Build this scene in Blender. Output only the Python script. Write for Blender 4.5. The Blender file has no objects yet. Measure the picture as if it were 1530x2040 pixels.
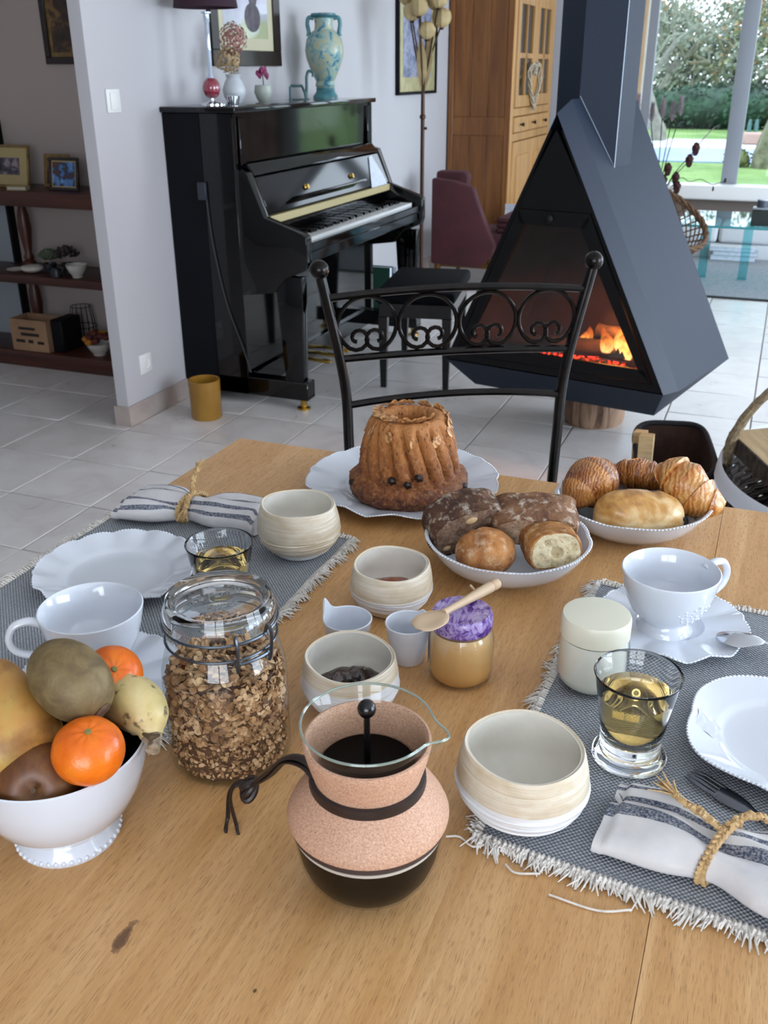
import bpy, bmesh, math, random
from math import sin, cos, pi, radians, sqrt, atan2, floor
from mathutils import Vector, Matrix, noise

R = random.Random(11)
S = bpy.context.scene
COL = S.collection

# ---------------------------------------------------------------- camera
CAM_H = 1.34
cam_data = bpy.data.cameras.new('camera')
cam = bpy.data.objects.new('camera', cam_data)
COL.objects.link(cam)
cam_data.sensor_fit = 'VERTICAL'
cam_data.sensor_height = 36.0
cam_data.lens = 36.0 * 1915.6 / 2040.0
cam_data.clip_start = 0.02
cam_data.clip_end = 200
_p, _r, _y = 0.43056, 0.0047063, 0.3784663
_F = Vector((-sin(_y) * cos(_p), cos(_y) * cos(_p), -sin(_p)))
_rt = Vector((cos(_y), sin(_y), 0))
_dn = _F.cross(_rt)
_R2 = cos(_r) * _rt + sin(_r) * _dn
_D2 = -sin(_r) * _rt + cos(_r) * _dn
_m = Matrix((_R2, -_D2, -_F)).transposed().to_4x4()
_m.translation = Vector((0, 0, CAM_H))
cam.matrix_world = _m
cam_data.dof.use_dof = True
cam_data.dof.focus_distance = 1.0
cam_data.dof.aperture_fstop = 16.0
S.camera = cam

# ---------------------------------------------------------------- sky, daylight through the windows, exposure
W = bpy.data.worlds.new('overcast_sky')
S.world = W
W.use_nodes = True
bg = W.node_tree.nodes['Background']
bg.inputs['Color'].default_value = (0.78, 0.88, 1.0, 1)
bg.inputs['Strength'].default_value = 2.7


def area(name, loc, rot, sx, sy, power, col):
    l = bpy.data.lights.new(name, 'AREA')
    l.shape = 'RECTANGLE'
    l.size, l.size_y = sx, sy
    l.energy = power
    l.color = col
    o = bpy.data.objects.new(name, l)
    o.location = loc
    o.rotation_euler = rot
    COL.objects.link(o)
    return o


# daylight entering by the large windows of the right wall and of the wall behind the camera
area('daylight_right_near', (3.66, 1.6, 1.35), (0, radians(90), 0), 2.0, 2.6, 84, (0.72, 0.85, 1.0))
area('daylight_right_far', (3.66, 5.6, 1.35), (0, radians(90), 0), 2.0, 2.6, 105, (0.75, 0.86, 1.0))
area('daylight_back', (0.9, -2.66, 1.5), (radians(90), 0, 0), 2.6, 1.6, 42, (0.88, 0.93, 1.0))

S.view_settings.view_transform = 'Standard'
S.view_settings.look = 'None'
S.view_settings.exposure = 0.70
S.view_settings.gamma = 1.0
S.view_settings.use_curve_mapping = False
cy = S.cycles
cy.use_denoising = True
cy.denoiser = 'OPENIMAGEDENOISE'
cy.max_bounces = 10
cy.diffuse_bounces = 5
cy.glossy_bounces = 5
cy.transmission_bounces = 10
cy.transparent_max_bounces = 24
cy.sample_clamp_indirect = 6.0
cy.caustics_reflective = False
cy.caustics_refractive = True

# ---------------------------------------------------------------- materials


def lin(h):
    v = []
    for i in (0, 2, 4):
        c = int(h[i:i + 2], 16) / 255
        v.append(c / 12.92 if c <= .04045 else ((c + .055) / 1.055) ** 2.4)
    return (*v, 1)


class NT:
    def __init__(s, name):
        s.m = bpy.data.materials.new(name)
        s.m.use_nodes = True
        s.t = s.m.node_tree
        s.b = s.t.nodes['Principled BSDF']
        s.out = s.t.nodes['Material Output']
        s._tc = None

    def n(s, typ, **kw):
        o = s.t.nodes.new(typ)
        for k, v in kw.items():
            if k.startswith('i_'):
                o.inputs[k[2:].replace('_', ' ')].default_value = v
            else:
                setattr(o, k, v)
        return o

    def l(s, a, b):
        s.t.links.new(a, b)

    def tc(s, scale=(1, 1, 1), rot=(0, 0, 0), loc=(0, 0, 0)):
        if not s._tc:
            s._tc = s.n('ShaderNodeTexCoord')
        mp = s.n('ShaderNodeMapping')
        mp.inputs['Scale'].default_value = scale
        mp.inputs['Rotation'].default_value = rot
        mp.inputs['Location'].default_value = loc
        s.l(s._tc.outputs['Object'], mp.inputs['Vector'])
        return mp.outputs[0]

    def noise(s, scale, detail=4, vec=None, rough=.55, dist=0):
        o = s.n('ShaderNodeTexNoise')
        o.inputs['Scale'].default_value = scale
        o.inputs['Detail'].default_value = detail
        o.inputs['Roughness'].default_value = rough
        o.inputs['Distortion'].default_value = dist
        s.l(vec if vec is not None else s.tc(), o.inputs['Vector'])
        return o.outputs['Fac']

    def ramp(s, fac, stops, interp='LINEAR'):
        o = s.n('ShaderNodeValToRGB')
        o.color_ramp.interpolation = interp
        e = o.color_ramp.elements
        while len(e) < len(stops):
            e.new(.5)
        for i, (p, c) in enumerate(stops):
            e[i].position = p
            e[i].color = lin(c) if isinstance(c, str) else c
        s.l(fac, o.inputs[0])
        return o.outputs[0]

    def mix(s, fac, a, b, mode='MIX'):
        o = s.n('ShaderNodeMix', data_type='RGBA', blend_type=mode)
        for sock, v in ((o.inputs[0], fac), (o.inputs[6], a), (o.inputs[7], b)):
            if hasattr(v, 'is_output'):
                s.l(v, sock)
            else:
                sock.default_value = v
        return o.outputs[2]

    def math(s, op, a, b=0.0, clamp=False):
        o = s.n('ShaderNodeMath', operation=op, use_clamp=clamp)
        for i, v in ((0, a), (1, b)):
            if hasattr(v, 'is_output'):
                s.l(v, o.inputs[i])
            else:
                o.inputs[i].default_value = v
        return o.outputs[0]

    def attr(s, name):
        o = s.n('ShaderNodeAttribute', attribute_name=name)
        return o.outputs['Fac']

    def bump(s, h, strength=.3, dist=.002):
        o = s.n('ShaderNodeBump')
        o.inputs['Strength'].default_value = strength
        o.inputs['Distance'].default_value = dist
        s.l(h, o.inputs['Height'])
        if s.b.inputs['Normal'].is_linked:
            s.l(s.b.inputs['Normal'].links[0].from_socket, o.inputs['Normal'])
        s.l(o.outputs[0], s.b.inputs['Normal'])

    def col(s, c):
        if hasattr(c, 'is_output'):
            s.l(c, s.b.inputs['Base Color'])
        else:
            s.b.inputs['Base Color'].default_value = lin(c) if isinstance(c, str) else c
        return s

    def set(s, **kw):
        for k, v in kw.items():
            s.b.inputs[k.replace('_', ' ')].default_value = v
        return s


def M(name, col, rough=.5, metal=0.0, col2=None, nscale=20, bump=None, coat=0.0, spec=None, sss=0.0, detail=4, lo=.35, hi=.65):
    """plain procedural material: two-tone noise colour, optional relief (scale, strength, distance)"""
    m = NT(name)
    if col2:
        m.col(m.ramp(m.noise(nscale, detail), [(lo, col), (hi, col2)]))
    else:
        m.col(col)
    m.set(Roughness=rough, Metallic=metal)
    if coat:
        m.b.inputs['Coat Weight'].default_value = coat
        m.b.inputs['Coat Roughness'].default_value = .05
    if spec is not None:
        m.b.inputs['Specular IOR Level'].default_value = spec
    if sss:
        m.b.inputs['Subsurface Weight'].default_value = sss
        m.b.inputs['Subsurface Scale'].default_value = .006
    if bump:
        m.bump(m.noise(bump[0], 4), bump[1], bump[2])
    return m.m


def schlick(m, ior=1.5, extra=0.0):
    """reflectance of a thin sheet, the same from both of its sides"""
    lw = m.n('ShaderNodeLayerWeight')
    f0 = ((ior - 1) / (ior + 1)) ** 2
    return m.math('ADD', m.math('MULTIPLY', m.math('POWER', lw.outputs['Facing'], 5.0), .85 - f0), f0 + extra, True)


def thin_glass(name, tint=(1, 1, 1, 1), ior=1.45, extra=0.0, rough=0.0):
    """single-sheet glass: Fresnel mix of clear transmission and mirror reflection"""
    m = NT(name)
    m.t.nodes.remove(m.b)
    tr = m.n('ShaderNodeBsdfTransparent')
    tr.inputs[0].default_value = tint
    gl = m.n('ShaderNodeBsdfGlossy')
    gl.inputs['Roughness'].default_value = rough
    f = schlick(m, ior, extra)
    mx = m.n('ShaderNodeMixShader')
    m.l(f, mx.inputs[0])
    m.l(tr.outputs[0], mx.inputs[1])
    m.l(gl.outputs[0], mx.inputs[2])
    m.l(mx.outputs[0], m.out.inputs[0])
    return m.m


def emit(name, col, strength):
    m = NT(name)
    m.col((0, 0, 0, 1))
    m.b.inputs['Emission Color'].default_value = lin(col)
    m.b.inputs['Emission Strength'].default_value = strength
    return m.m


def wood(name, c1, c2, c3, axis='Y', scale=1.0, rough=.45, pores=True, rnd=True):
    """wood with the grain running along the given object axis"""
    m = NT(name)
    st = {'X': (.06, 1, 1), 'Y': (1, .06, 1), 'Z': (1, 1, .06)}[axis]
    v = m.tc(scale=tuple(q * scale for q in st))
    big = m.noise(14, 5, v, .6, .6)
    fine = m.noise(170, 3, v, .6)
    c = m.ramp(big, [(.3, c1), (.5, c2), (.72, c3)])
    if rnd:
        oi = m.n('ShaderNodeObjectInfo')
        hs = m.n('ShaderNodeHueSaturation')
        m.l(m.math('ADD', m.math('MULTIPLY', oi.outputs['Random'], .18), .91), hs.inputs['Value'])
        m.l(c, hs.inputs['Color'])
        c = hs.outputs[0]
    if pores:
        c = m.mix(m.ramp(fine, [(.52, (0, 0, 0, 1)), (.72, (.42, .42, .42, 1))]), c, lin(c1))
    m.col(c)
    m.set(Roughness=rough)
    m.bump(fine, .12, .001)
    return m.m


# ---------------------------------------------------------------- mesh builder


class MB:
    def __init__(s):
        s.v, s.f, s.mi, s.a = [], [], [], []

    def add(s, vs, fs, mi=0, at=None):
        o = len(s.v)
        s.v += [tuple(p) for p in vs]
        s.f += [tuple(i + o for i in f) for f in fs]
        s.mi += [mi] * len(fs)
        s.a += list(at) if at is not None else [0.0] * len(vs)
        return s

    def bm(s, bm, mi=0):
        bm.verts.index_update()
        return s.add([v.co[:] for v in bm.verts], [[v.index for v in f.verts] for f in bm.faces], mi)

    def box(s, x0, x1, y0, y1, z0, z1, bev=0.0, seg=1, mi=0, mat=None):
        bm = bmesh.new()
        bmesh.ops.create_cube(bm, size=1)
        for v in bm.verts:
            v.co = Vector(((x0 + x1) / 2 + v.co.x * (x1 - x0), (y0 + y1) / 2 + v.co.y * (y1 - y0), (z0 + z1) / 2 + v.co.z * (z1 - z0)))
        if bev:
            bmesh.ops.bevel(bm, geom=bm.edges[:], offset=bev, segments=seg, affect='EDGES', profile=.5)
        if mat is not None:
            bm.transform(mat)
        s.bm(bm, mi)
        bm.free()
        return s

    def lathe(s, prof, seg=48, fn=None, mi=0, c=(0, 0, 0), closed=False, at=None):
        vs, fs, rings, av = [], [], [], []
        for k, (r, z) in enumerate(prof):
            if r < 1e-6:
                rings.append([len(vs)])
                vs.append((c[0], c[1], c[2] + z))
                av.append(at[k] if at else 0)
            else:
                row = []
                for i in range(seg):
                    t = 2 * pi * i / seg
                    rr, zz = fn(t, r, z, k) if fn else (r, z)
                    row.append(len(vs))
                    vs.append((c[0] + rr * cos(t), c[1] + rr * sin(t), c[2] + zz))
                    av.append(at[k] if at else 0)
                rings.append(row)
        pairs = list(zip(rings[:-1], rings[1:]))
        if closed:
            pairs.append((rings[-1], rings[0]))
        for a, b in pairs:
            for i in range(seg):
                j = (i + 1) % seg
                if len(a) == 1 and len(b) == 1:
                    continue
                if len(a) == 1:
                    fs.append((a[0], b[j], b[i]))
                elif len(b) == 1:
                    fs.append((a[i], a[j], b[0]))
                else:
                    fs.append((a[i], a[j], b[j], b[i]))
        return s.add(vs, fs, mi, av)

    def tube(s, pts, rad, seg=8, closed=False, mi=0, flat=1.0, caps=True):
        pts = [Vector(p) for p in pts]
        n = len(pts)
        rs = rad if isinstance(rad, (list, tuple)) else [rad] * n
        up = None
        vs, fs = [], []
        for i in range(n):
            a = pts[(i - 1) % n] if (closed or i > 0) else pts[i]
            b = pts[(i + 1) % n] if (closed or i < n - 1) else pts[i]
            d = (b - a)
            d = d.normalized() if d.length > 1e-9 else Vector((0, 0, 1))
            if up is None:
                up = Vector((0, 0, 1)) if abs(d.z) < .9 else Vector((1, 0, 0))
            x = d.cross(up)
            if x.length < 1e-6:
                x = d.orthogonal()
            x.normalize()
            up = x.cross(d).normalized()
            for k in range(seg):
                t = 2 * pi * k / seg
                vs.append(pts[i] + x * (cos(t) * rs[i]) + up * (sin(t) * rs[i] * flat))
        m = n if closed else n - 1
        for i in range(m):
            for k in range(seg):
                a, b = i * seg + k, i * seg + (k + 1) % seg
                c, d = ((i + 1) % n) * seg + (k + 1) % seg, ((i + 1) % n) * seg + k
                fs.append((a, b, c, d))
        if caps and not closed:
            fs.append(tuple(range(seg))[::-1])
            fs.append(tuple((n - 1) * seg + k for k in range(seg)))
        return s.add(vs, fs, mi)

    def prism(s, poly, h0, h1, axis='Z', mi=0, bev=0.0):
        f = {'Z': lambda a, b, h: (a, b, h), 'Y': lambda a, b, h: (a, h, b), 'X': lambda a, b, h: (h, a, b)}[axis]
        n = len(poly)
        bm = bmesh.new()
        lo = [bm.verts.new(f(a, b, h0)) for a, b in poly]
        hi = [bm.verts.new(f(a, b, h1)) for a, b in poly]
        bm.faces.new(lo[::-1])
        bm.faces.new(hi)
        for i in range(n):
            bm.faces.new((lo[i], lo[(i + 1) % n], hi[(i + 1) % n], hi[i]))
        bmesh.ops.recalc_face_normals(bm, faces=bm.faces[:])
        if bev:
            bmesh.ops.bevel(bm, geom=bm.edges[:], offset=bev, segments=2, affect='EDGES', profile=.5)
        s.bm(bm, mi)
        bm.free()
        return s

    def ell(s, c, rx, ry, rz, seg=24, ring=14, fn=None, mi=0):
        vs, fs = [], []
        c = Vector(c)
        for i in range(ring + 1):
            ph = -pi / 2 + pi * i / ring
            for k in range(seg):
                t = 2 * pi * k / seg
                d = Vector((cos(ph) * cos(t), cos(ph) * sin(t), sin(ph)))
                q = Vector((d.x * rx, d.y * ry, d.z * rz))
                if fn:
                    q = fn(d, q)
                vs.append(c + q)
        for i in range(ring):
            for k in range(seg):
                fs.append((i * seg + k, i * seg + (k + 1) % seg, (i + 1) * seg + (k + 1) % seg, (i + 1) * seg + k))
        return s.add(vs, fs, mi)

    def grid(s, fn, nu, nv, mi=0, cu=False, at=None):
        vs, av = [], []
        for i in range(nu + (0 if cu else 1)):
            for j in range(nv + 1):
                vs.append(fn(i / nu, j / nv))
                av.append(at(i / nu, j / nv) if at else 0)
        fs = []
        for i in range(nu):
            i2 = (i + 1) % nu if cu else i + 1
            for j in range(nv):
                fs.append((i * (nv + 1) + j, i2 * (nv + 1) + j, i2 * (nv + 1) + j + 1, i * (nv + 1) + j + 1))
        return s.add(vs, fs, mi, av)

    def xf(s, m, start=0):
        s.v = s.v[:start] + [tuple(m @ Vector(p)) for p in s.v[start:]]
        return s

    def warp(s, fn):
        s.v = [tuple(fn(Vector(p))) for p in s.v]
        return s

    def build(s, name, mats, parent=None, loc=(0, 0, 0), rot=(0, 0, 0), ang=40, fixn=True):
        me = bpy.data.meshes.new(name)
        me.from_pydata(s.v, [], s.f)
        for m in (mats if isinstance(mats, (list, tuple)) else [mats]):
            me.materials.append(m)
        if max(s.mi, default=0):
            me.polygons.foreach_set('material_index', s.mi)
        if any(s.a):
            at = me.attributes.new('sv', 'FLOAT', 'POINT')
            at.data.foreach_set('value', s.a)
        if fixn:
            b = bmesh.new()
            b.from_mesh(me)
            bmesh.ops.recalc_face_normals(b, faces=b.faces[:])
            b.to_mesh(me)
            b.free()
        me.polygons.foreach_set('use_smooth', [True] * len(me.polygons))
        me.set_sharp_from_angle(angle=radians(ang))
        me.update()
        o = bpy.data.objects.new(name, me)
        COL.objects.link(o)
        o.location = loc
        o.rotation_euler = rot
        if parent:
            o.parent = parent
        return o


def tag(o, label=None, cat=None, group=None, kind=None):
    for k, v in (('label', label), ('category', cat), ('group', group), ('kind', kind)):
        if v:
            o[k] = v
    return o


def thing(name, label, cat, loc=(0, 0, 0), rz=0.0, group=None):
    o = bpy.data.objects.new(name, None)
    o.empty_display_size = .05
    COL.objects.link(o)
    o.location = loc
    o.rotation_euler = (0, 0, rz)
    return tag(o, label, cat, group)


def dup(o, parent=None, **kw):
    c = o.copy()
    COL.objects.link(c)
    for k, v in kw.items():
        setattr(c, k, v)
    if parent is not None:
        c.parent = parent
    return c


def dup_tree(root, loc, rz, label=None):
    r = dup(root, location=loc)
    r.rotation_euler = (0, 0, rz)
    if label:
        r['label'] = label
    for ch in root.children:
        c = dup(ch, r)
        for g in ch.children:
            dup(g, c)
    return r


def struct(o):
    o['kind'] = 'structure'
    return o


def rotm(rx=0, ry=0, rz=0, loc=(0, 0, 0)):
    return Matrix.Translation(loc) @ Matrix.Rotation(rz, 4, 'Z') @ Matrix.Rotation(ry, 4, 'Y') @ Matrix.Rotation(rx, 4, 'X')


def fbm(p, s, o=3):
    return noise.fractal(Vector(p) * s, 1.0, 2.0, o)


def smooth(a, b, x):
    t = max(0, min(1, (x - a) / (b - a)))
    return t * t * (3 - 2 * t)


def bez(pts, n=24):
    """Catmull-Rom curve through the points"""
    P = [Vector(p) for p in pts]
    P = [P[0] * 2 - P[1]] + P + [P[-1] * 2 - P[-2]]
    out = []
    m = len(P) - 3
    for i in range(m):
        k = max(2, n // m)
        for j in range(k + (1 if i == m - 1 else 0)):
            t = j / k
            a, b, c, d = P[i:i + 4]
            out.append(.5 * ((2 * b) + (c - a) * t + (2 * a - 5 * b + 4 * c - d) * t * t + (3 * b - a - 3 * c + d) * t ** 3))
    return out


# shared materials
m_wall = M('wall_paint', 'bdbbbe', .85, bump=(160, .12, .002))
m_white_trim = M('white_trim', 'e4e4e2', .45)
m_ceiling = M('ceiling_paint', 'e0dedb', .9)
m_black_lacquer = M('black_lacquer', '030304', .06, spec=.45)
m_black_matte = M('black_matte', '06070a', .6, spec=.2)
m_brass = M('brass', 'c9a34e', .25, 1.0)
m_chrome = M('chrome', 'd8dce2', .08, 1.0)
m_steel = M('brushed_steel', 'b9bcc2', .16, 1.0)
m_porcelain = M('white_porcelain', 'd3d8e1', .12, coat=.4)
# ================================================================ ROOM
TX, TY = .3405, .3430
# tile floor: every tile in view is a part of the floor
m_grout = M('grout', '8e8a86', .9, col2='a09b95', nscale=30)
m_tile = NT('stone_tile')
oi = m_tile.n('ShaderNodeObjectInfo')
vv = m_tile.n('ShaderNodeVectorMath', operation='ADD')
cb = m_tile.n('ShaderNodeCombineXYZ')
m_tile.l(m_tile.math('MULTIPLY', oi.outputs['Random'], 37.0), cb.inputs[0])
m_tile.l(oi.outputs['Random'], cb.inputs[1])
m_tile.l(m_tile.tc(), vv.inputs[0])
m_tile.l(cb.outputs[0], vv.inputs[1])
tn = m_tile.noise(5.5, 6, vv.outputs[0], .62, .7)
tcol = m_tile.ramp(tn, [(.25, 'c5beba'), (.5, 'd7d2cf'), (.75, 'e1dddb')])
hs = m_tile.n('ShaderNodeHueSaturation')
m_tile.l(m_tile.math('ADD', m_tile.math('MULTIPLY', oi.outputs['Random'], .12), .94), hs.inputs['Value'])
m_tile.l(tcol, hs.inputs['Color'])
m_tile.col(hs.outputs[0]).set(Roughness=.3)
m_tile.l(m_tile.ramp(tn, [(.2, (.24, .24, .24, 1)), (.8, (.40, .40, .40, 1))]), m_tile.b.inputs['Roughness'])
m_tile.bump(m_tile.noise(30, 4), .08, .002)
m_tile = m_tile.m

fl = struct(MB().box(-5.6, 3.6, -2.6, 8.8, -.1, -.004).build('floor', m_grout))
tile0 = MB().box(-TX / 2 + .003, TX / 2 - .003, -TY / 2 + .003, TY / 2 - .003, -.006, 0, .0018).build('tile', m_tile, fl)
tile0.location = (.02 + TX * .5, 4.11 + TY * .5, 0)
outer = MB()
n_t = 0
for i in range(-17, 11):
    for j in range(-20, 14):
        cx, cyy = .02 + TX * (i + .5), 4.11 + TY * (j + .5)
        if not (-5.5 < cx < 3.45 and -2.5 < cyy < 8.7) or (i == 0 and j == 0):
            continue
        if cx < -2.6 and cyy > 4.1:
            continue
        fwd = cx * _F.x + cyy * _F.y
        side = cx * cos(_y) + cyy * sin(_y)
        if 1.9 < cyy < 6.7 and abs(side) < .47 * fwd + .35 and cx < .9:
            dup(tile0, fl, location=(cx, cyy, 0))
            n_t += 1
        else:
            outer.box(cx - TX / 2 + .003, cx + TX / 2 - .003, cyy - TY / 2 + .003, cyy + TY / 2 - .003, -.006, 0)
tag(outer.build('outer_tiles', m_tile, fl), kind='stuff')

CZ = 2.62
struct(MB().box(-5.6, 3.7, -2.7, 8.9, CZ, CZ + .1).build('ceiling', m_ceiling))


def wall_with_openings(name, axis, c0, c1, a0, a1, openings, mat=m_wall):
    """axis 'X': wall spans x in [a0,a1] at y in [c0,c1]; openings are (lo, hi, z0, z1)"""
    mb = MB()

    def bx(u0, u1, z0, z1):
        if u1 - u0 > 1e-4 and z1 - z0 > 1e-4:
            if axis == 'X':
                mb.box(u0, u1, c0, c1, z0, z1)
            else:
                mb.box(c0, c1, u0, u1, z0, z1)
    u = a0
    for lo, hi, z0, z1 in sorted(openings):
        bx(u, lo, 0, CZ)
        bx(lo, hi, 0, z0)
        bx(lo, hi, z1, CZ)
        u = hi
    bx(u, a1, 0, CZ)
    return struct(mb.build(name, mat))


FW = 8.8
wall_with_openings('wall_far', 'X', FW, FW + .22, -2.44, 3.7, [(-1.22, .36, .40, 2.3), (1.15, 3.2, .40, 2.3)])
wall_with_openings('wall_right', 'Y', 3.6, 3.8, -2.7, 8.9, [(.3, 2.9, .35, 2.35), (4.3, 6.9, .35, 2.35)])
wall_with_openings('wall_back', 'X', -2.7, -2.5, -5.6, 3.7, [(-.4, 2.2, .7, 2.3)])
wl = struct(MB().box(-2.43, -2.373, 3.126, FW, 0, CZ, .002).build('wall_left', m_wall))
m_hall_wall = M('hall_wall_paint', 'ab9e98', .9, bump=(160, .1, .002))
struct(MB().box(-5.6, -2.43, 4.0, 4.1, 0, CZ).build('wall_hall', m_hall_wall))
struct(MB().box(-5.7, -5.6, -2.7, 4.1, 0, CZ).build('wall_west', m_wall))

# stone skirting, cut in tile-long pieces
m_skirt = M('skirting_stone', 'a3968f', .45, col2='b5a8a0', nscale=9)
sk = bpy.data.objects.new('baseboard_left', None)
COL.objects.link(sk)
struct(sk)
for k in range(16):
    y0 = 3.116 + k * .343
    MB().box(-2.373, -2.363, y0 + (.0105 if k == 0 else .0015), y0 + .3415, 0, .085, .001).build('skirting_tile', m_skirt, sk)
MB().box(-2.44, -2.363, 3.116, 3.126, 0, .085, .001).build('skirting_tile', m_skirt, sk)
MB().box(-2.44, -2.43, 3.1265, 3.45, 0, .085, .001).build('skirting_tile', m_skirt, sk)

# light switch and socket
sw = thing('light_switch', 'white rocker light switch on the wall left of the piano', 'switch', (-2.373, 3.249, 1.241))
MB().box(0, .008, -.041, .041, -.041, .041, .003, 2).build('plate', m_white_trim, sw)
MB().box(.008, .013, -.024, .024, -.03, .03, .002, 2).build('rocker', m_white_trim, sw)
so = thing('wall_socket', 'white round power socket low on the wall left of the piano', 'socket', (-2.373, 3.27, .232))
MB().box(0, .007, -.041, .041, -.041, .041, .003, 2).build('plate', m_white_trim, so)
MB().lathe([(.021, 0), (.021, .006), (.018, .006), (.017, .0035), (0, .0035)], 28).xf(rotm(0, pi / 2, 0, (.006, 0, 0))).build('socket_ring', m_white_trim, so)
pins = MB()
for dy in (-.009, .009):
    pins.lathe([(.003, 0), (.003, .003), (0, .003)], 10).xf(rotm(0, pi / 2, 0, (.0055, dy, 0)), len(pins.v) - 21)
pins.build('pin_holes', M('socket_grey', '7c8088', .6), so)

# far window: white frame, mullions, sill, panes; oak casing at its left
m_pane = thin_glass('window_glass', (.97, .99, 1, 1))
m_alu = M('white_window_frame', '8e939b', .5)
for wn_, x0, x1, mull in (('window_1', -1.22, .36, (-.43,)), ('added_window', 1.15, 3.2, (2.15,))):  # the second window is unseen, added to keep daylight coming in
    win = struct(bpy.data.objects.new(wn_, None))
    COL.objects.link(win)
    fr = MB()
    fr.box(x0, x1, FW + .03, FW + .10, .40, .47, .004)
    fr.box(x0, x1, FW + .03, FW + .10, 2.24, 2.30, .004)
    fr.box(x0 + .02, x0 + .09, FW + .03, FW + .10, .47, 2.24, .004)
    fr.box(x1 - .09, x1 - .02, FW + .03, FW + .10, .47, 2.24, .004)
    fr.build('window_frame', m_alu, win)
    for x in mull:
        MB().box(x - .062, x + .062, FW + .02, FW + .11, .47, 2.24, .006, 2).build('mullion', m_alu, win)
    xs = [x0 + .06, *mull, x1 - .06]
    for a, b in zip(xs[:-1], xs[1:]):
        MB().box(a + .03, b - .03, FW + .062, FW + .066, .46, 2.25).build('pane', m_pane, win)
    MB().box(x0 - .04, x1 + .05, FW - .20, FW + .03, .365, .475, .018, 3).build('window_sill', m_white_trim, win)
m_oak_casing = wood('pale_oak', 'a88a68', 'c7aa86', 'd8c0a0', 'Z')
struct(MB().box(-1.30, -1.205, FW - .035, FW, .365, 2.36, .004).build('trim_1', m_oak_casing))
for nme, xx, yy, wd, ax in (('window_2', 3.70, 1.6, 2.6, 'Y'), ('window_3', 3.70, 5.6, 2.6, 'Y'), ('window_4', .9, -2.6, 2.6, 'X')):
    w_ = struct(bpy.data.objects.new(nme, None))
    COL.objects.link(w_)
    w_.location = (xx, yy, 0)
    z0, z1 = (.35, 2.35) if ax == 'Y' else (.7, 2.3)
    f_ = MB()
    for u0, u1, c0, c1 in ((-wd / 2, wd / 2, z0, z0 + .06), (-wd / 2, wd / 2, z1 - .06, z1), (-wd / 2, -wd / 2 + .06, z0 + .06, z1 - .06), (wd / 2 - .06, wd / 2, z0 + .06, z1 - .06), (-.05, .05, z0 + .06, z1 - .06)):
        if ax == 'Y':
            f_.box(-.09, -.05, u0, u1, c0, c1, .004)
        else:
            f_.box(u0, u1, .05, .09, c0, c1, .004)
    f_.build('window_frame', m_alu, w_)

m_curtain = M('taupe_curtain', '8c766c', .85, 0, 'b09c90', 6, bump=(200, .2, .002))
ct_ = MB()
ct_.grid(lambda u, v: (.40 + .66 * u, FW - .10 + .035 * sin(u * 44) + .012 * sin(u * 17 + 1), .03 + 2.4 * v), 110, 6)
ct_.grid(lambda u, v: (.40 + .66 * u, FW - .096 + .035 * sin(u * 44) + .012 * sin(u * 17 + 1), .03 + 2.4 * v), 110, 6)
tag(ct_.build('curtain', m_curtain), 'long taupe curtain hanging right of the garden window', 'curtain')

struct(MB().box(-1.2, .36, FW - .03, FW - .001, .02, .355, .003).build('sill_shade', M('taupe_wall_shade', '857972', .7)))  # taupe panel added to stand in for shade on the backlit wall
# ================================================================ HALL: shelf, pictures
m_dark_wood = wood('dark_stained_wood', '220e08', '3e1c11', '542a1b', 'X', rough=.4)
m_dark_wood_z = wood('turned_dark_wood', '2a1109', '482113', '5c2e1c', 'Z', rough=.4)
sh = thing('console_shelf', 'dark wooden three-tier console shelf with turned posts in the hall', 'shelf', (-3.5, 3.84, 0))
for z0, z1 in ((.775, .842), (.417, .458), (.03, .082)):
    MB().box(-.85, .95, -.16, .15, z0, z1, .006, 2).build('shelf_board', m_dark_wood, sh)
MB().box(-.85, .95, -.145, .14, 0, .03, .002).build('plinth', m_dark_wood, sh)
pp = [(.03, 0), (.03, .03), (.022, .035), (.026, .05), (.018, .07), (.026, .13), (.033, .19), (.028, .25), (.018, .29), (.024, .30), (.03, .305), (.03, .317)]
for x in (-.58, .075, .75):
    MB().lathe(pp, 20).build('post', m_dark_wood_z, sh, (x, .03, .458))
    MB().lathe([(r, z * 335 / 317) for r, z in pp], 20).build('post', m_dark_wood_z, sh, (x, .03, .082))

# pale door leaf with a dark edge behind the shelf
dr = struct(bpy.data.objects.new('door_1', None))
COL.objects.link(dr)
m_door = M('pale_door_paint', '8f959c', .5)
MB().box(-4.5, -3.6, 3.955, 3.995, .0, 1.12, .004).build('leaf', m_door, dr)
MB().box(-3.6, -3.585, 3.95, 3.999, .0, 1.13, .002).build('door_edge', m_black_matte, dr)

m_gold_frame = M('aged_gold_frame', '6b5530', .45, .3, '8a7142', 30)
m_brown_frame = wood('brown_frame', '120908', '1e0f0b', '2a1610', 'Z', rough=.3)


def photo_mat(name, stops, scale=9, seed=0):
    m = NT(name)
    v = m.tc(loc=(seed, seed * .7, 0))
    m.col(m.ramp(m.noise(scale, 5, v, .6, .5), stops))
    m.set(Roughness=.35)
    return m.m


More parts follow.
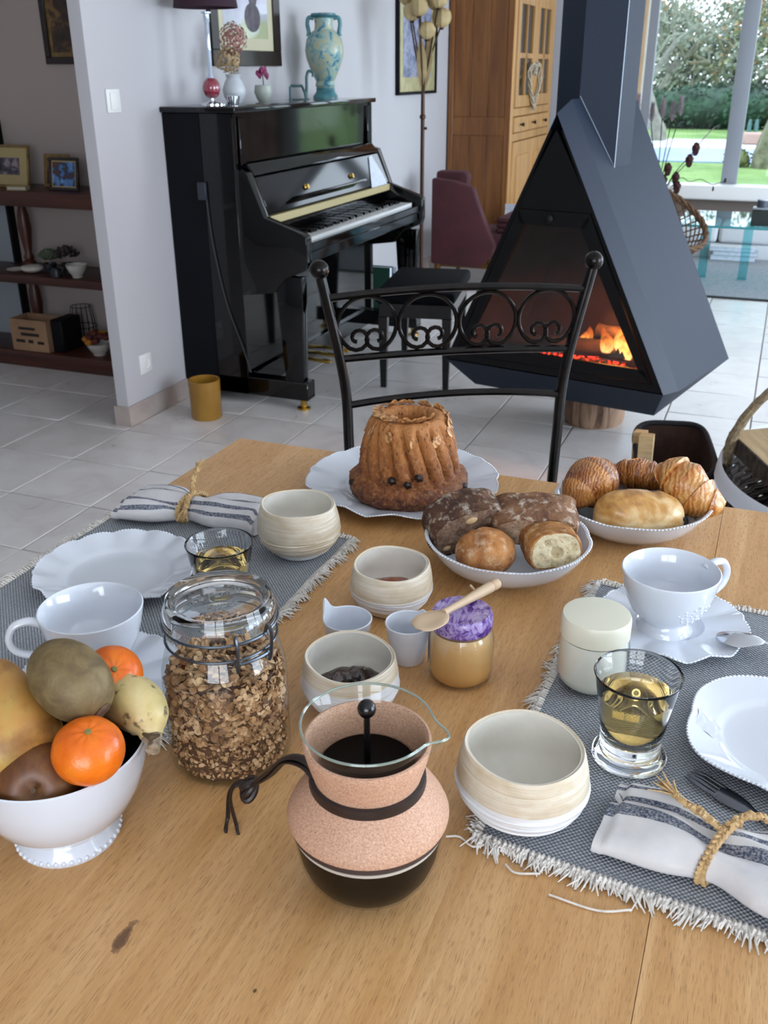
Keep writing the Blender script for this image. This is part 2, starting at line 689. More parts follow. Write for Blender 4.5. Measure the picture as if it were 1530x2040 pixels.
def picture(name, label, w, h, fw, loc, rot, fm, pm, mat_w=0.0, mm=None, depth=.02, cat='picture', group=None, easel=False, children=()):
    """flat picture in its frame; local x = width, z = height, front towards -y"""
    t = thing(name, label, cat, loc, 0, group)
    t.rotation_euler = rot
    f = MB()
    f.box(-w / 2, w / 2, 0, depth, 0, fw, .002)
    f.box(-w / 2, w / 2, 0, depth, h - fw, h, .002)
    f.box(-w / 2, -w / 2 + fw, 0, depth, fw, h - fw, .002)
    f.box(w / 2 - fw, w / 2, 0, depth, fw, h - fw, .002)
    f.build('frame', fm, t)
    if mat_w:
        MB().box(-w / 2 + fw, w / 2 - fw, depth * .45, depth * .6, fw, h - fw).build('mount', mm, t)
    q = fw + mat_w
    MB().box(-w / 2 + q, w / 2 - q, depth * .40, depth * .5, q, h - q).build('print', pm, t)
    if easel:
        MB().box(-.02, .02, depth, depth + .004, 0.0, h * .7).xf(rotm(radians(-14), 0, 0, (0, 0, 0))).build('easel_back', fm, t)
    return t


p_old = photo_mat('old_painting_print', [(.35, '120c08'), (.5, '3a2614'), (.6, '7a5a2c'), (.75, '2a1a10')], 10, 3)
picture('framed_painting', 'dark framed old painting on the hall wall', .30, .55, .03, (-3.1, 3.978, 1.372), (0, 0, 0), m_brown_frame, p_old, .018, m_gold_frame)
MB().box(-3.075, -3.0, 3.96, 3.9985, 1.205, 1.27, .004).build('wall_sconce', m_black_matte)
tag(bpy.data.objects['wall_sconce'], 'small black wall sconce half hidden by the white wall end', 'lamp')

m_cream_card = M('cream_card', 'a89568', .7)
pr1 = photo_mat('photo_couple', [(.4, '15131a'), (.55, '4a4450'), (.62, '8a7a80')], 22, 1)
pr2 = photo_mat('photo_portrait', [(.4, '201410'), (.55, '5c4030'), (.65, '8c6c58')], 24, 5)
pr3 = photo_mat('photo_sky', [(.4, '5a3020'), (.5, '2c2a38'), (.55, '3f6ea8'), (.7, '7fa6d4')], 14, 8)
ez = (radians(-10), 0, 0)
picture('framed_photo', 'cream photo frame with a dark photograph on the hall shelf', .26, .19, .012, (-3.43, 3.80, .8435), ez, m_gold_frame, pr1, .045, m_cream_card, .012, easel=True)
picture('framed_photo', 'light wooden photo frame, the middle one on the hall shelf', .145, .15, .018, (-3.19, 3.86, .8435), ez, m_gold_frame, pr2, 0, None, .012, easel=True)
picture('framed_photo', 'reddish brown photo frame with a blue sky picture on the hall shelf', .165, .145, .014, (-3.075, 3.765, .8435), ez, m_brown_frame, pr3, .006, m_cream_card, .012, easel=True)
m_dull_white = M('dull_white_ceramic', 'b9b4ac', .35)
m_dull_dark = M('dark_ceramic', '14161c', .4)
alb = thing('photo_album', 'thin pale album lying before the cream frame on the hall shelf', 'album', (-3.30, 3.73, .8425), .2)
MB().box(-.05, .05, -.025, .025, 0, .004, .001).build('back_cover', m_cream_card, alb)
MB().box(-.046, .046, -.022, .022, .004, .014, .001).build('pages', m_dull_white, alb)
MB().box(-.05, .05, -.025, .025, .014, .018, .001).build('front_cover', m_cream_card, alb)


def bowl_prof(r, h, foot, t=.004):
    return [(0, 0), (foot, 0), (foot, h * .12), (foot * 1.02, h * .14), (r * .72, h * .4), (r * .95, h * .78), (r, h), (r - t, h), (r * .95 - t, h * .78), (r * .7 - t, h * .42), (foot, h * .18), (0, h * .16)]


ZS = .4585
tag(MB().lathe([(0, 0), (.03, 0), (.045, .01), (.042, .012), (.03, .004), (0, .004)], 28).build('saucer', m_dull_white, None, (-3.42, 3.76, ZS)), 'small white saucer at the left end of the middle hall shelf', 'saucer')
tag(MB().ell((0, 0, .022), .055, .05, .022, 28, 12, lambda d, q: Vector((q.x, q.y, q.z if q.z < .01 else .01 + (q.z - .01) * .6))).build('lidded_dish', m_dull_white, None, (-3.315, 3.755, ZS)), 'white oval lidded dish on the middle hall shelf', 'dish')
tag(MB().lathe([(0, 0), (.03, 0), (.05, .012), (.047, .013), (.03, .004), (0, .004)], 28).build('saucer', m_dull_white, None, (-3.255, 3.82, ZS)), 'white saucer just behind the oval dish on the hall shelf', 'saucer')
tag(MB().lathe(bowl_prof(.05, .06, .024), 32).build('footed_bowl', m_dull_white, None, (-3.035, 3.735, ZS)), 'white footed bowl at the right of the middle hall shelf', 'bowl')
m_succ = M('succulent_green', '3a4434', .6, 0, '55604a', 60)
m_darkleaf = M('dark_leaf', '221a1c', .6, 0, '3a2a2c', 60)


def succulent(label, loc, n, r, mat, pot_r):
    t = thing('potted_succulent', label, 'plant', loc)
    MB().lathe([(0, 0), (pot_r * .8, 0), (pot_r, .05), (pot_r * .9, .05), (pot_r * .85, .042), (0, .042)], 24).build('pot', m_dull_dark, t)
    f = MB()
    for k in range(n):
        a = k * 2.4
        q = sqrt((k + .5) / n)
        d = Vector((cos(a) * q, sin(a) * q, 1.2 - q * .7)).normalized()
        f.ell((0, 0, 0), .013, .009, .02, 8, 6)
        f.xf(Matrix.Translation(Vector((0, 0, .06)) + d * r) @ d.to_track_quat('Z', 'Y').to_matrix().to_4x4(), len(f.v) - 56)
    f.build('leaves', mat, t)


succulent('grey green potted succulent in a dark pot on the hall shelf', (-3.215, 3.765, ZS), 40, .04, m_succ, .034)
succulent('dark leaved potted succulent beside the watering can', (-3.14, 3.80, ZS), 18, .055, m_darkleaf, .028)
wc = thing('watering_can', 'small dark watering can on the middle hall shelf', 'watering can', (-3.135, 3.71, ZS), -.2)
MB().lathe([(0, 0), (.026, 0), (.028, .03), (.02, .042), (.017, .042), (.02, .03), (0, .028)], 20).build('body', m_dull_dark, wc)
MB().tube([(.024, 0, .015), (.05, 0, .035), (.066, 0, .055)], [.007, .005, .010], 10).build('spout', m_dull_dark, wc)
MB().tube([(-.02, 0, .04), (-.045, 0, .045), (-.05, 0, .02), (-.026, 0, .01)], .004, 8).build('handle', m_dull_dark, wc)

m_card = M('cardboard', '8a6a50', .85, 0, '9c7a5c', 8)
m_print_dark = M('dark_print', '1c1512', .8)
cbx = thing('cardboard_box', 'open cardboard box with dark print on the lowest hall shelf', 'box', (-3.345, 3.765, .0825))
cb_ = MB()
cb_.box(-.11, .11, -.07, -.066, 0, .155).box(-.11, .11, .061, .065, 0, .155).box(-.11, -.106, -.066, .061, 0, .155).box(.106, .11, -.066, .061, 0, .155).box(-.106, .106, -.066, .061, 0, .004)
cb_.build('walls', m_card, cbx)
pm_ = MB().box(-.05, .06, -.0708, -.0701, .075, .09).box(-.085, -.03, -.0708, -.0701, .04, .055).box(-.01, .02, -.0708, -.0701, .04, .056).box(.045, .085, -.0708, -.0701, .038, .052).box(-.06, .04, -.0708, -.0701, .105, .118)
pm_.build('print', m_print_dark, cbx)
tag(MB().box(0, .07, 0, .15, 0, .16, .006).build('black_box', m_black_matte, None, (-3.232, 3.72, .0825)), 'tall black box next to the cardboard box in the hall', 'box')
wb = thing('wire_basket', 'round dark wire basket behind the boxes on the lowest shelf', 'basket', (-3.19, 3.915, .0825))
wr = MB()
for k in range(14):
    a = 2 * pi * k / 14
    wr.tube([(cos(a) * .035, sin(a) * .035, .002), (cos(a) * .065, sin(a) * .065, .08), (cos(a) * .05, sin(a) * .05, .19)], .0018, 5)
for r_, z_ in ((.035, .003), (.066, .09), (.05, .19)):
    wr.tube([(cos(2 * pi * i / 24) * r_, sin(2 * pi * i / 24) * r_, z_) for i in range(24)], .002, 5, True)
wr.build('wires', m_black_matte, wb)
fb = thing('flower_bowl', 'white bowl of orange and dark red artificial flowers on the lowest shelf', 'bowl', (-2.985, 3.76, .0825))
MB().lathe(bowl_prof(.06, .06, .03), 28).build('bowl', m_dull_white, fb)
mo1, mo2 = M('orange_petal', '9a5a12', .7, 0, 'b4761a', 70), M('dark_red_petal', '3a1210', .7, 0, '5a1c12', 70)
for i in range(16):
    a = i * 2.4
    q = sqrt((i + .5) / 16) * .065
    x_, y_, z_ = cos(a) * q, sin(a) * q, .075 + .03 * cos(q * 20) + R.uniform(-.01, .012)
    MB().ell((x_, y_, z_), .020, .020, .015, 10, 8, lambda d, q: q * (1 + .18 * sin(5 * atan2(d.y, d.x)))).build('flower', mo1 if i % 3 == 0 else mo2, fb)

# ================================================================ PIANO (keyboard faces +x, its length runs along y)
pn = thing('upright_piano', 'black lacquered upright piano with open keyboard lid against the white wall', 'piano', (0, 0, 0))
PY0, PY1 = 3.56, 5.01
BL = m_black_lacquer
m_back_cloth = M('dark_navy_cloth', '07080e', .8, spec=.2)
MB().box(-2.372, -2.20, PY0, PY1, .045, 1.19, .004).build('back_frame', m_back_cloth, pn)
MB().box(-2.20, -2.05, PY0, PY0 + .035, .045, 1.19, .003).build('side_panel', BL, pn)
MB().box(-2.20, -2.05, PY1 - .035, PY1, .045, 1.19, .003).build('side_panel', BL, pn)
MB().box(-2.373, -2.03, PY0 - .012, PY1 + .012, 1.19, 1.212, .005, 2).build('top_lid', BL, pn)
MB().box(-2.085, -2.055, PY0 + .035, PY1 - .035, .93, 1.19, .002).build('upper_panel', BL, pn)
for y in (PY0 + .06, PY1 - .06):
    MB().box(-2.055, -2.040, y - .02, y + .02, .95, 1.175, .004).build('pilaster', BL, pn)
MB().box(-2.10, -2.07, PY0 + .035, PY1 - .035, .12, .62, .002).build('lower_panel', BL, pn)
MB().box(-2.20, -1.765, PY0, PY0 + .075, .045, .125, .004).build('toe_block', BL, pn)
MB().box(-2.20, -1.765, PY1 - .075, PY1, .045, .125, .004).build('toe_block', BL, pn)
MB().box(-2.12, -2.05, PY0 + .075, PY1 - .075, .045, .13, .003).build('bottom_rail', BL, pn)
for y in (PY0, PY1 - .06):
    a_ = [(-2.05, .48), (-1.90, .50), (-1.85, .56), (-1.755, .60), (-1.745, .63), (-1.745, .73), (-1.765, .745), (-1.93, .80), (-2.0, .97), (-2.05, .985)]
    MB().prism(a_, y, y + .05, 'Y', bev=.003).build('arm', BL, pn)
    MB().prism([(-1.87, .125), (-1.785, .125), (-1.775, .57), (-1.90, .57)], y + .006, y + .055, 'Y', bev=.003).build('leg', BL, pn)
    cst = MB().lathe([(0, 0), (.03, 0), (.03, .008), (.014, .012), (.014, .04), (.018, .045), (0, .045)], 20).build('caster', m_brass, pn, (-1.80, y + .03, 0))
MB().box(-2.07, -1.76, PY0 + .05, PY1 - .06, .62, .665, .004).build('key_bed', BL, pn)
m_key_white = M('key_white', 'dfe0e0', .15)
MB().box(-1.782, -1.757, PY0 + .05, PY1 - .06, .665, .70, .004).build('key_slip', BL, pn)
# keys
kw, kb = MB(), MB()
y0k, y1k = PY0 + .10, PY1 - .11
n_w = 52
dk = (y1k - y0k) / n_w
for k in range(n_w):
    kw.box(-1.925, -1.785, y0k + k * dk + .0006, y0k + (k + 1) * dk - .0006, .668, .714, .0012)
    if k % 7 in (0, 2, 3, 5, 6) and k < n_w - 1:
        kb.box(-1.925, -1.835, y0k + (k + 1) * dk - .006, y0k + (k + 1) * dk + .006, .70, .727, .001)
tag(kw.build('white_keys', m_key_white, pn), kind='stuff')
tag(kb.build('black_keys', m_black_lacquer, pn), kind='stuff')
MB().box(-1.98, -1.93, PY0 + .05, PY1 - .06, .665, .765, .003).build('fall_rail', BL, pn)
for y in (PY0 + .075, PY1 - .085):
    MB().box(-1.925, -1.785, y - .02, y + .02, .668, .712, .003).build('key_block', BL, pn)
m_felt = M('pale_gold_strip', 'c9b98a', .35, .2)  # pale gold for the strip at the foot of the fallboard
MB().box(-1.955, -1.925, PY0 + .055, PY1 - .065, .768, .800, .002).build('gold_strip', m_felt, pn)  # pale gold strip along the foot of the fallboard
# open fallboard, folded in two leaves leaning back
fb1 = MB().box(-.004, .014, PY0 + .055, PY1 - .065, 0, .155, .003).xf(rotm(0, radians(-24), 0, (-1.945, 0, .802)))
fb1.build('fallboard', BL, pn)
MB().box(0, .020, PY0 + .055, PY1 - .065, 0, .055, .006, 2).xf(rotm(0, radians(-38), 0, (-2.006, 0, .945))).build('fallboard_leaf', BL, pn)
MB().box(0, .055, PY0 + .30, PY1 - .42, 0, .010, .003).xf(rotm(0, radians(-12), 0, (-1.958, 0, .838))).build('music_ledge', BL, pn)
for y in (4.02, 4.52):
    MB().lathe([(0, 0), (.012, 0), (.014, .006), (.009, .012), (.011, .018), (0, .02)], 16).xf(rotm(0, radians(72), 0, (-1.967, y, .872))).build('knob', m_brass, pn)
for k, y in enumerate((4.14, 4.25, 4.36)):
    MB().prism([(-2.06, .055), (-1.93, .045), (-1.915, .05), (-1.93, .06), (-2.06, .066)], y - .016, y + .016, 'Y', bev=.002).build('pedal', m_brass, pn)
crd = bez([(-2.19, 3.553, .92), (-2.175, 3.552, .7), (-2.13, 3.552, .45), (-2.06, 3.55, .25), (-2.03, 3.548, .15)], 24)
m_cord = M('grey_cord', '2c2e32', .6)
MB().tube(crd, .0022, 6).build('power_cord', m_cord, pn)
MB().box(-2.225, -2.185, 3.545, 3.56, .86, .93, .003).build('cord_switch', M('grey_plastic', '232832', .5), pn)

sm = thing('sheet_music', 'white sheet music leaning on the right end of the piano lid', 'sheet music', (-1.925, 4.80, .803))
m_paper = M('white_paper', 'd8dde6', .8, 0, 'c4cddc', 60)
MB().prism([(-.10, 0), (.11, 0), (.10, .05), (.05, .155), (.01, .15), (-.05, .07)], -.003, .0, 'X').xf(rotm(0, radians(-24), 0)).build('front_page', m_paper, sm)
MB().prism([(-.08, 0), (.115, 0), (.105, .06), (.06, .14), (.0, .12)], -.006, -.0035, 'X').xf(rotm(0, radians(-24), 0)).build('back_page', m_paper, sm)

# mustard cylinder standing by the piano
cyl = thing('waste_bin', 'mustard yellow cylindrical bin at the foot of the piano', 'bin', (-2.14, 3.345, 0))
m_must = M('mustard_glaze', '8f6624', .22, 0, 'a1782f', 6)
MB().lathe([(0, 0), (.062, 0), (.064, .004), (.066, .165), (.064, .167), (.062, .165), (.060, .012), (0, .012)], 40).build('bin_wall', m_must, cyl)

# bench
bn = thing('piano_bench', 'black piano bench with padded top in front of the keyboard', 'bench', (-1.497, 4.30, 0), radians(10))
m_pad = M('black_velvet', '06080e', .85, spec=.15)
MB().box(-.18, .18, -.30, .30, .395, .45, .018, 3).build('seat_pad', m_pad, bn)
MB().box(-.165, .165, -.285, .285, .33, .395, .003).build('apron', BL, bn)
for x in (-.145, .145):
    for y in (-.265, .265):
        lg = MB()
        lg.add([(x + sx * w, y + sy * w, z) for z, w in ((0, .013), (.33, .021)) for sx, sy in ((-1, -1), (1, -1), (1, 1), (-1, 1))], [(0, 3, 2, 1), (4, 5, 6, 7), (0, 1, 5, 4), (1, 2, 6, 5), (2, 3, 7, 6), (3, 0, 4, 7)])
        lg.build('leg', BL, bn)

bk = [('green ring binder standing on the floor beyond the piano', '123c2c', (5.34, .05, .29, .20, .22)), ('blue file standing on the floor beside the green binder', '20307c', (5.42, .03, .24, .18, -.1)), ('white folder standing on the floor behind the blue file', 'd8dce4', (5.47, .025, .27, .19, .0))]
for lb, c_, (yy, th, hh, dd, tilt) in bk:
    b_ = thing('folder', lb, 'folder', (-2.27, yy, 0), 0)
    mm_ = M('folder_' + c_, c_, .5)
    q_ = rotm(tilt * 0, 0, 0)
    MB().box(0, dd, -th / 2, -th / 2 + .003, 0, hh, .001).box(0, dd, th / 2 - .003, th / 2, 0, hh, .001).box(-.003, 0, -th / 2, th / 2, 0, hh, .001).build('cover', mm_, b_)
    MB().box(.003, dd - .006, -th / 2 + .0035, th / 2 - .0035, .004, hh - .006).build('pages', m_paper, b_)

# ---- things on the piano
ZP = 1.2125
tl = thing('table_lamp', 'crystal table lamp with dark plum shade and red glass ball on the piano', 'lamp', (-2.2, 3.675, ZP))
m_plum = M('plum_shade', '2a0d20', .8)
m_red_glass = M('red_glass', '8c2a3c', .05, coat=1, spec=.8)
m_crystal = M('crystal_rod', 'b8c4d4', .05, .3, coat=1)
MB().lathe([(0, 0), (.055, 0), (.055, .008), (.02, .014), (.008, .02), (0, .02)], 28).build('base', m_chrome, tl)
MB().ell((0, 0, .066), .036, .036, .040, 24, 16).build('ball', m_red_glass, tl)
MB().lathe([(0, .02), (.008, .02), (.008, .03), (0, .03)], 12).build('collar', m_chrome, tl)
MB().lathe([(0, .10), (.013, .10), (.013, .11), (.009, .115), (.0095, .30), (.012, .305), (.012, .33), (.02, .333), (.02, .338), (0, .34)], 12).build('stem', m_crystal, tl)
MB().lathe([(.125, .352), (.095, .56), (.092, .56), (.122, .352)], 40, closed=True).build('shade', m_plum, tl)
dsh = thing('glass_dish', 'small faceted glass dish at the foot of the piano lamp', 'dish', (-2.145, 3.745, ZP))
MB().lathe([(0, 0), (.022, 0), (.030, .035), (.026, .035), (.019, .006), (0, .006)], 9).build('dish', m_chrome, dsh)

m_vase_w = M('matte_white_vase', 'bfc4c8', .35)
v1 = thing('flower_vase', 'white slender vase with dried hydrangea on the piano', 'vase', (-2.25, 3.944, ZP))
MB().lathe([(0, 0), (.028, 0), (.045, .03), (.050, .055), (.038, .085), (.028, .10), (.034, .115), (.030, .115), (.025, .10), (.034, .08), (.03, .02), (0, .012)], 28).build('vase', m_vase_w, v1)
m_hyd = [M('dried_petal_pink', '9a6a66', .8, 0, 'b58a80', 50), M('dried_petal_tan', '9c8460', .8, 0, 'b8a07a', 50)]
for q in range(2):
    f = MB()
    cpos = [Vector((0, .02, .25)), Vector((-.0, -.035, .17))][q]
    for k in range(340 if q == 0 else 220):
        d = Vector((R.gauss(0, 1), R.gauss(0, 1), R.gauss(0, 1))).normalized()
        p = cpos + Vector((d.x * .055, d.y * .06, d.z * (.065 if q == 0 else .05))) * R.uniform(.75, 1.05)
        qd = d.to_track_quat('Z', 'Y').to_matrix().to_4x4()
        s0 = len(f.v)
        f.add([(0, 0, 0), (.008, 0, .003), (.003, .003, .002), (0, .008, .003), (-.003, .003, .002), (-.008, 0, .003), (-.003, -.003, .002), (0, -.008, .003), (.003, -.003, .002)], [(0, i, i % 8 + 1) for i in range(1, 9)])
        f.xf(Matrix.Translation(p) @ qd, s0)
    f.build('flower_head', m_hyd[q], v1, fixn=False)
MB().tube([(0, 0, .03), (.0, .01, .13), (0, .02, .24)], .003, 6).tube([(0, 0, .03), (0, -.01, .12), (0, -.03, .17)], .003, 6).build('stem', m_hyd[1], v1)

v2 = thing('orchid_cup', 'little pale green cup with a magenta orchid on the piano', 'vase', (-2.25, 4.207, ZP))
MB().lathe([(0, 0), (.022, 0), (.03, .012), (.042, .04), (.036, .07), (.033, .07), (.038, .04), (.026, .014), (0, .012)], 28).build('cup', M('pale_celadon', 'a9b0a6', .3), v2)
m_mag = M('magenta_petal', '6a1440', .6, 0, '8a2456', 40)
f = MB()
for k in range(9):
    a = k * 2.3
    p = Vector((cos(a) * .015, sin(a) * .028, .12 + .012 * sin(k * 1.7)))
    s0 = len(f.v)
    f.ell((0, 0, 0), .006, .014, .020, 8, 6)
    f.xf(Matrix.Translation(p) @ Matrix.Rotation(a, 4, 'X') @ Matrix.Rotation(.5 * sin(k), 4, 'Y'), s0)
f.build('petals', m_mag, v2)
MB().tube([(0, 0, .02), (0, .005, .08), (0, 0, .115)], .0025, 6).build('stem', m_succ, v2)

m_teal = M('teal_patina', '3c5a5c', .45, .3, '54777a', 30)
ct = thing('cat_sculpture', 'abstract teal metal cat figurine with curled tail on the piano', 'figurine', (-2.235, 4.55, ZP), radians(-58))
MB().tube([(0, -.045, .0), (0, -.045, .055), (0, -.04, .062), (0, .01, .062), (0, .025, .03), (0, .03, 0)], .007, 8).build('body', m_teal, ct)
MB().tube(bez([(0, .03, 0), (0, .034, .06), (0, .035, .1), (0, .045, .125), (0, .065, .12), (0, .066, .10)], 24), .007, 8).build('tail', m_teal, ct)
MB().box(-.006, .006, -.055, .045, 0, .005, .002).build('base', m_teal, ct)

m_am = NT('amphora_glaze')
mx_ = m_am.ramp(m_am.noise(16, 4, None, .6, 1.2), [(.36, '2f6a80'), (.44, '7fa6a4'), (.52, 'a4b2a2'), (.6, 'b6ae88'), (.7, '5a8c94')])
m_am.col(mx_).set(Roughness=.28)
m_am.bump(m_am.noise(30, 4), .2, .003)
m_am2 = M('amphora_teal', '2f6470', .3, 0, '4c8a90', 25)
am = thing('amphora_vase', 'large teal and yellow two-handled amphora vase on the piano', 'vase', (-2.21, 4.79, ZP), radians(-65))
MB().lathe([(0, .05), (.045, .05), (.05, .06), (.045, .08), (.066, .12), (.090, .18), (.096, .22), (.086, .27), (.060, .30), (.047, .31), (.043, .335), (.047, .36)], 40).build('body', m_am.m, am)
MB().lathe([(0, 0), (.062, 0), (.062, .012), (.048, .03), (.045, .05), (0, .05)], 32).build('foot', m_am2, am)
MB().lathe([(.047, .36), (.062, .372), (.062, .38), (.052, .382), (.04, .37), (.038, .30)], 32).build('rim', m_am2, am)
for s_ in (-1, 1):
    MB().tube(bez([(0, s_ * .048, .36), (0, s_ * .072, .362), (0, s_ * .080, .335), (0, s_ * .074, .30), (0, s_ * .078, .28)], 20), .010, 10).build('handle', m_am2, am)

# pictures on the left wall; the front of the picture looks towards +x
rw = (0, 0, radians(90))
m_pr_big = NT('landscape_print')
sepz = m_pr_big.n('ShaderNodeSeparateXYZ')
m_pr_big.l(m_pr_big.tc(), sepz.inputs[0])
nz = m_pr_big.math('ADD', m_pr_big.math('MULTIPLY', sepz.outputs[2], 1.3), m_pr_big.math('MULTIPLY', m_pr_big.noise(9, 5), .35))
m_pr_big.col(m_pr_big.ramp(nz, [(.25, 'b8bc94'), (.36, 'a8b08c'), (.42, 'b9bcc6'), (.6, 'a49fb4'), (.8, 'c4c2d0')])).set(Roughness=.12)
m_mount = M('pale_mount', 'c4bfa2', .6)
pc = picture('framed_picture', 'large dark framed landscape print above the piano', .64, .62, .065, (-2.352, 4.285, 1.36), rw, m_brown_frame, m_pr_big.m, .05, m_mount, .02)
m_refl = M('reflection_grey', '4a4450', .5, 0, '6a6468', 20)
po = MB().ell((.07, .0075, .30), .045, .0015, .06, 20, 8).ell((.06, .0075, .20), .075, .0012, .06, 20, 8)  # grey ovals painted on for a figure reflected in the picture glass
po.build('figure_reflection', m_refl, pc)
m_pr3 = NT('abstract_print')
m_pr3.col(m_pr3.ramp(m_pr3.noise(14, 6, None, .7, .6), [(.35, '4c5468'), (.48, '7c84a0'), (.55, 'a0a4b8'), (.66, '6a7288'), (.72, '8a5a48')])).set(Roughness=.4)
picture('framed_picture', 'framed blue grey abstract with pale gold mount left of the armoire', .74, .62, .018, (-2.345, 6.56, 1.195), rw, m_black_matte, m_pr3.m, .085, M('gold_mount', 'a8a078', .45, .2, 'c0b88c', 20), .028)
# ================================================================ FAR END OF THE ROOM
m_cherry = wood('cherry_wood', '573116', '754820', '8d5c2d', 'Z', rough=.4)
m_pine = wood('honey_pine', 'a5763c', 'bd8c50', 'cf9f62', 'Z', rough=.4)
ar = thing('armoire', 'tall wooden armoire with glazed doors and small drawers', 'armoire', (0, 0, 0))
AY0, AY1, AXF = 7.24, 8.50, -1.893
# side made of three upright boards in a frame with a cross rail
MB().box(-2.36, -2.34, AY0 + .012, AY1, .05, 1.98).build('back_panel', m_cherry, ar)
for x0, x1 in ((-2.362, -2.325), (-1.935, AXF)):
    MB().box(x0, x1, AY0, AY0 + .03, .0, 1.95, .003).build('stile', m_cherry, ar)
for z0, z1 in ((.05, .12), (.905, 1.03), (1.88, 1.95)):
    MB().box(-2.325, -1.935, AY0 + .003, AY0 + .03, z0, z1, .002).build('rail', m_cherry, ar)
for k in range(3):
    x0 = -2.325 + k * .13
    for z0, z1 in ((.12, .905), (1.03, 1.88)):
        MB().box(x0 + .001, x0 + .129, AY0 + .008, AY0 + .025, z0, z1, .002).build('side_board', m_cherry, ar)
MB().box(-2.37, AXF + .035, AY0 - .03, AY1 + .03, 1.95, 2.03, .012, 2).build('cornice', m_cherry, ar)
MB().box(-2.36, AXF - .02, AY1 - .03, AY1, .0, 1.95, .002).build('side_panel', m_cherry, ar)
for z in (.06, .88, 1.03, 1.28):
    MB().box(-2.34, AXF - .03, AY0 + .03, AY1 - .03, z, z + .02).build('shelf', m_pine, ar)
FXF = AXF
for (y0, y1) in ((AY0, AY0 + .07), (AY1 - .07, AY1)):
    MB().box(FXF - .03, FXF + .004, y0 + .001, y1, .03, 1.95, .003).build('front_stile', m_pine, ar)
for z0, z1 in ((.03, .09), (.86, .915), (1.03, 1.085), (1.85, 1.95)):
    MB().box(FXF - .03, FXF + .002, AY0 + .07, AY1 - .07, z0, z1, .003).build('front_rail', m_pine, ar)
m_cab_glass = thin_glass('cabinet_glass', (.75, .78, .8, 1), extra=.03)
ym = (AY0 + AY1) / 2
for a, b in ((AY0 + .075, ym - .003), (ym + .003, AY1 - .075)):
    d_ = MB()
    d_.box(FXF - .02, FXF + .012, a, a + .085, 1.09, 1.845, .003).box(FXF - .02, FXF + .012, b - .085, b, 1.09, 1.845, .003)
    d_.box(FXF - .02, FXF + .012, a + .085, b - .085, 1.09, 1.17, .003).box(FXF - .02, FXF + .012, a + .085, b - .085, 1.76, 1.845, .003)
    d_.box(FXF - .015, FXF + .010, a + .085, b - .085, 1.415, 1.45, .002).box(FXF - .015, FXF + .010, (a + b) / 2 - .012, (a + b) / 2 + .012, 1.17, 1.76, .002)
    dd = d_.build('glazed_door', m_pine, ar)
    MB().box(FXF - .006, FXF - .003, a + .08, b - .08, 1.165, 1.765).build('pane', m_cab_glass, dd)
    d_ = MB().box(FXF - .02, FXF + .012, a, b, .095, .855, .004)
    d2 = d_.build('door', m_pine, ar)
    MB().box(FXF + .012, FXF + .018, a + .09, b - .09, .19, .76, .006).build('door_panel', m_pine, d2)
m_knob = M('dark_bronze', '2a1c12', .4, .7)
w3 = (AY1 - AY0 - .15) / 3
for k in range(3):
    y0 = AY0 + .075 + k * w3
    dw = MB().box(FXF - .3, FXF + .012, y0 + .004, y0 + w3 - .004, .92, 1.025, .004).build('drawer', m_pine, ar)
    MB().lathe([(0, 0), (.006, 0), (.006, .012), (.014, .02), (.012, .03), (0, .033)], 16).xf(rotm(0, pi / 2, 0, (FXF + .012, y0 + w3 / 2, .972))).build('knob', m_knob, dw)
m_cab_book = [M('cabinet_book_' + c_, c_, .7) for c_ in ('4a3a34', '8e8a88', '5c5450', '2c2420')]
for lvl in (1.05, 1.30):
    for k in range(10):
        tag(MB().box(-2.25, -2.02, 0, .05 + .02 * (k % 3), 0, .13 + .02 * ((k * 7) % 4), .002).build('boxed_book', m_cab_book[(k + int(lvl * 10)) % 4], None, (0, AY0 + .12 + k * .105, lvl + .0005)), 'upright book behind the armoire glass', 'book', 'books in the armoire')
m_wicker_w = M('whitewashed_wicker', 'a89c88', .75, 0, 'c4b8a2', 80)
hw = thing('heart_wreath', 'whitewashed heart-shaped wicker wreath hanging on the armoire doors', 'wreath', (AXF + .03, 7.80, 1.25))
for k in range(5):
    pts = []
    for i in range(40):
        t = 2 * pi * i / 40
        x_ = 16 * sin(t) ** 3
        z_ = 13 * cos(t) - 5 * cos(2 * t) - 2 * cos(3 * t) - cos(4 * t)
        jit = .006 * sin(5 * t + k * 1.3)
        pts.append((.012 * sin(7 * t + k * 2.1), x_ * .0098 * (1 + .03 * k) + jit, z_ * .0105 * (1 + .02 * k) + jit))
    MB().tube(pts, .006, 6, True).build('twig_strand', m_wicker_w, hw)

# floor lamp with paper blossoms
lp = thing('blossom_lamp', 'tall bronze floor lamp spreading into paper blossom shades', 'lamp', (-2.02, 5.72, 0))
m_bronze = M('bronze_pole', '3c2418', .35, .6)
m_shade_paper = M('tan_paper_shade', 'a08c62', .7, 0, 'b8a478', 18, sss=.1)
MB().lathe([(0, 0), (.13, 0), (.13, .012), (.03, .022), (.013, .03), (0, .03)], 32).build('base', m_bronze, lp)
MB().lathe([(0, .03), (.012, .03), (.012, 1.08), (.018, 1.085), (.018, 1.10), (.012, 1.105), (.011, 1.22), (0, 1.22)], 14).build('pole', m_bronze, lp)
MB().lathe([(0, 0), (.006, 0), (.009, .012), (.005, .016), (0, .016)], 10).xf(rotm(0, pi / 2, 0, (.012, 0, 1.03))).build('switch_knob', m_bronze, lp)
heads = [(.095, 0.03, 1.61, .055), (.03, -.03, 1.545, .05), (-.03, .02, 1.72, .05), (-.06, -.03, 1.64, .05), (.05, .06, 1.70, .055), (.0, -.08, 1.66, .05), (.10, -.04, 1.70, .05), (-.10, .0, 1.72, .05)]
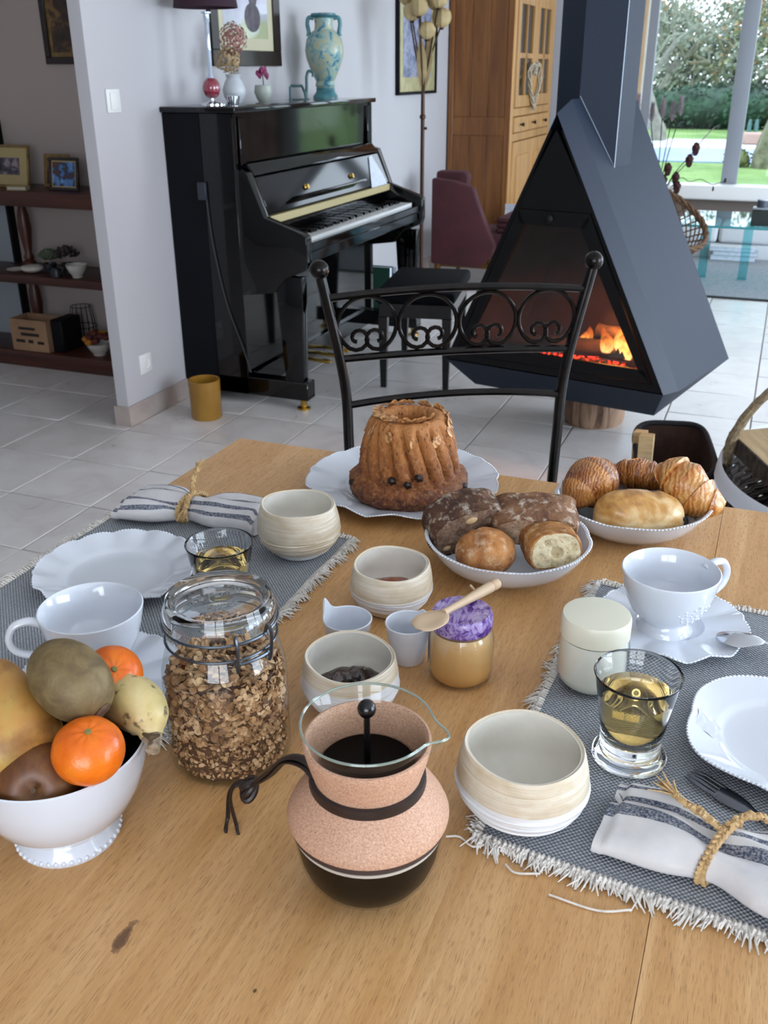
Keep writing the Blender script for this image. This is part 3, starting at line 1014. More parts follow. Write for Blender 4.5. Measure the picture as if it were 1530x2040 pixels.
for x, y, z, r in heads:
    b_ = bez([(0, 0, 1.15), (x * .12, y * .12, 1.28), (x * .45, y * .45, 1.42), (x * .95, y * .95, z - r * .9)], 14)
    br = MB().tube(b_, .0045, 6).build('branch', m_bronze, lp)
    sh_ = MB().ell((x, y, z), r, r, r, 20, 12, lambda d, q: q * (1 + .035 * sin(9 * atan2(d.y, d.x))) if d.z < .75 else q * .9)
    sh_.build('blossom_shade', m_shade_paper, lp)
    MB().lathe([(0, -.01), (.012, -.008), (.016, .008), (0, .010)], 10, c=(x, y, z - r)).build('calyx', m_bronze, lp)
lf = MB()
for k, (dx, dy) in enumerate(((.05, -.02), (.02, .03), (-.05, 0.0), (.0, -.05))):
    lf = MB()
    def lfn(u, v, dx=dx, dy=dy, k=k):
        w = .030 * sin(pi * min(1, u * .9 + .08)) * (v - .5) * 2
        a = k * 1.1
        return (dx * u + w * cos(a), dy * u + w * sin(a), 1.22 + .30 * u)
    lf.grid(lfn, 8, 2)
    lf.build('paper_leaf', m_shade_paper, lp)

# burgundy velvet lounge chair seen from behind
m_velvet = NT('burgundy_velvet')
m_velvet.col(m_velvet.ramp(m_velvet.noise(6, 4), [(.3, '360f16'), (.7, '4a1a22')])).set(Roughness=.8)
m_velvet.b.inputs['Sheen Weight'].default_value = .12
m_velvet.b.inputs['Sheen Tint'].default_value = lin('b08088')
m_velvet = m_velvet.m
vc = thing('lounge_chair', 'burgundy velvet lounge chair with high back between piano and fireplace', 'armchair', (-1.95, 6.35, 0), 0)
VS = 1.076


def vp(P):
    return [(x * VS, (z - 1.34) * VS + 1.34) for x, z in P]


MB().prism(vp([(-.20, .225), (.12, .215), (.205, .30), (.21, .36), (.14, .50), (.085, .63), (.065, .69), (-.06, .725), (-.20, .74)]), -.03, .05, 'Y', bev=.014).build('backrest', m_velvet, vc)
MB().prism(vp([(-.20, .60), (-.02, .60), (.01, .75), (-.02, .775), (-.20, .775)]), .055, .16, 'Y', bev=.02).build('head_cushion', m_velvet, vc)
MB().box(-.24, .33, .06, .56, .20, .34, .04, 3).build('seat', m_velvet, vc)
for k in range(3):
    MB().box(.20, .36, .10, .52, .345 + k * .034, .375 + k * .034, .014, 3).build('arm_roll', m_velvet, vc)
m_gold_leg = M('gilded_leg', '6b4a1c', .4, .5)
for x in (-.18, .20):
    for y in (.02, .50):
        MB().lathe([(0, 0), (.014, 0), (.03, .20), (0, .20)], 12).build('leg', m_gold_leg, vc, (x, y, 0))
MB().box(-.16, .18, .005, .035, .12, .2, .004).build('front_rail', m_gold_leg, vc)
nb = thing('note_card', 'small white card standing behind the velvet chair', 'card', (-1.82, 7.12, .352))
MB().box(-.05, .05, 0, .002, 0, .10).xf(rotm(radians(-8), 0, 0)).build('front_leaf', m_paper, nb)
MB().box(-.05, .05, 0, .002, 0, .10).xf(rotm(radians(8), 0, 0, (0, .016, 0))).build('rear_leaf', m_paper, nb)
stl = thing('side_stool', 'low dark wooden stool by the armoire carrying a white card', 'stool', (-1.82, 7.12, 0))
MB().box(-.10, .10, -.09, .09, .325, .352, .006, 2).build('seat', m_cherry, stl)
for x in (-.075, .075):
    for y in (-.065, .065):
        MB().box(x - .012, x + .012, y - .012, y + .012, 0, .325, .002).build('leg', m_cherry, stl)

# ================================================================ FIREPLACE
fp = thing('fireplace', 'dark tent-shaped metal fireplace with hexagonal chimney and glass door', 'fireplace', (0, 0, 0))
m_iron = M('graphite_enamel', '16202f', .5, 0, '1b2637', 200, bump=(400, .05, .001), spec=.25)
m_iron_dark = M('black_enamel', '030406', .5, spec=.25)
m_soot_glow = NT('soot_glow_firebrick')
szs = m_soot_glow.n('ShaderNodeSeparateXYZ')
m_soot_glow.l(m_soot_glow.tc(), szs.inputs[0])
m_soot_glow.col(m_soot_glow.ramp(m_soot_glow.math('ADD', szs.outputs[2], m_soot_glow.math('MULTIPLY', m_soot_glow.noise(9, 4), .25)), [(.40, '5a3c28'), (.56, '3a261a'), (.78, '050404')])).set(Roughness=.95)  # black soot above; fire glow painted into the browner lower part
m_soot_glow.b.inputs['Specular IOR Level'].default_value = .05
m_soot_glow = m_soot_glow.m
FA = Vector((-.273, 3.404, .28))
FU = Vector((-.896, .182, 0)).normalized()
FV = Vector((.168, .616, 0)).normalized()
FLEN, FDEP, APX, APZ = .914, .638, .490, 1.235


def fq(s, v, z):
    return FA + FU * s + FV * v + Vector((0, 0, z - .28))


def tri(s0, s1, sa, zb, za, v):
    return [fq(s0, v, zb), fq(s1, v, zb), fq(sa, v, za)]


bd = MB()
# outer shell: bevelled front edge, side panels, back, lower taper
T0 = tri(.014, FLEN - .014, APX, .288, APZ - .03, 0)
T1 = tri(-.004, FLEN + .004, APX, .28, APZ + .012, .105)
T2 = tri(-.004, FLEN + .004, APX, .28, APZ + .012, FDEP)
vs = T0 + T1 + T2
bd.add(vs, [(0, 3, 5, 2), (3, 6, 8, 5), (1, 2, 5, 4), (4, 5, 8, 7), (6, 7, 8)])
shell = bd.build('side_shell', m_iron, fp, ang=8)
zb2 = .178
tp = MB()
B0 = [fq(.014, 0, .288), fq(FLEN - .014, 0, .288), fq(FLEN + .004, .105, .28), fq(FLEN + .004, FDEP, .28), fq(-.004, FDEP, .28), fq(-.004, .105, .28)]
B1 = [fq(.07, .085, zb2), fq(FLEN - .10, .085, zb2), fq(FLEN - .10, .1, zb2), fq(FLEN - .10, FDEP - .10, zb2), fq(.09, FDEP - .10, zb2), fq(.07, .1, zb2)]
tp.add(B0 + B1, [(i, (i + 1) % 6, (i + 1) % 6 + 6, i + 6) for i in range(6)] + [(6, 7, 8, 9, 10, 11)])
tp.build('tapered_base', m_iron, fp, ang=15)


def fplate(poly, v0, v1, name, mat, bev=0.0, parent=None):
    n = len(poly)
    mb = MB()
    mb.add([fq(s, v0, z) for s, z in poly] + [fq(s, v1, z) for s, z in poly], [tuple(range(n))[::-1], tuple(range(n, 2 * n))] + [(i, (i + 1) % n, n + (i + 1) % n, n + i) for i in range(n)])
    return mb.build(name, mat, parent or fp, ang=20)


def edge_s(z, side, inset):
    """front triangle edge at height z"""
    t = (z - .288) / (APZ - .03 - .288)
    return (.014 + inset) * (1 - t) + (APX + inset * .4) * t if side == 0 else (FLEN - .014 - inset) * (1 - t) + (APX - inset * .4) * t


ZD = .885
fplate([(edge_s(ZD + .002, 0, .012), ZD + .002), (edge_s(ZD + .002, 1, .012), ZD + .002), (APX + .002, APZ - .085), (APX - .002, APZ - .085)], .004, .014, 'upper_plate', m_iron_dark)
fplate([(.02, .292), (FLEN - .02, .292), (edge_s(.318, 1, .008), .318), (edge_s(.318, 0, .008), .318)], .002, .012, 'lower_sill', m_iron_dark)
# front surround strips beside the door
fplate([(edge_s(.30, 0, .002), .30), (edge_s(.30, 0, .026), .30), (edge_s(1.15, 0, .02), 1.15), (edge_s(1.15, 0, .002), 1.15)], .001, .016, 'front_edge', m_iron_dark)
fplate([(edge_s(.30, 1, .002), .30), (edge_s(.30, 1, .026), .30), (edge_s(1.15, 1, .02), 1.15), (edge_s(1.15, 1, .002), 1.15)], .001, .016, 'front_edge', m_iron_dark)
# door: frame of four bars, pane, handle
z0d, z1d = .322, ZD
dL0, dL1, dR0, dR1 = edge_s(z0d, 1, .032), edge_s(z1d, 1, .03), edge_s(z0d, 0, .032), edge_s(z1d, 0, .03)
door = fplate([(dR0, z0d), (dL0, z0d), (dL0 - .03, z0d + .045), (dR0 + .03, z0d + .045)], -.004, .012, 'door_frame', m_iron_dark)
gR0, gL0, gR1, gL1 = dR0 + .052, dL0 - .050, dR1 + .030, dL1 - .030
fplate([(dR1 + .004, z1d - .05), (dL1 - .004, z1d - .05), (dL1, z1d), (dR1, z1d)], -.004, .012, 'frame_bar', m_iron_dark, parent=door)
fplate([(dR0, z0d), (gR0, z0d + .045), (gR1, z1d - .05), (dR1, z1d)], -.004, .012, 'frame_bar', m_iron_dark, parent=door)
fplate([(dL0, z0d), (gL0, z0d + .045), (gL1, z1d - .05), (dL1, z1d)], -.004, .012, 'frame_bar', m_iron_dark, parent=door)
m_fire_glass = thin_glass('fire_door_glass', (.62, .60, .60, 1), extra=.015)
fplate([(gR0 - .01, z0d + .04), (gL0 + .01, z0d + .04), (gL1 + .008, z1d - .045), (gR1 - .008, z1d - .045)], .005, .008, 'pane', m_fire_glass, parent=door)
em_ = MB()
es, ez_ = gR0 + .085, z0d + .075
em_.add([fq(es - x, .0035, ez_ + z) for x, z in ((-.030, 0), (-.017, .020), (-.010, .010), (.004, .036), (.012, .014), (.020, .026), (.034, 0))], [(0, 2, 1), (0, 6, 4, 3, 2), (4, 6, 5)])
em_.add([fq(es - x, .0035, ez_ + z) for x, z in ((-.045, -.014), (.05, -.014), (.05, -.008), (-.045, -.008))], [(0, 1, 2, 3)])
em_.build('door_emblem', M('emblem_grey', '4a4238', .5), door)
hd_ = MB().lathe([(0, 0), (.014, 0), (.016, .010), (.010, .016), (0, .018)], 18)
q_ = fq(APX + .0, -.004, z1d - .025)
hd_.xf(Matrix.Translation(q_) @ (-FU.cross(Vector((0, 0, 1)))).normalized().to_track_quat('Z', 'Y').to_matrix().to_4x4())
hd_.build('door_knob', m_iron_dark, door)
# fire chamber
ch = MB()
c0 = [fq(.05, .02, .325), fq(FLEN - .05, .02, .325), fq(APX + .11, .02, .93), fq(APX - .11, .02, .93)]
c1 = [fq(.12, .42, .325), fq(FLEN - .12, .42, .325), fq(APX + .08, .36, .90), fq(APX - .08, .36, .90)]
ch.add(c0 + c1, [(0, 1, 5, 4), (4, 5, 6, 7), (0, 4, 7, 3), (1, 2, 6, 5), (2, 3, 7, 6)])
ch.build('fire_chamber', m_soot_glow, fp, ang=20)
# hexagonal chimney
hx = MB()
RC = .138
hc = Vector((APX + .004, .17 + RC))
pts = [(hc.x + RC * sin(k * pi / 3), hc.y - RC * cos(k * pi / 3)) for k in range(6)]
hx.add([fq(s, v, .95) for s, v in pts] + [fq(s, v, CZ) for s, v in pts], [(k, (k + 1) % 6, (k + 1) % 6 + 6, k + 6) for k in range(6)])
hx.build('chimney', m_iron, fp, ang=10)
sm_ = MB()
m_seam = M('chimney_seam', '9aa2ac', .4, .5)
sm_.tube([fq(*pts[5], 1.0), fq(*pts[5], CZ)], .0018, 4)
sm_.tube([fq(hc.x - RC * .866 - .001, hc.y - RC / 2, 1.016), fq(hc.x - .002, hc.y - RC - .001, 1.255)], .0018, 4)
sm_.build('weld_seam', m_seam, fp)

# fire: burning logs, embers and flames standing in the chamber
m_charlog = M('charred_log', '120b08', .9, 0, '3a2416', 30, bump=(60, .5, .004))


def logx(mb, p0, p1, r, seed=0, seg=14, n=8):
    pts = [Vector(p0).lerp(Vector(p1), i / n) for i in range(n + 1)]
    s0 = len(mb.v)
    mb.tube(pts, [r * (.95 + .1 * sin(i * 1.3 + seed)) for i in range(n + 1)], seg)
    mb.v[s0:] = [tuple(Vector(v) + Vector((fbm(v, 40), fbm((v[0] + 5, v[1], v[2]), 40), fbm((v[0], v[1] + 7, v[2]), 40))) * r * .12) for v in mb.v[s0:]]
    return mb


em = NT('ember')
efac = em.noise(55, 4)
em.col(em.ramp(efac, [(.4, '0a0605'), (.6, '2a0a06')])).set(Roughness=.9)
em.l(em.ramp(efac, [(.47, (0, 0, 0, 1)), (.58, (.9, .03, .01, 1)), (.72, (1, .10, .04, 1))]), em.b.inputs['Emission Color'])
em.b.inputs['Emission Strength'].default_value = 4.0
for k, (a, b, r) in enumerate((((.10, .10, .365), (.42, .24, .372), .032), ((.16, .24, .375), (.52, .14, .37), .034), ((.10, .17, .425), (.36, .19, .44), .028), ((.40, .22, .36), (.70, .16, .36), .03))):
    lbl = ('charred log lying across the front of the fire', 'charred log behind the glowing one in the fire', 'burning log laid on top of the other two', 'half burnt log at the far left of the fire')[k]
    tag(logx(MB(), fq(*a), fq(*b), r, k).build('burning_log', m_charlog), lbl, 'log')
eb = MB()
for k in range(90):
    s_, v_ = R.uniform(.10, .58), R.uniform(.06, .28)
    eb.ell(fq(s_, v_, .332), R.uniform(.008, .02), R.uniform(.008, .02), R.uniform(.006, .012), 6, 5)
tag(eb.build('glowing_embers', em.m), 'red glowing ember bed under the burning logs', 'embers', kind='stuff')
fm_ = NT('flame')
fm_.t.nodes.remove(fm_.b)
ez = fm_.n('ShaderNodeEmission')
tz = fm_.n('ShaderNodeBsdfTransparent')
mxz = fm_.n('ShaderNodeMixShader')
sv = fm_.attr('sv')
fm_.l(fm_.ramp(sv, [(0, (1, .55, .18, 1)), (.4, (1, .30, .05, 1)), (1, (.8, .08, .01, 1))]), ez.inputs[0])
ez.inputs[1].default_value = 6.5
nf = fm_.noise(30, 3, fm_.tc(scale=(1, 1, .45)), .6, 1.5)
lwf = fm_.n('ShaderNodeLayerWeight')
edge_f = fm_.math('POWER', fm_.math('SUBTRACT', 1.0, lwf.outputs['Facing']), 1.8)
fm_.l(fm_.math('MULTIPLY', edge_f, fm_.math('MULTIPLY', fm_.math('SUBTRACT', 1.0, sv), fm_.ramp(nf, [(.36, (0, 0, 0, 1)), (.66, (.9, .9, .9, 1))]))), mxz.inputs[0])
fm_.l(tz.outputs[0], mxz.inputs[1])
fm_.l(ez.outputs[0], mxz.inputs[2])
fm_.l(mxz.outputs[0], fm_.out.inputs[0])
fl_specs = [(.205, .11, .08, .10), (.235, .14, .10, .16), (.29, .12, .08, .10), (.185, .07, .06, .08), (.40, .18, .07, .08), (.24, .20, .09, .13)]
for k, (s_, v_, w_, h_) in enumerate(fl_specs):
    f = MB()

    def ff(u, v, k=k):
        a = 2 * pi * u
        rr = .5 * sin(pi * min(1, v * .85 + .13)) * (1 - v * .6)
        sway = .25 * sin(v * 4 + k * 2) * v
        return fq(s_ + w_ * (rr * cos(a) + sway), v_ + w_ * .5 * rr * sin(a), .375 + h_ * v)
    f.grid(ff, 14, 12, cu=True, at=lambda u, v: v)
    tag(f.build('flame', fm_.m, None, fixn=False), 'orange flame licking up from the burning logs', 'flame', 'flames in the fireplace')
fl_l = bpy.data.lights.new('fire_glow', 'POINT')
fl_l.energy, fl_l.color, fl_l.shadow_soft_size = 13.0, (1, .34, .08), .05
fo = bpy.data.objects.new('fire_glow', fl_l)
COL.objects.link(fo)
fo.location = fq(.26, .10, .50)

# log block under the fireplace
lgm = NT('olive_log_bark')
lv = lgm.tc(scale=(1, 1, .12))
lgm.col(lgm.ramp(lgm.noise(24, 6, lv, .65, 1.0), [(.34, '4a3428'), (.46, '7c5c48'), (.56, 'a88a70'), (.68, '8a6a54')])).set(Roughness=.7)
lgm.bump(lgm.noise(30, 5, lv), .5, .006)
lg_ = thing('log_block', 'stout round log block on the tiles carrying the fireplace', 'log', (-.60, 3.885, 0))
MB().lathe([(.117, 0), (.122, .02), (.124, .09), (.120, .16), (.118, .177)], 40, lambda t, r, z, k: (r * (1 + .03 * sin(3 * t + 1) + .02 * sin(11 * t)), z)).build('bark', lgm.m, lg_)
MB().lathe([(0, 0), (.118, 0), (.1175, .002), (0, .002)], 40, c=(0, 0, .175)).build('cut_end', m_pine, lg_)

# ================================================================ SITTING AREA BY THE WINDOW
m_rug = M('grey_rug', '8f9299', .95, 0, 'a3a6ac', 60, bump=(300, .4, .003))
rg = thing('area_rug', 'flat grey rug with a dark border under the glass table', 'rug', (0, 0, 0))
MB().box(-1.7, 2.2, 6.56, 8.02, .0005, .010, .003).build('pile_field', m_rug, rg)
m_rugb = M('rug_border', '2c2f33', .9)
MB().box(-1.72, 2.22, 6.535, 6.56, .0005, .012, .003).build('border', m_rugb, rg)
m_sofa = M('white_sofa_fabric', 'd9dbdf', .8, bump=(200, .2, .002))
sf = thing('window_bench', 'long low white upholstered bench below the far window', 'bench', (0, 0, 0))
MB().box(-1.1, 2.4, 8.06, 8.58, .0005, .11, .01, 2).build('bench_base', m_sofa, sf)
for x0, x1 in ((-1.1, -.42), (-.41, .45), (.46, 1.4), (1.41, 2.4)):
    MB().box(x0, x1, 8.05, 8.58, .112, .235, .03, 3).build('seat_cushion', m_sofa, sf)
for k, (c_, dx) in enumerate((('d5dfe4', 0), ('aebfc9', .015), ('e2e6e8', -.01))):
    bk_ = thing('book', ('bottom pale book of the stack lying by the white bench', 'middle blue grey book of the stack by the white bench', 'top white book of the stack by the white bench')[k], 'book', (-.28 + dx, 7.96, .0125 + k * .034))
    mm_ = M('book_cover_' + c_, c_, .4)
    MB().box(-.16, .16, -.06, .06, 0, .003).box(-.16, .16, -.06, .06, .029, .032).box(-.163, -.16, -.06, .06, 0, .032).build('cover', mm_, bk_)
    MB().box(-.158, .155, -.056, .056, .0032, .0288).build('pages', m_paper, bk_)
gt = thing('glass_table', 'glass coffee table with greenish edges on the grey rug', 'table', (0, 0, 0))
m_gt = NT('greenish_glass')
m_gt.t.nodes.remove(m_gt.b)
tr_ = m_gt.n('ShaderNodeBsdfTransparent')
tr_.inputs[0].default_value = (.55, .86, .88, 1)
gl_ = m_gt.n('ShaderNodeBsdfGlossy')
gl_.inputs['Roughness'].default_value = .02
ms_ = m_gt.n('ShaderNodeMixShader')
m_gt.l(schlick(m_gt, 1.5), ms_.inputs[0])
m_gt.l(tr_.outputs[0], ms_.inputs[1])
m_gt.l(gl_.outputs[0], ms_.inputs[2])
m_gt.l(ms_.outputs[0], m_gt.out.inputs[0])
MB().box(-.62, .50, 6.75, 7.50, .405, .42, .003).build('top', m_gt.m, gt)
m_gedge = M('green_glass_edge', '3e8a90', .1, coat=.5)
MB().box(-.62, .50, 6.745, 6.75, .405, .42).build('front_edge', m_gedge, gt)
for x in (-.445, -.175, .42):
    lg2 = MB().box(x - .03, x + .03, 7.165, 7.19, .0125, .404, .002)
    o_ = lg2.build('leg', m_gt.m, gt)
    MB().box(x - .03, x + .03, 7.16, 7.164, .0125, .022).build('foot_edge', m_gedge, o_)
ca = thing('candle_holder', 'dark square candle holder on the glass coffee table', 'candle holder', (-.105, 6.86, .4205))
m_slate = M('dark_green_slate', '1c2724', .3)
MB().box(-.058, .058, -.05, .05, 0, .10, .004).build('body', m_slate, ca)
MB().box(-.058, .058, -.05, .05, .10, .112, .003).build('top_plate', M('grey_plate', '8d939c', .3), ca)
MB().lathe([(0, .112), (.036, .112), (.036, .155), (0, .155)], 24).build('candle', M('grey_candle', '3c4654', .4), ca)
MB().lathe([(0, .155), (.036, .155), (.036, .162), (0, .162)], 24).build('candle_top', M('pale_wax', 'c8ccd2', .5), ca)

# rattan chair with woven back, wooden leg
m_rattan = M('brown_rattan', '4c3626', .7, 0, '6e5238', 60)
m_leg_w = wood('rattan_chair_leg', '4a2410', '6e3a18', '864c24', 'Z')
rc = thing('rattan_chair', 'rattan bowl chair with open woven lattice beside the fireplace', 'chair', (-.685, 6.45, 0))
rim = []
for i in range(60):
    t = 2 * pi * i / 60
    rim.append(Vector((.285 * cos(t), .20 * sin(t), .52 + .20 * sin(t + 2.2))))


def rim_at(t):
    return Vector((.285 * cos(t), .20 * sin(t), .50 + .17 * cos(t - 2.35)))


rim = [rim_at(2 * pi * i / 60) for i in range(60)]
cen = Vector((.06, 0, .27))
rmb = MB()
for k in range(3):
    rmb.tube([p + Vector((0, 0, .012)) * cos(i * .9 + k * 2.1) + (p - cen).normalized() * .010 * sin(i * .9 + k * 2.1) for i, p in enumerate(rim)], .012, 6, True)
rmb.build('rim', m_rattan, rc)
lat = MB()


def bowl_pt(t, u):
    p = rim_at(t)
    q = cen.lerp(p, u)
    q.z -= .10 * u * (1 - u) * 2
    return q


for sgn in (-1, 1):
    for k in range(30):
        t0 = 2 * pi * k / 30
        lat.tube([bowl_pt(t0 + sgn * 1.2 * (1 - u / 10), .18 + .82 * u / 10) for u in range(11)], .0048, 5)
lat.build('woven_lattice', m_rattan, rc)
MB().tube([cen + Vector((.075 * cos(a_ * pi / 12), .075 * sin(a_ * pi / 12), 0)) for a_ in range(24)], .02, 8, True).build('lower_ring', m_rattan, rc)
for a_ in (0, 2 * pi / 3, 4 * pi / 3):
    MB().tube([cen + Vector((.07 * cos(a_), .07 * sin(a_), .0)), Vector((.06 + .19 * cos(a_), .2 * sin(a_), 0.0))], [.028, .018], 10).build('leg', m_leg_w, rc)
rv = thing('dried_bouquet', 'dark dried flower stems and grass plumes in a tall vase by the window', 'plant', (-.86, 7.62, 0))
MB().lathe([(0, 0), (.08, 0), (.11, .10), (.10, .25), (.06, .38), (.07, .42), (.06, .42), (.05, .38), (.09, .24), (.07, .02), (0, .02)], 32).build('vase', M('dark_stoneware', '2a2624', .5), rv)
m_stem_d = M('dark_stem', '1e1614', .8)
m_plume = M('grass_plume', '8a7a80', .95, 0, '9c8c92', 60)
m_bloom_d = M('dark_bloom', '2a1010', .8, 0, '481c18', 60)


def stem_to(p, r=.0035):
    b_ = bez([(0, 0, .25), (p[0] * .3, p[1] * .3, .45 + (p[2] - .45) * .35), p], 14)
    return MB().tube(b_, r, 5)


for k, p in enumerate(((-.02, .0, 1.02), (.045, .02, 1.0), (.10, 0, 1.04), (-.1, .05, .99), (-.2, .02, 1.05))):
    stem_to(p).build('stem', m_stem_d, rv)
    f = MB()
    for q in range(60):
        u = q / 60
        a = q * 2.4
        c = Vector(p) + Vector((.0, 0, .11 * u))
        f.tube([c, c + Vector((.028 * cos(a) * (1 - u * .5), .028 * sin(a), .035)) * 1.0], [.0035, .0008], 4, caps=False)
    f.build('plume', m_plume, rv, fixn=False)
for k, p in enumerate(((.06, 0, .68), (.12, .01, .62), (.04, -.02, .60), (.20, .03, .74), (.235, .03, .82), (.14, -.02, .56))):
    stem_to(p, .003).build('stem', m_stem_d, rv)
    MB().ell(p, .026, .022, .040, 12, 9, lambda d, q: q * (1 + .22 * sin(4 * atan2(d.y, d.x) + 5 * d.z))).build('seed_head', m_bloom_d, rv)
tw = bez([(.06, 0, .5), (.15, .02, .62), (.22, 0, .60), (.30, .01, .615), (.38, .0, .585), (.46, 0, .61)], 24)
MB().tube(tw, .0025, 5).build('stem', m_stem_d, rv)
MB().ell((.465, 0, .615), .008, .008, .018, 8, 6).build('leaf', m_stem_d, rv)
MB().ell((.39, 0, .555), .007, .007, .018, 8, 6).build('leaf', m_stem_d, rv)
MB().tube(bez([(.20, .03, .74), (.26, .03, .86), (.33, .03, .95), (.37, .03, .98)], 12), [.004] * 9 + [.002] * (len(bez([(0, 0, 0), (1, 0, 0), (2, 0, 0), (3, 0, 0)], 12)) - 9), 5).build('stem', m_plume, rv)

# ================================================================ GARDEN
GZ = -.15
m_lawn = NT('lawn_turf')
m_lawn.col(m_lawn.ramp(m_lawn.noise(.9, 6, None, .65), [(.3, '4e6c30'), (.5, '668644'), (.7, '80985c')])).set(Roughness=.95)
m_lawn.bump(m_lawn.noise(60, 3), .6, .02)
struct(MB().box(-40, 40, FW + .25, 80, GZ - .2, GZ).build('lawn', m_lawn.m))
m_pool = M('pool_cover_blue', '6f86a8', .35, 0, '7c94b4', 2)
pl = thing('swimming_pool', 'covered swimming pool with blue grey cover and pale kerb in the garden', 'pool', (0, 0, 0))
MB().box(-6.5, .55, 18.6, 21.6, GZ - .05, GZ + .02).build('cover', m_pool, pl)
m_kerb = M('pale_kerb_stone', 'c2c6ca', .7, 0, 'd2d6d8', 3)
for k in range(14):
    MB().box(-6.5 + k * .55, -5.96 + k * .55, 21.62, 22.5, GZ, GZ + .05, .01).build('kerb_slab', m_kerb, pl)
    MB().box(-6.5 + k * .55, -5.96 + k * .55, 22.52, 24.2, GZ, GZ + .05, .01).build('kerb_slab', m_kerb, pl)
for x in (-.95, -.80):
    tag(MB().lathe([(0, 0), (.05, 0), (.05, .3), (.03, .42), (0, .42)], 12).build('garden_light', m_teal, None, (x, 25.6, GZ)), ('left one of the two small teal posts beyond the pool', 'right one of the two small teal posts beyond the pool')[int(x > -.9)], 'post')
tag(MB().box(-.3, .3, 0, .5, 0, .22, .03).xf(rotm(0, 0, .3)).build('deck_crate', M('terracotta_crate', 'a08478', .7), None, (-.62, 22.7, GZ + .051)), 'low reddish crate standing on the pale pool terrace', 'crate')

m_bark = [M('grey_bark', '68685e', .9, 0, '828276', 8, bump=(30, .4, .02)), M('mossy_bark', '4a4c36', .9, 0, '74745c', 8, bump=(30, .4, .02)), M('pale_twig', '727868', .9, 0, '8a8e7e', 8)]


def leafcloud(mb, cen, rad, n, size, sq=.6):
    for _ in range(n):
        d = Vector((R.gauss(0, 1), R.gauss(0, 1), R.gauss(0, 1))).normalized()
        p = Vector(cen) + Vector((d.x * rad[0], d.y * rad[1], d.z * rad[2])) * R.uniform(.55, 1.05)
        a = Vector((R.gauss(0, 1), R.gauss(0, 1), R.gauss(0, 1))).normalized()
        b = a.orthogonal().normalized()
        c = a.cross(b)
        s1 = size * R.uniform(.6, 1.4)
        mb.add([p - b * s1, p - c * s1 * sq, p + b * s1, p + c * s1 * sq], [(0, 1, 2, 3)])


def tree(label, base, height, r0, lean, seed, bark, leafmat=None, nleaf=0, depth=5, spread=.75, group=None, first=.3, twigs=3):
    rr = random.Random(seed)
    t = thing('garden_tree', label, 'tree', base, 0, group)
    trunk, tw_, tips = MB(), MB(), []

    def grow(p, d, L, r, lv):
        n = 4
        pts, rad = [p], [r]
        q = p.copy()
        dd = d.copy()
        for i in range(n):
            dd = (dd + Vector((rr.gauss(0, .16), rr.gauss(0, .16), rr.gauss(.04, .10)))).normalized()
            q = q + dd * (L / n)
            pts.append(q.copy())
            rad.append(r * (1 - .38 * (i + 1) / n))
        (trunk if lv < 2 else tw_).tube(pts, rad, 8 if lv < 2 else (5 if lv < 4 else 3), caps=False)
        if lv >= depth:
            tips.append(q)
            return
        for k in range(rr.choice((2, 3)) if lv else twigs):
            a = rr.uniform(0, 2 * pi)
            side = dd.orthogonal().normalized()
            side = Matrix.Rotation(a, 3, dd) @ side
            nd = (dd * (1 - spread * .5) + side * spread + Vector((0, 0, .12))).normalized()
            i0 = rr.choice((2, 3, 4)) if lv else rr.choice((3, 4))
            grow(pts[i0], nd, L * rr.uniform(.62, .85), rad[i0] * .72, lv + 1)
    grow(Vector((0, 0, -.05)), Vector((lean[0], lean[1], 1)).normalized(), height * first, r0, 0)
    trunk.build('trunk', bark, t, fixn=False)
    tag(tw_.build('branches', bark if bark != m_bark[0] else m_bark[2], t, fixn=False), kind='stuff')
    if leafmat:
        lf_ = MB()
        for _ in range(nleaf):
            q = tips[rr.randrange(len(tips))]
            p = q + Vector((rr.gauss(0, .25), rr.gauss(0, .25), rr.gauss(0, .25)))
            a = Vector((rr.gauss(0, 1), rr.gauss(0, 1), rr.gauss(0, 1))).normalized()
            b = a.orthogonal().normalized()
            c = a.cross(b)
            s1 = .05 * rr.uniform(.6, 1.5)
            lf_.add([p - b * s1, p - c * s1 * .6, p + b * s1, p + c * s1 * .6], [(0, 1, 2, 3)])
        tag(lf_.build('leaves', leafmat, t, fixn=False), kind='stuff')
    return t


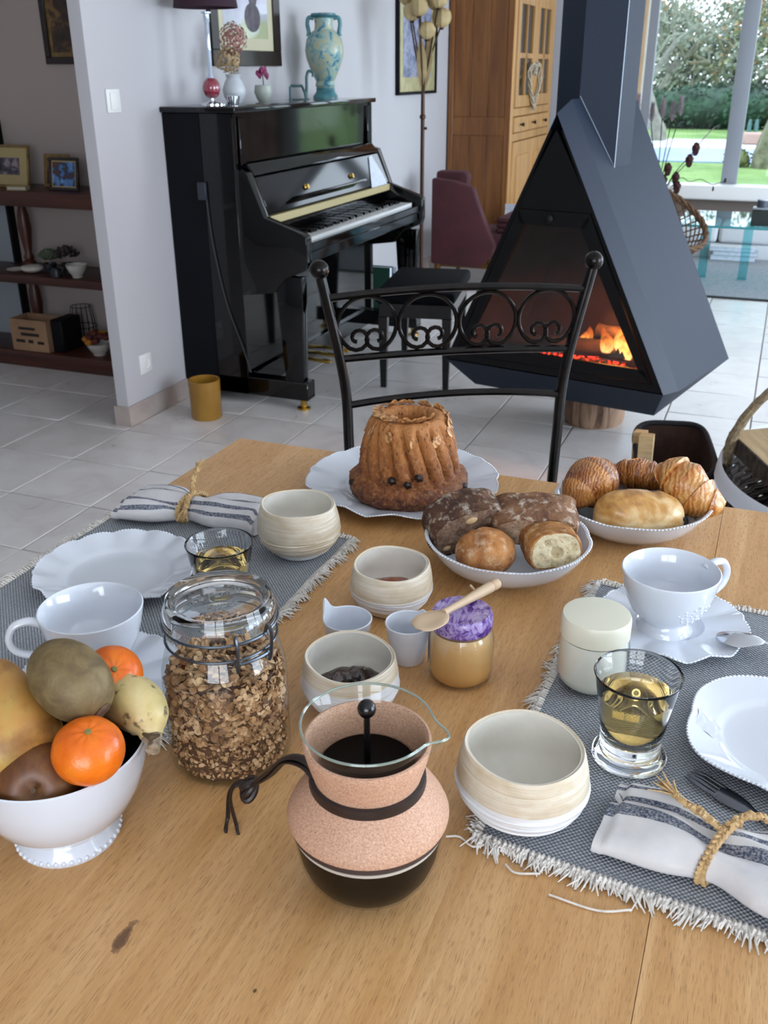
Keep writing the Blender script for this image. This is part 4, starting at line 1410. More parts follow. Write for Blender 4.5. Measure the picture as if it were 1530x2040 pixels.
m_lf = [M('autumn_leaf', '8a643c', .8, 0, 'a47c50', 2), M('grey_green_leaf', '68715f', .9, 0, '838b79', 1.2), M('dark_evergreen', '20362a', .9, 0, '32503a', 1.5), M('olive_leaf', '565e3a', .9, 0, '727a4c', 1.2)]
tree('old bare grey tree with wide low boughs beyond the pool', (-2.75, 23.6, GZ), 6.0, .19, (.1, 0), 5, m_bark[0], m_lf[1], 500, 5, .95, first=.22)
tree('thick mossy multi-stemmed tree on the near lawn right of the mullion', (-.30, 17.9, GZ), 6.0, .26, (.05, 0), 9, m_bark[1], m_lf[3], 900, 6, .5, first=.16, twigs=5)
tree('slim leaning bare tree overhanging the pool from the right', (.65, 19.6, GZ), 7.5, .10, (-.35, .1), 21, m_bark[1], m_lf[3], 300, 5, .6, first=.32)
k = 0
for x, y, h, sd in ((-6.2, 31, 8, 31), (-4.2, 33, 9, 32), (-2.0, 34, 9, 33), (.4, 32, 8, 34), (2.6, 33, 9, 35), (5.5, 31, 9, 36)):
    tree(('bare tree with pale twigs far behind the pool, leftmost of the far row', 'bare far tree with orange leaves behind the old grey tree', 'bare pale tree in the middle of the far garden row', 'bare far tree behind the window mullion', 'far bare tree standing to the right of the mullion', 'far bare tree, rightmost of the garden row')[k], (x, y, GZ), h, .17, (R.uniform(-.1, .1), 0), sd, m_bark[0 if k % 2 else 1], m_lf[0] if k in (1, 3) else m_lf[1], 500, 5, .7, first=.22)
    k += 1


def hedge(label, cen, rad, n, mat, size=.12):
    t = thing('garden_hedge', label, 'hedge', (cen[0], cen[1], GZ))
    mb = MB()
    if rad[2] < 2:
        mb.ell((0, 0, rad[2] * .8), rad[0] * .85, rad[1] * .85, rad[2] * .85, 24, 12, lambda d, q: q * (1 + .12 * fbm(d, 3)))
        mb.build('shrub_body', mat, t)
    mb = MB()
    leafcloud(mb, (0, 0, rad[2] * .8), rad, n, size)
    mb.v = [(p[0], p[1], max(p[2], .01)) for p in mb.v]
    tag(mb.build('leaves', mat, t, fixn=False), kind='stuff')


hedge('dark evergreen hedge behind the low boughs of the old tree', (-1.9, 30.0, 0), (2.6, 1.2, .62), 5200, m_lf[2], .07)
hedge('dense dark shrub at the right end of the garden', (3.5, 29.0, 0), (2.6, 1.4, .9), 5200, m_lf[2], .08)
hedge('grey green hedge at the left of the garden', (-8.5, 30.0, 0), (3.0, 1.4, 1.0), 4400, m_lf[1], .08)
hedge('light olive bush at the foot of the mossy tree', (-.78, 18.0, 0), (.22, .2, .16), 260, m_lf[3], .04)
for q, x in enumerate((-11, -6, -1, 4, 9)):
    t = hedge(('hazy tall thicket closing the garden far left', 'hazy tall thicket behind the old grey tree', 'hazy tall thicket closing the garden in the middle', 'hazy tall thicket behind the mossy tree', 'hazy tall thicket closing the garden far right')[q], (x, 44 + (q % 2), 0), (2.9, 1.2, 2.0 + .25 * (q % 3)), 6500, m_lf[1], .12)
# ================================================================ IRON CHAIR behind the table
m_wrought = M('wrought_iron', '080809', .24, .6, '1c1613', 60)
ich = thing('iron_chair', 'black wrought-iron chair with scrollwork back at the far side of the table', 'chair', (-.5425, 1.7525, 0), radians(30.5))
# local x = along the back, local y = away from the table
for s in (-1, 1):
    p = bez([(s * .205, .0, 0), (s * .210, 0, .45), (s * .215, 0, .66), (s * .222, 0, .80), (s * .262, 0, 1.0)], 24)
    MB().tube(p, .0105, 10).build('post', m_wrought, ich)
    MB().ell((s * .263, 0, 1.008), .018, .018, .018, 18, 12).build('finial', m_wrought, ich)
for z, hw, lift in ((.955, .248, .012), (.838, .226, .006), (.745, .213, .014)):
    MB().tube([(hw * (i / 8 - 1), 0, z + lift * (1 - (i / 8 - 1) ** 2)) for i in range(17)], .0075, 8).build('back_rail', m_wrought, ich)
# four scrolls, each a ring that closes in two inward spirals
for k in range(4):
    cx = (-1.5 + k) * .1175
    cz = .902
    pts = []
    n = 64
    for i in range(n + 1):
        t = i / n
        s_ = -1 if t < .5 else 1
        u = abs(t - .5) * 2          # 0 at the top, 1 at the spiral end
        if u < .60:
            a = u / .60 * 2.55
            x, z = .056 * sin(a), .054 * cos(a)
        else:
            w = (u - .60) / .40
            a0 = 2.55
            r = .0245 * (1 - w * .70)
            # spiral centre inside the ring
            ccx, ccz = .056 * sin(a0) - .0245 * sin(a0), .054 * cos(a0) - .0245 * cos(a0)
            aa = a0 + w * 6.6
            x, z = ccx + r * sin(aa), ccz + r * cos(aa)
        pts.append((cx + s_ * x, 0, cz + z))
    MB().tube(pts, .0042, 7).build('scroll', m_wrought, ich)
MB().box(-.21, .21, -.42, .0, .445, .465, .01, 2).build('seat', m_wrought, ich)
for s in (-1, 1):
    MB().tube([(s * .205, -.40, .445), (s * .215, -.41, 0)], .0105, 10).build('leg', m_wrought, ich)
for z in (.2,):
    MB().tube([(-.21, 0, z), (.21, 0, z)], .006, 8).build('stretcher', m_wrought, ich)

# ================================================================ BASKETS behind the table
m_felt_d = M('black_felt', '0b0b0d', .85, 0, '15151a', 60)
m_felt_b = M('brown_lining', '2c1810', .9, 0, '3c2418', 40)
m_split = wood('split_firewood', '96784e', 'b99c70', 'd2ba92', 'X', rough=.8)
m_barkd = M('dark_bark', '2c241e', .95, 0, '54483c', 40, bump=(80, .6, .004))
lb = thing('log_bag', 'black felt log bag with brown lining beside the wicker basket', 'bag', (-.195, 2.92, 0), radians(12))
bag = MB()


def bagf(u, v, off=0.0):
    a = 2 * pi * u
    c, s_ = cos(a), sin(a)
    e = .45
    x = (.115 - off) * (abs(c) ** e) * (1 if c > 0 else -1)
    y = (.17 - off) * (abs(s_) ** e) * (1 if s_ > 0 else -1)
    z = .27 * v + .03 * v * (s_ * .9 + .2 * c)
    return (x * (.96 + .06 * v), y * (.96 + .06 * v), max(z, .0))


bag.grid(lambda u, v: bagf(u, v), 48, 8, cu=True)
bag.build('outer_felt', m_felt_d, lb)
MB().grid(lambda u, v: bagf(u, .04 + .955 * v, .008), 48, 8, cu=True).box(-.10, .10, -.15, .15, .004, .012).build('lining', m_felt_b, lb)
MB().tube([Vector(bagf(i / 48, 1.0, .004)) for i in range(48)], .009, 8, True).build('rim', m_felt_d, lb)
for k, (x, y, h, a) in enumerate(((-.088, -.075, .34, .05), (-.075, -.02, .32, .12), (-.09, .04, .31, .1))):
    mb = MB().prism([(-.022, -.012), (.02, -.016), (.026, .01), (-.01, .018)], .014, h, 'Z')
    mb.xf(rotm(0, -a * .4, 0, (x, y, 0)))
    tag(mb.build('kindling_stick', m_split, None, (-.195, 2.92, 0), (0, 0, radians(12))), ('nearest pale kindling stick standing in the black felt bag', 'middle kindling stick standing in the black felt bag', 'rear kindling stick standing in the black felt bag')[k], 'firewood')

m_wick = NT('dark_wicker')
wv = m_wick.tc()
wn = m_wick.n('ShaderNodeTexWave')
wn.inputs['Scale'].default_value = 40
wn.bands_direction = 'Z'
m_wick.l(wv, wn.inputs['Vector'])
m_wick.col(m_wick.ramp(m_wick.noise(60, 4), [(.3, '1c120c'), (.7, '3a281c')])).set(Roughness=.7)
m_wick.bump(wn.outputs['Fac'], .6, .006)
m_cane = M('cane_handle', '6e5c44', .6, 0, 'a08e70', 90)
m_cloth_w = M('white_lining_cloth', 'dde2ea', .85, bump=(60, .2, .004))
lk = thing('log_basket', 'wicker log basket with white cloth lining and arched cane handle', 'basket', (.305, 2.83, 0))
EA, EB = .36, .45


def bsk(a, r, z):
    return (EA * r * cos(a), EB * r * sin(a), z)


wk = MB()
for v in range(12):
    z = .012 + v * .022
    rr_ = .78 + .2 * (v / 11)
    wk.tube([bsk(2 * pi * i / 60, rr_ + .012 * (1 if (i + v) % 2 else -1), z) for i in range(60)], .012, 6, True)
tag(wk.build('woven_side', m_wick.m, lk), kind='stuff')
for k in range(30):
    a = 2 * pi * k / 30
    MB().tube([bsk(a, .78, .0), bsk(a, .98, .275)], .008, 6).build('stake', m_wick.m, lk)
MB().grid(lambda u, v: bsk(2 * pi * u, 1.03 - .05 * v if v < .5 else .99 + (v - .5) * -.16, (.258 + .094 * v) if v < .5 else (.305 - (v - .5) * .30)), 60, 10, cu=True).build('cloth_lining', m_cloth_w, lk)
hd = MB()
for k in range(3):
    hd.tube([(-.345 * cos(pi * i / 40) + .008 * cos(i * .8 + k * 2.1) * cos(pi * i / 40), .05 + .010 * sin(i * .8 + k * 2.1), .25 + .36 * sin(pi * i / 40) + .008 * cos(i * .8 + k * 2.1)) for i in range(41)], .012, 7)
hd.build('handle', m_cane, lk)
MB().lathe([(0, 0), (.8, 0), (.8, .01), (0, .01)], 40).warp(lambda p: Vector((p.x * EA, p.y * EB, p.z))).build('bottom', m_wick.m, lk)
mb = MB().prism([(-.075, .0), (-.03, -.05), (.075, -.04), (.07, .035), (-.06, .045)], -.25, .25, 'Y')
mb.v = [tuple(Vector(p) + Vector((fbm(p, 14), 0, fbm((p[0] + 3, p[1], p[2]), 14))) * .006) for p in mb.v]
o_ = mb.build('firewood_log', wood('split_log_face', '8c7452', 'b49a74', 'cbb592', 'Y', rough=.85), None, (.125, 2.74, .305), (0, radians(-8), radians(24)))
tag(o_, 'large split log with pale face on top of the wicker basket', 'firewood')
MB().prism([(-.078, .002), (-.032, -.053), (-.028, -.05), (-.06, .046), (-.066, .046)], -.249, .249, 'Y').build('bark', m_barkd, o_)
for k, (x, y, z, rz_, ln) in enumerate(((.33, 2.82, .20, .3, .25), (.46, 2.85, .19, .15, .22), (.22, 2.84, .14, .2, .26))):
    mb = MB().tube([(0, -ln + i * ln / 4, 0) for i in range(9)], .055, 10)
    o_ = mb.build('firewood_log', m_barkd, None, (x, y, z), (0, 0, rz_))
    tag(o_, ('dark barked log in the middle of the wicker basket', 'dark barked log at the far right of the wicker basket', 'dark barked log under the pale split log')[k], 'firewood')
gv = thing('work_glove', 'black and white work glove lying on the logs in the basket', 'glove', (.225, 2.93, .318), .4)
m_glove = M('black_glove', '0c0c0f', .7)
MB().ell((0, 0, .02), .042, .055, .024, 16, 10).build('palm', m_glove, gv)
for k in range(4):
    MB().tube(bez([(-.03 + k * .02, .045, .022), (-.034 + k * .022, .075, .03), (-.036 + k * .023, .10, .022)], 8), [.011] * 8 + [.006], 8).build('finger', m_glove, gv)
MB().tube(bez([(-.036, .0, .02), (-.062, .02, .03), (-.07, .045, .02)], 8), [.012] * 8 + [.007], 8).build('thumb', m_glove, gv)
MB().ell((.002, -.045, .022), .040, .028, .024, 14, 8).build('white_cuff', m_cloth_w, gv)

# ================================================================ DINING TABLE
TZ = .75
tb = thing('dining_table', 'large oiled oak dining table laid for breakfast', 'table', (0, 0, 0))
mt = NT('oak_board')
oi = mt.n('ShaderNodeObjectInfo')
cb = mt.n('ShaderNodeCombineXYZ')
mt.l(mt.math('MULTIPLY', oi.outputs['Random'], 9.0), cb.inputs[1])
mt.l(mt.math('MULTIPLY', oi.outputs['Random'], 3.0), cb.inputs[2])
va = mt.n('ShaderNodeVectorMath', operation='ADD')
mt.l(mt.tc(), va.inputs[0])
mt.l(cb.outputs[0], va.inputs[1])


def vmul(v, s):
    o = mt.n('ShaderNodeVectorMath', operation='MULTIPLY')
    mt.l(v, o.inputs[0])
    o.inputs[1].default_value = s
    return o.outputs[0]


vs_ = vmul(va.outputs[0], (1, .10, 1))
broad = mt.noise(22, 4, vs_, .55, .8)
vf = vmul(va.outputs[0], (1, .06, 1))
pore = mt.noise(1350, 2, vf, .5)
vf2 = vmul(va.outputs[0], (1, .05, 1))
streak = mt.noise(260, 3, vf2, .6)
c = mt.ramp(broad, [(.28, 'b98a54'), (.48, 'c79862'), (.62, 'cfa26e'), (.78, 'd8ae7c')])
c = mt.mix(mt.ramp(streak, [(.42, (0, 0, 0, 1)), (.7, (.35, .35, .35, 1))]), c, lin('a67844'))
c = mt.mix(mt.ramp(pore, [(.56, (0, 0, 0, 1)), (.68, (.55, .55, .55, 1))]), c, lin('7c5430'))
hs = mt.n('ShaderNodeHueSaturation')
mt.l(mt.math('ADD', mt.math('MULTIPLY', oi.outputs['Random'], .06), .97), hs.inputs['Value'])
mt.l(c, hs.inputs['Color'])
c = hs.outputs[0]
# a dark knot and a small dark speck in the wood
for (kx, ky, rx, ry, ang_, amt) in ((-.376, .412, .009, .030, .10, .85), (-.262, .408, .0022, .003, 0, .9), (-.60, 1.17, .004, .016, .1, .6)):
    mp = mt.n('ShaderNodeMapping', vector_type='TEXTURE')
    mp.inputs['Location'].default_value = (kx, ky, .75)
    mp.inputs['Rotation'].default_value = (0, 0, ang_)
    mp.inputs['Scale'].default_value = (rx, ry, .05)
    mt.l(mt.tc(), mp.inputs['Vector'])
    ln_ = mt.n('ShaderNodeVectorMath', operation='LENGTH')
    mt.l(mp.outputs[0], ln_.inputs[0])
    dd_ = mt.math('ADD', ln_.outputs['Value'], mt.math('MULTIPLY', mt.noise(90, 3), .9))
    f_ = mt.ramp(dd_, [(.75, (amt, amt, amt, 1)), (1.0, (amt * .6,) * 3 + (1,)), (1.5, (0, 0, 0, 1))])
    c = mt.mix(f_, c, lin('4a2c18'))
mt.col(c).set(Roughness=.38)
mt.l(mt.ramp(pore, [(.5, (.34, .34, .34, 1)), (.7, (.55, .55, .55, 1))]), mt.b.inputs['Roughness'])
mt.bump(pore, .25, .0006)
m_oak = mt.m
m_oak_dark = wood('oak_edge', '5a381c', '7a5230', '8f6238', 'Y')
xs = [-.84, -.70, -.565, -.44, -.30, -.165, -.0115]
for a, b in zip(xs[:-1], xs[1:]):
    bd_ = MB().box(a, b, .03, 1.393, TZ - .035, TZ, .00025)
    if a < -.83:
        bd_.v = [(p[0] + (.012 if p[1] > 1.39 and p[0] < -.835 else 0), p[1], p[2]) for p in bd_.v]
    bd_.build('board', m_oak, tb)
for a, b in ((-.011, .13), (.13, .27), (.27, .41), (.41, .55), (.55, .69), (.69, .84)):
    MB().box(a, b, .03, 1.393, TZ - .035, TZ, .00025).build('board', m_oak, tb)
for y0, y1, x0, x1 in ((.08, .105, -.78, .78), (1.30, 1.325, -.78, .78), (.105, 1.30, -.78, -.755), (.105, 1.30, .755, .78)):
    MB().box(x0, x1, y0, y1, TZ - .125, TZ - .0355, .003).build('apron_rail', m_oak_dark, tb)
for x in (-.765, .765):
    for y in (.10, 1.305):
        MB().box(x - .045, x + .045, y - .045, y + .045, 0, TZ - .036, .006, 2).build('leg', m_oak_dark, tb)

# ================================================================ PLACEMATS
m_weave = NT('grey_weave')
wvv = m_weave.tc(rot=(0, 0, .04))
sp = m_weave.n('ShaderNodeSeparateXYZ')
m_weave.l(wvv, sp.inputs[0])
# warp and weft threads from two crossed sine waves in a chequer
fx = m_weave.math('SINE', m_weave.math('MULTIPLY', sp.outputs[0], 2 * pi / .0046))
fy = m_weave.math('SINE', m_weave.math('MULTIPLY', sp.outputs[1], 2 * pi / .0046))
prod = m_weave.math('MULTIPLY', fx, fy)
n1 = m_weave.noise(260, 2)
n2 = m_weave.noise(12, 4)
n3 = m_weave.noise(70, 3, m_weave.tc(scale=(.12, 1, 1)))
h_ = m_weave.math('ADD', m_weave.math('MULTIPLY', prod, .5), m_weave.math('MULTIPLY', n1, .5))
c1 = m_weave.ramp(h_, [(.0, '666c74'), (.3, '979ba2'), (.55, 'b6b9be'), (.85, 'd8dadc')])
c2 = m_weave.mix(m_weave.ramp(n3, [(.35, (0, 0, 0, 1)), (.75, (.5, .5, .5, 1))]), c1, lin('8f949b'))
m_weave.col(c2).set(Roughness=.95)
m_weave.bump(h_, .9, .0018)
m_weave = m_weave.m
m_fringe = M('cotton_fringe', 'c9c4bd', .95, 0, 'dedad4', 90)
MT = .0042


def placemat(label, corners, seed, fringe_sides):
    t = thing('placemat', label, 'placemat', (0, 0, TZ))
    A_, B_, C_, D_ = [Vector((*c, 0)) for c in corners]
    rr = random.Random(seed)

    def P(u, v):
        p = A_.lerp(B_, u).lerp(D_.lerp(C_, u), v)
        e = min(u, 1 - u, v, 1 - v)
        w = (.004 * fbm((u * 3 + seed, v * 3, 0), 1.0)) * (1 if e < .05 else .3)
        return Vector((p.x + w, p.y + w * .8, 0))
    nu, nv = 40, 44
    mb = MB()
    mb.grid(lambda u, v: P(u, v) + Vector((0, 0, MT)), nu, nv)
    rim_ = [P(i / nu, 0) for i in range(nu)] + [P(1, i / nv) for i in range(nv)] + [P(1 - i / nu, 1) for i in range(nu)] + [P(0, 1 - i / nv) for i in range(nv)]
    m_ = len(rim_)
    mb.add([p + Vector((0, 0, MT)) for p in rim_] + [p + Vector((0, 0, .0003)) for p in rim_], [(i, (i + 1) % m_, m_ + (i + 1) % m_, m_ + i) for i in range(m_)])
    mb.build('woven_cloth', m_weave, t)
    fr = MB()
    for side, n in fringe_sides:
        a, b = {'b': (A_, B_), 'r': (B_, C_), 't': (C_, D_), 'l': (D_, A_)}[side]
        d = (b - a).normalized()
        out = Vector((d.y, -d.x, 0))
        for i in range(n):
            u_ = (i + rr.random()) / n
            uu_ = {'b': (u_, 0), 'r': (1, u_), 't': (1 - u_, 1), 'l': (0, 1 - u_)}[side]
            p = P(*uu_)
            L = rr.uniform(.006, .0145) * (1 + .35 * sin(u_ * 60))
            lean = rr.uniform(-.7, .7) + .5 * sin(u_ * 25)
            q = p + out * L + d * L * lean
            z1 = rr.uniform(.0012, .006)
            mid = (p + q) / 2 + Vector((rr.uniform(-.002, .002), rr.uniform(-.002, .002), 0))
            fr.tube([(p.x - out.x * .004, p.y - out.y * .004, MT * .9), (mid.x, mid.y, MT * .9 + z1 * .5), (q.x, q.y, .0012)], [.0009, .0010, .0005], 4, caps=False)
        # overcast edge loops
        for i in range(int((b - a).length / .0042)):
            u_ = i / int((b - a).length / .0042)
            uu_ = {'b': (u_, 0), 'r': (1, u_), 't': (1 - u_, 1), 'l': (0, 1 - u_)}[side]
            p = P(*uu_)
            o1 = rr.uniform(.003, .007)
            fr.tube([(p.x - out.x * .005, p.y - out.y * .005, MT + .0004), (p.x + d.x * .002 * rr.uniform(-1, 1), p.y + d.y * .002 * rr.uniform(-1, 1), MT + .0022), (p.x + out.x * o1, p.y + out.y * o1, .0022)], [.0013, .0019, .0012], 4, caps=False)
    for p0, pts in seedthreads.get(seed, ()):
        fr.tube(bez([(x, y, z) for x, y, z in pts], 10), .0009, 5)
    tag(fr.build('fringe', m_fringe, t, fixn=False), kind='stuff')
    return t


seedthreads = {2: [(0, [(-.145, .603, .004), (-.158, .594, .003), (-.172, .602, .002), (-.183, .598, .002)]), (0, [(-.10, .585, .003), (-.118, .580, .002), (-.128, .586, .002)]), (0, [(-.025, .575, .003), (-.05, .566, .0015), (-.088, .568, .0015)])]}
placemat('grey woven placemat with white fringe on the right half of the table', [(-.160, .606), (.24, .566), (.26, 1.07), (-.143, 1.085)], 2, [('b', 330), ('l', 240), ('t', 150)])
placemat('grey woven placemat with white fringe along the left table edge', [(-.838, .615), (-.482, .61), (-.478, 1.088), (-.838, 1.112)], 3, [('b', 160), ('r', 280), ('t', 160), ('l', 280)])
MZ = TZ + MT + .0003

# ================================================================ CROCKERY
m_glaze_relief = M('white_relief_porcelain', 'e4e3e6', .13, coat=.4, bump=(300, .25, .0012))


def plate_parts(t, r, h, well, ns, amp, wav=.0012, beads=True, foot=.55, lobes=0, mat=None):
    def fn(th, rr, z, k):
        w = max(0.0, (rr - well) / (r - well))
        sc = abs(cos(ns * th / 2))
        q = rr * (1 + amp * w * (sc - .5))
        if lobes:
            q *= 1 + .022 * w * cos(lobes * th + .6)
        return q, z + wav * w * (abs(sin(ns * th / 2)) * 2 - 1) * (1 if k > 0 else 1)
    top = [(0, .0045), (well * .6, .0042), (well * .93, .0045), (well, .0055), (well * 1.05, .008)]
    n_ = 6
    for i in range(1, n_ + 1):
        u = i / n_
        top.append((well * 1.05 + (r - well * 1.05) * u, .008 + (h - .008) * u ** 1.15))
    bot = [(r + .0006, h - .0016)]
    for i in range(n_ - 1, -1, -1):
        u = i / n_
        bot.append((well * 1.03 + (r - well * 1.03) * u, .0042 + (h - .008) * u ** 1.15))
    bot += [(well * .95, .0015), (r * foot, 0), (r * foot * .9, 0), (r * foot * .86, .0014), (0, .0014)]
    MB().lathe(top + bot, 128, fn).build('body', mat or m_porcelain, t)
    if beads:
        bm_ = MB()
        nb_ = int(2 * pi * r / .0042)
        for i in range(nb_):
            th = 2 * pi * i / nb_
            rr, z = fn(th, r, h, 9)
            bm_.ell((rr * cos(th), rr * sin(th), z - .0006), .0017, .0017, .0014, 6, 4)
        tag(bm_.build('bead_rim', mat or m_porcelain, t), kind='stuff')


pl1 = thing('plate', 'white fluted plate with wide scalloped rim on the left placemat', 'plate', (-.712, .876, MZ))
plate_parts(pl1, .101, .019, .066, 14, .032, .0024)
pl2 = thing('plate', 'white baroque plate with beaded rim at the right table edge', 'plate', (.086, .822, MZ))
plate_parts(pl2, .096, .018, .064, 5, .05, .0012, lobes=5)
MB().grid(lambda u, v: (-.092 + .022 * u + .006 * sin(v * 3), -.012 + .03 * v - .01 * u, .0165 - .007 * u + .0012 * (.5 + .5 * noise.noise(Vector((u * 5, v * 6, 1.7))))), 18, 22).build('relief', m_porcelain, pl2)
pl3 = thing('cake_plate', 'large white ribbed serving plate under the kugelhopf cake', 'plate', (-.479, 1.283, TZ))
plate_parts(pl3, .146, .021, .088, 12, .040, .0026)


def saucer(label, loc, rz=0):
    t = thing('saucer', label, 'saucer', loc, rz)
    plate_parts(t, .0835, .013, .036, 10, .06, .0024, beads=True, foot=.5)
    return t


saucer('white scalloped saucer under the footed cup on the right placemat', (-.046, 1.003, MZ))
saucer('white scalloped saucer under the cup behind the fruit bowl', (-.588, .675, MZ), .3)


def cup(label, loc, ha, foot=True):
    t = thing('tea_cup', label, 'cup', loc)
    p = [(0, .008), (.020, .008), (.024, .0), (.0308, .0), (.0305, .004), (.026, .010), (.024, .015), (.030, .020), (.0395, .030), (.0465, .045), (.0505, .060), (.0535, .075), (.0538, .0775), (.0525, .0785), (.0505, .0765), (.047, .058), (.042, .042), (.034, .029), (.02, .022), (0, .020)]
    MB().lathe(p, 64).build('body', m_porcelain, t)
    bm_ = MB()
    for i in range(60):
        th = 2 * pi * i / 60
        bm_.ell((.0306 * cos(th), .0306 * sin(th), .0022), .0013, .0013, .0018, 6, 4)
    tag(bm_.build('beaded_foot', m_porcelain, t), kind='stuff')
    c_, s_ = cos(ha), sin(ha)
    h_ = [(.049, .068), (.062, .073), (.076, .070), (.083, .056), (.079, .042), (.066, .034), (.050, .031), (.043, .034)]
    MB().tube(bez([(r_ * c_, r_ * s_, z_) for r_, z_ in h_], 42), [.0058 - .0012 * sin(pi * i / 42) for i in range(43)], 10, flat=.85).build('handle', m_porcelain, t)
    rl = MB()
    for i in range(26):
        th = ha + (-1.55 if foot else -2.2) + .5 * sin(i * 2.399) * sqrt(i / 26)
        z_ = .042 + .013 * cos(i * 2.399) * sqrt(i / 26)
        r_ = .0395 + (z_ - .030) * .42
        rl.ell((r_ * cos(th), r_ * sin(th), z_), .0016, .0016, .0019, 8, 5)
    tag(rl.build('relief_flowers', m_porcelain, t), kind='stuff')
    return t


cup('white footed tea cup with relief flowers on the right saucer', (-.052, .991, MZ + .0045), radians(46))
cup('white footed tea cup behind the fruit bowl', (-.602, .690, MZ + .0045), radians(221))


def spoon(t, mat, L=.11, bw=.0155, bl=.026):
    def sf_(u, v):
        a = 2 * pi * v
        x = -bl + 2 * bl * u
        w = bw * sqrt(max(0, 1 - (2 * u - 1) ** 2)) * (1.0 - .15 * (2 * u - 1))
        y = w * cos(a)
        dz = -.006 * max(0, 1 - (2 * u - 1) ** 2) * (1 - (y / bw) ** 2)
        return Vector((x, y, .007 + dz + .0009 * sin(a)))
    MB().grid(lambda u, v: sf_(v, u), 24, 20, cu=True).build('bowl', mat, t)
    MB().tube(bez([(bl - .003, 0, .007), (bl + .02, 0, .012), (bl + L * .5, 0, .011), (bl + L, 0, .006)], 20), [.0028] * 8 + [.003, .0034, .004, .0044, .0048, .005, .0054, .0056, .0054, .005] + [.004] * 4, 10, flat=.38).build('handle', mat, t)


sp1 = thing('teaspoon', 'silver teaspoon lying upside down on the right saucer rim', 'spoon', (.030, .976, MZ + .0118), radians(12))
spoon(sp1, m_steel)
for ch in sp1.children:
    ch.scale.z = -1
    ch.location.z = .0135
sp2 = thing('teaspoon', 'silver teaspoon beside the handle of the left cup', 'spoon', (-.648, .628, MZ + .0095), radians(205))
spoon(sp2, m_steel)
fk = thing('fork', 'dark polished fork half hidden by the right rolled napkin', 'fork', (0, 0, MZ))
m_dark_steel = M('dark_steel', '6a6d74', .18, 1.0)
f0, f1 = Vector((.000, .748, .0035)), Vector((.062, .712, .0035))
fd = (f1 - f0).normalized()
fs_ = Vector((-fd.y, fd.x, 0))
for k in (-1.5, -.5, .5, 1.5):
    MB().tube([f0 + fs_ * k * .0046, f0 + fd * .012 + fs_ * k * .0052 + Vector((0, 0, .001)), f0 + fd * .034 + fs_ * k * .0052], [.0008, .0017, .0018], 6).build('tine', m_dark_steel, fk)
MB().tube([f0 + fd * .031, f0 + fd * .036, f0 + fd * .046, f0 + fd * .056, f0 + fd * .064, f0 + fd * .085, f0 + fd * .16], [.010, .0105, .0105, .0085, .005, .0035, .005], 12, flat=.18).build('handle', m_dark_steel, fk)

# ---- hand-thrown stoneware bowls
m_stone = NT('cream_stoneware')
sv = m_stone.attr('sv')
spk = m_stone.noise(420, 2)
rg_ = m_stone.noise(260, 3, m_stone.tc(scale=(.05, .05, 1)))
ncl = m_stone.noise(26, 4, m_stone.tc(scale=(1, 1, 1.6)), .6, .5)
base_ = m_stone.ramp(ncl, [(.3, 'c2b296'), (.5, 'cfc2ac'), (.7, 'd8cfbe')])
wht = m_stone.math('ADD', sv, m_stone.math('MULTIPLY', m_stone.math('SUBTRACT', m_stone.noise(34, 3, m_stone.tc(scale=(1, 1, 1.4))), .5), .42))
c = m_stone.mix(m_stone.ramp(wht, [(.46, (0, 0, 0, 1)), (.50, (1, 1, 1, 1))]), base_, lin('dcdde0'))
c = m_stone.mix(m_stone.ramp(spk, [(.70, (0, 0, 0, 1)), (.78, (.35, .35, .35, 1))]), c, lin('8a7458'))
m_stone.col(c).set(Roughness=.42)
m_stone.bump(rg_, .6, .002)
m_stone = m_stone.m
m_inner = M('pale_glaze_inside', 'd6d2c8', .25, 0, 'dedad0', 30)


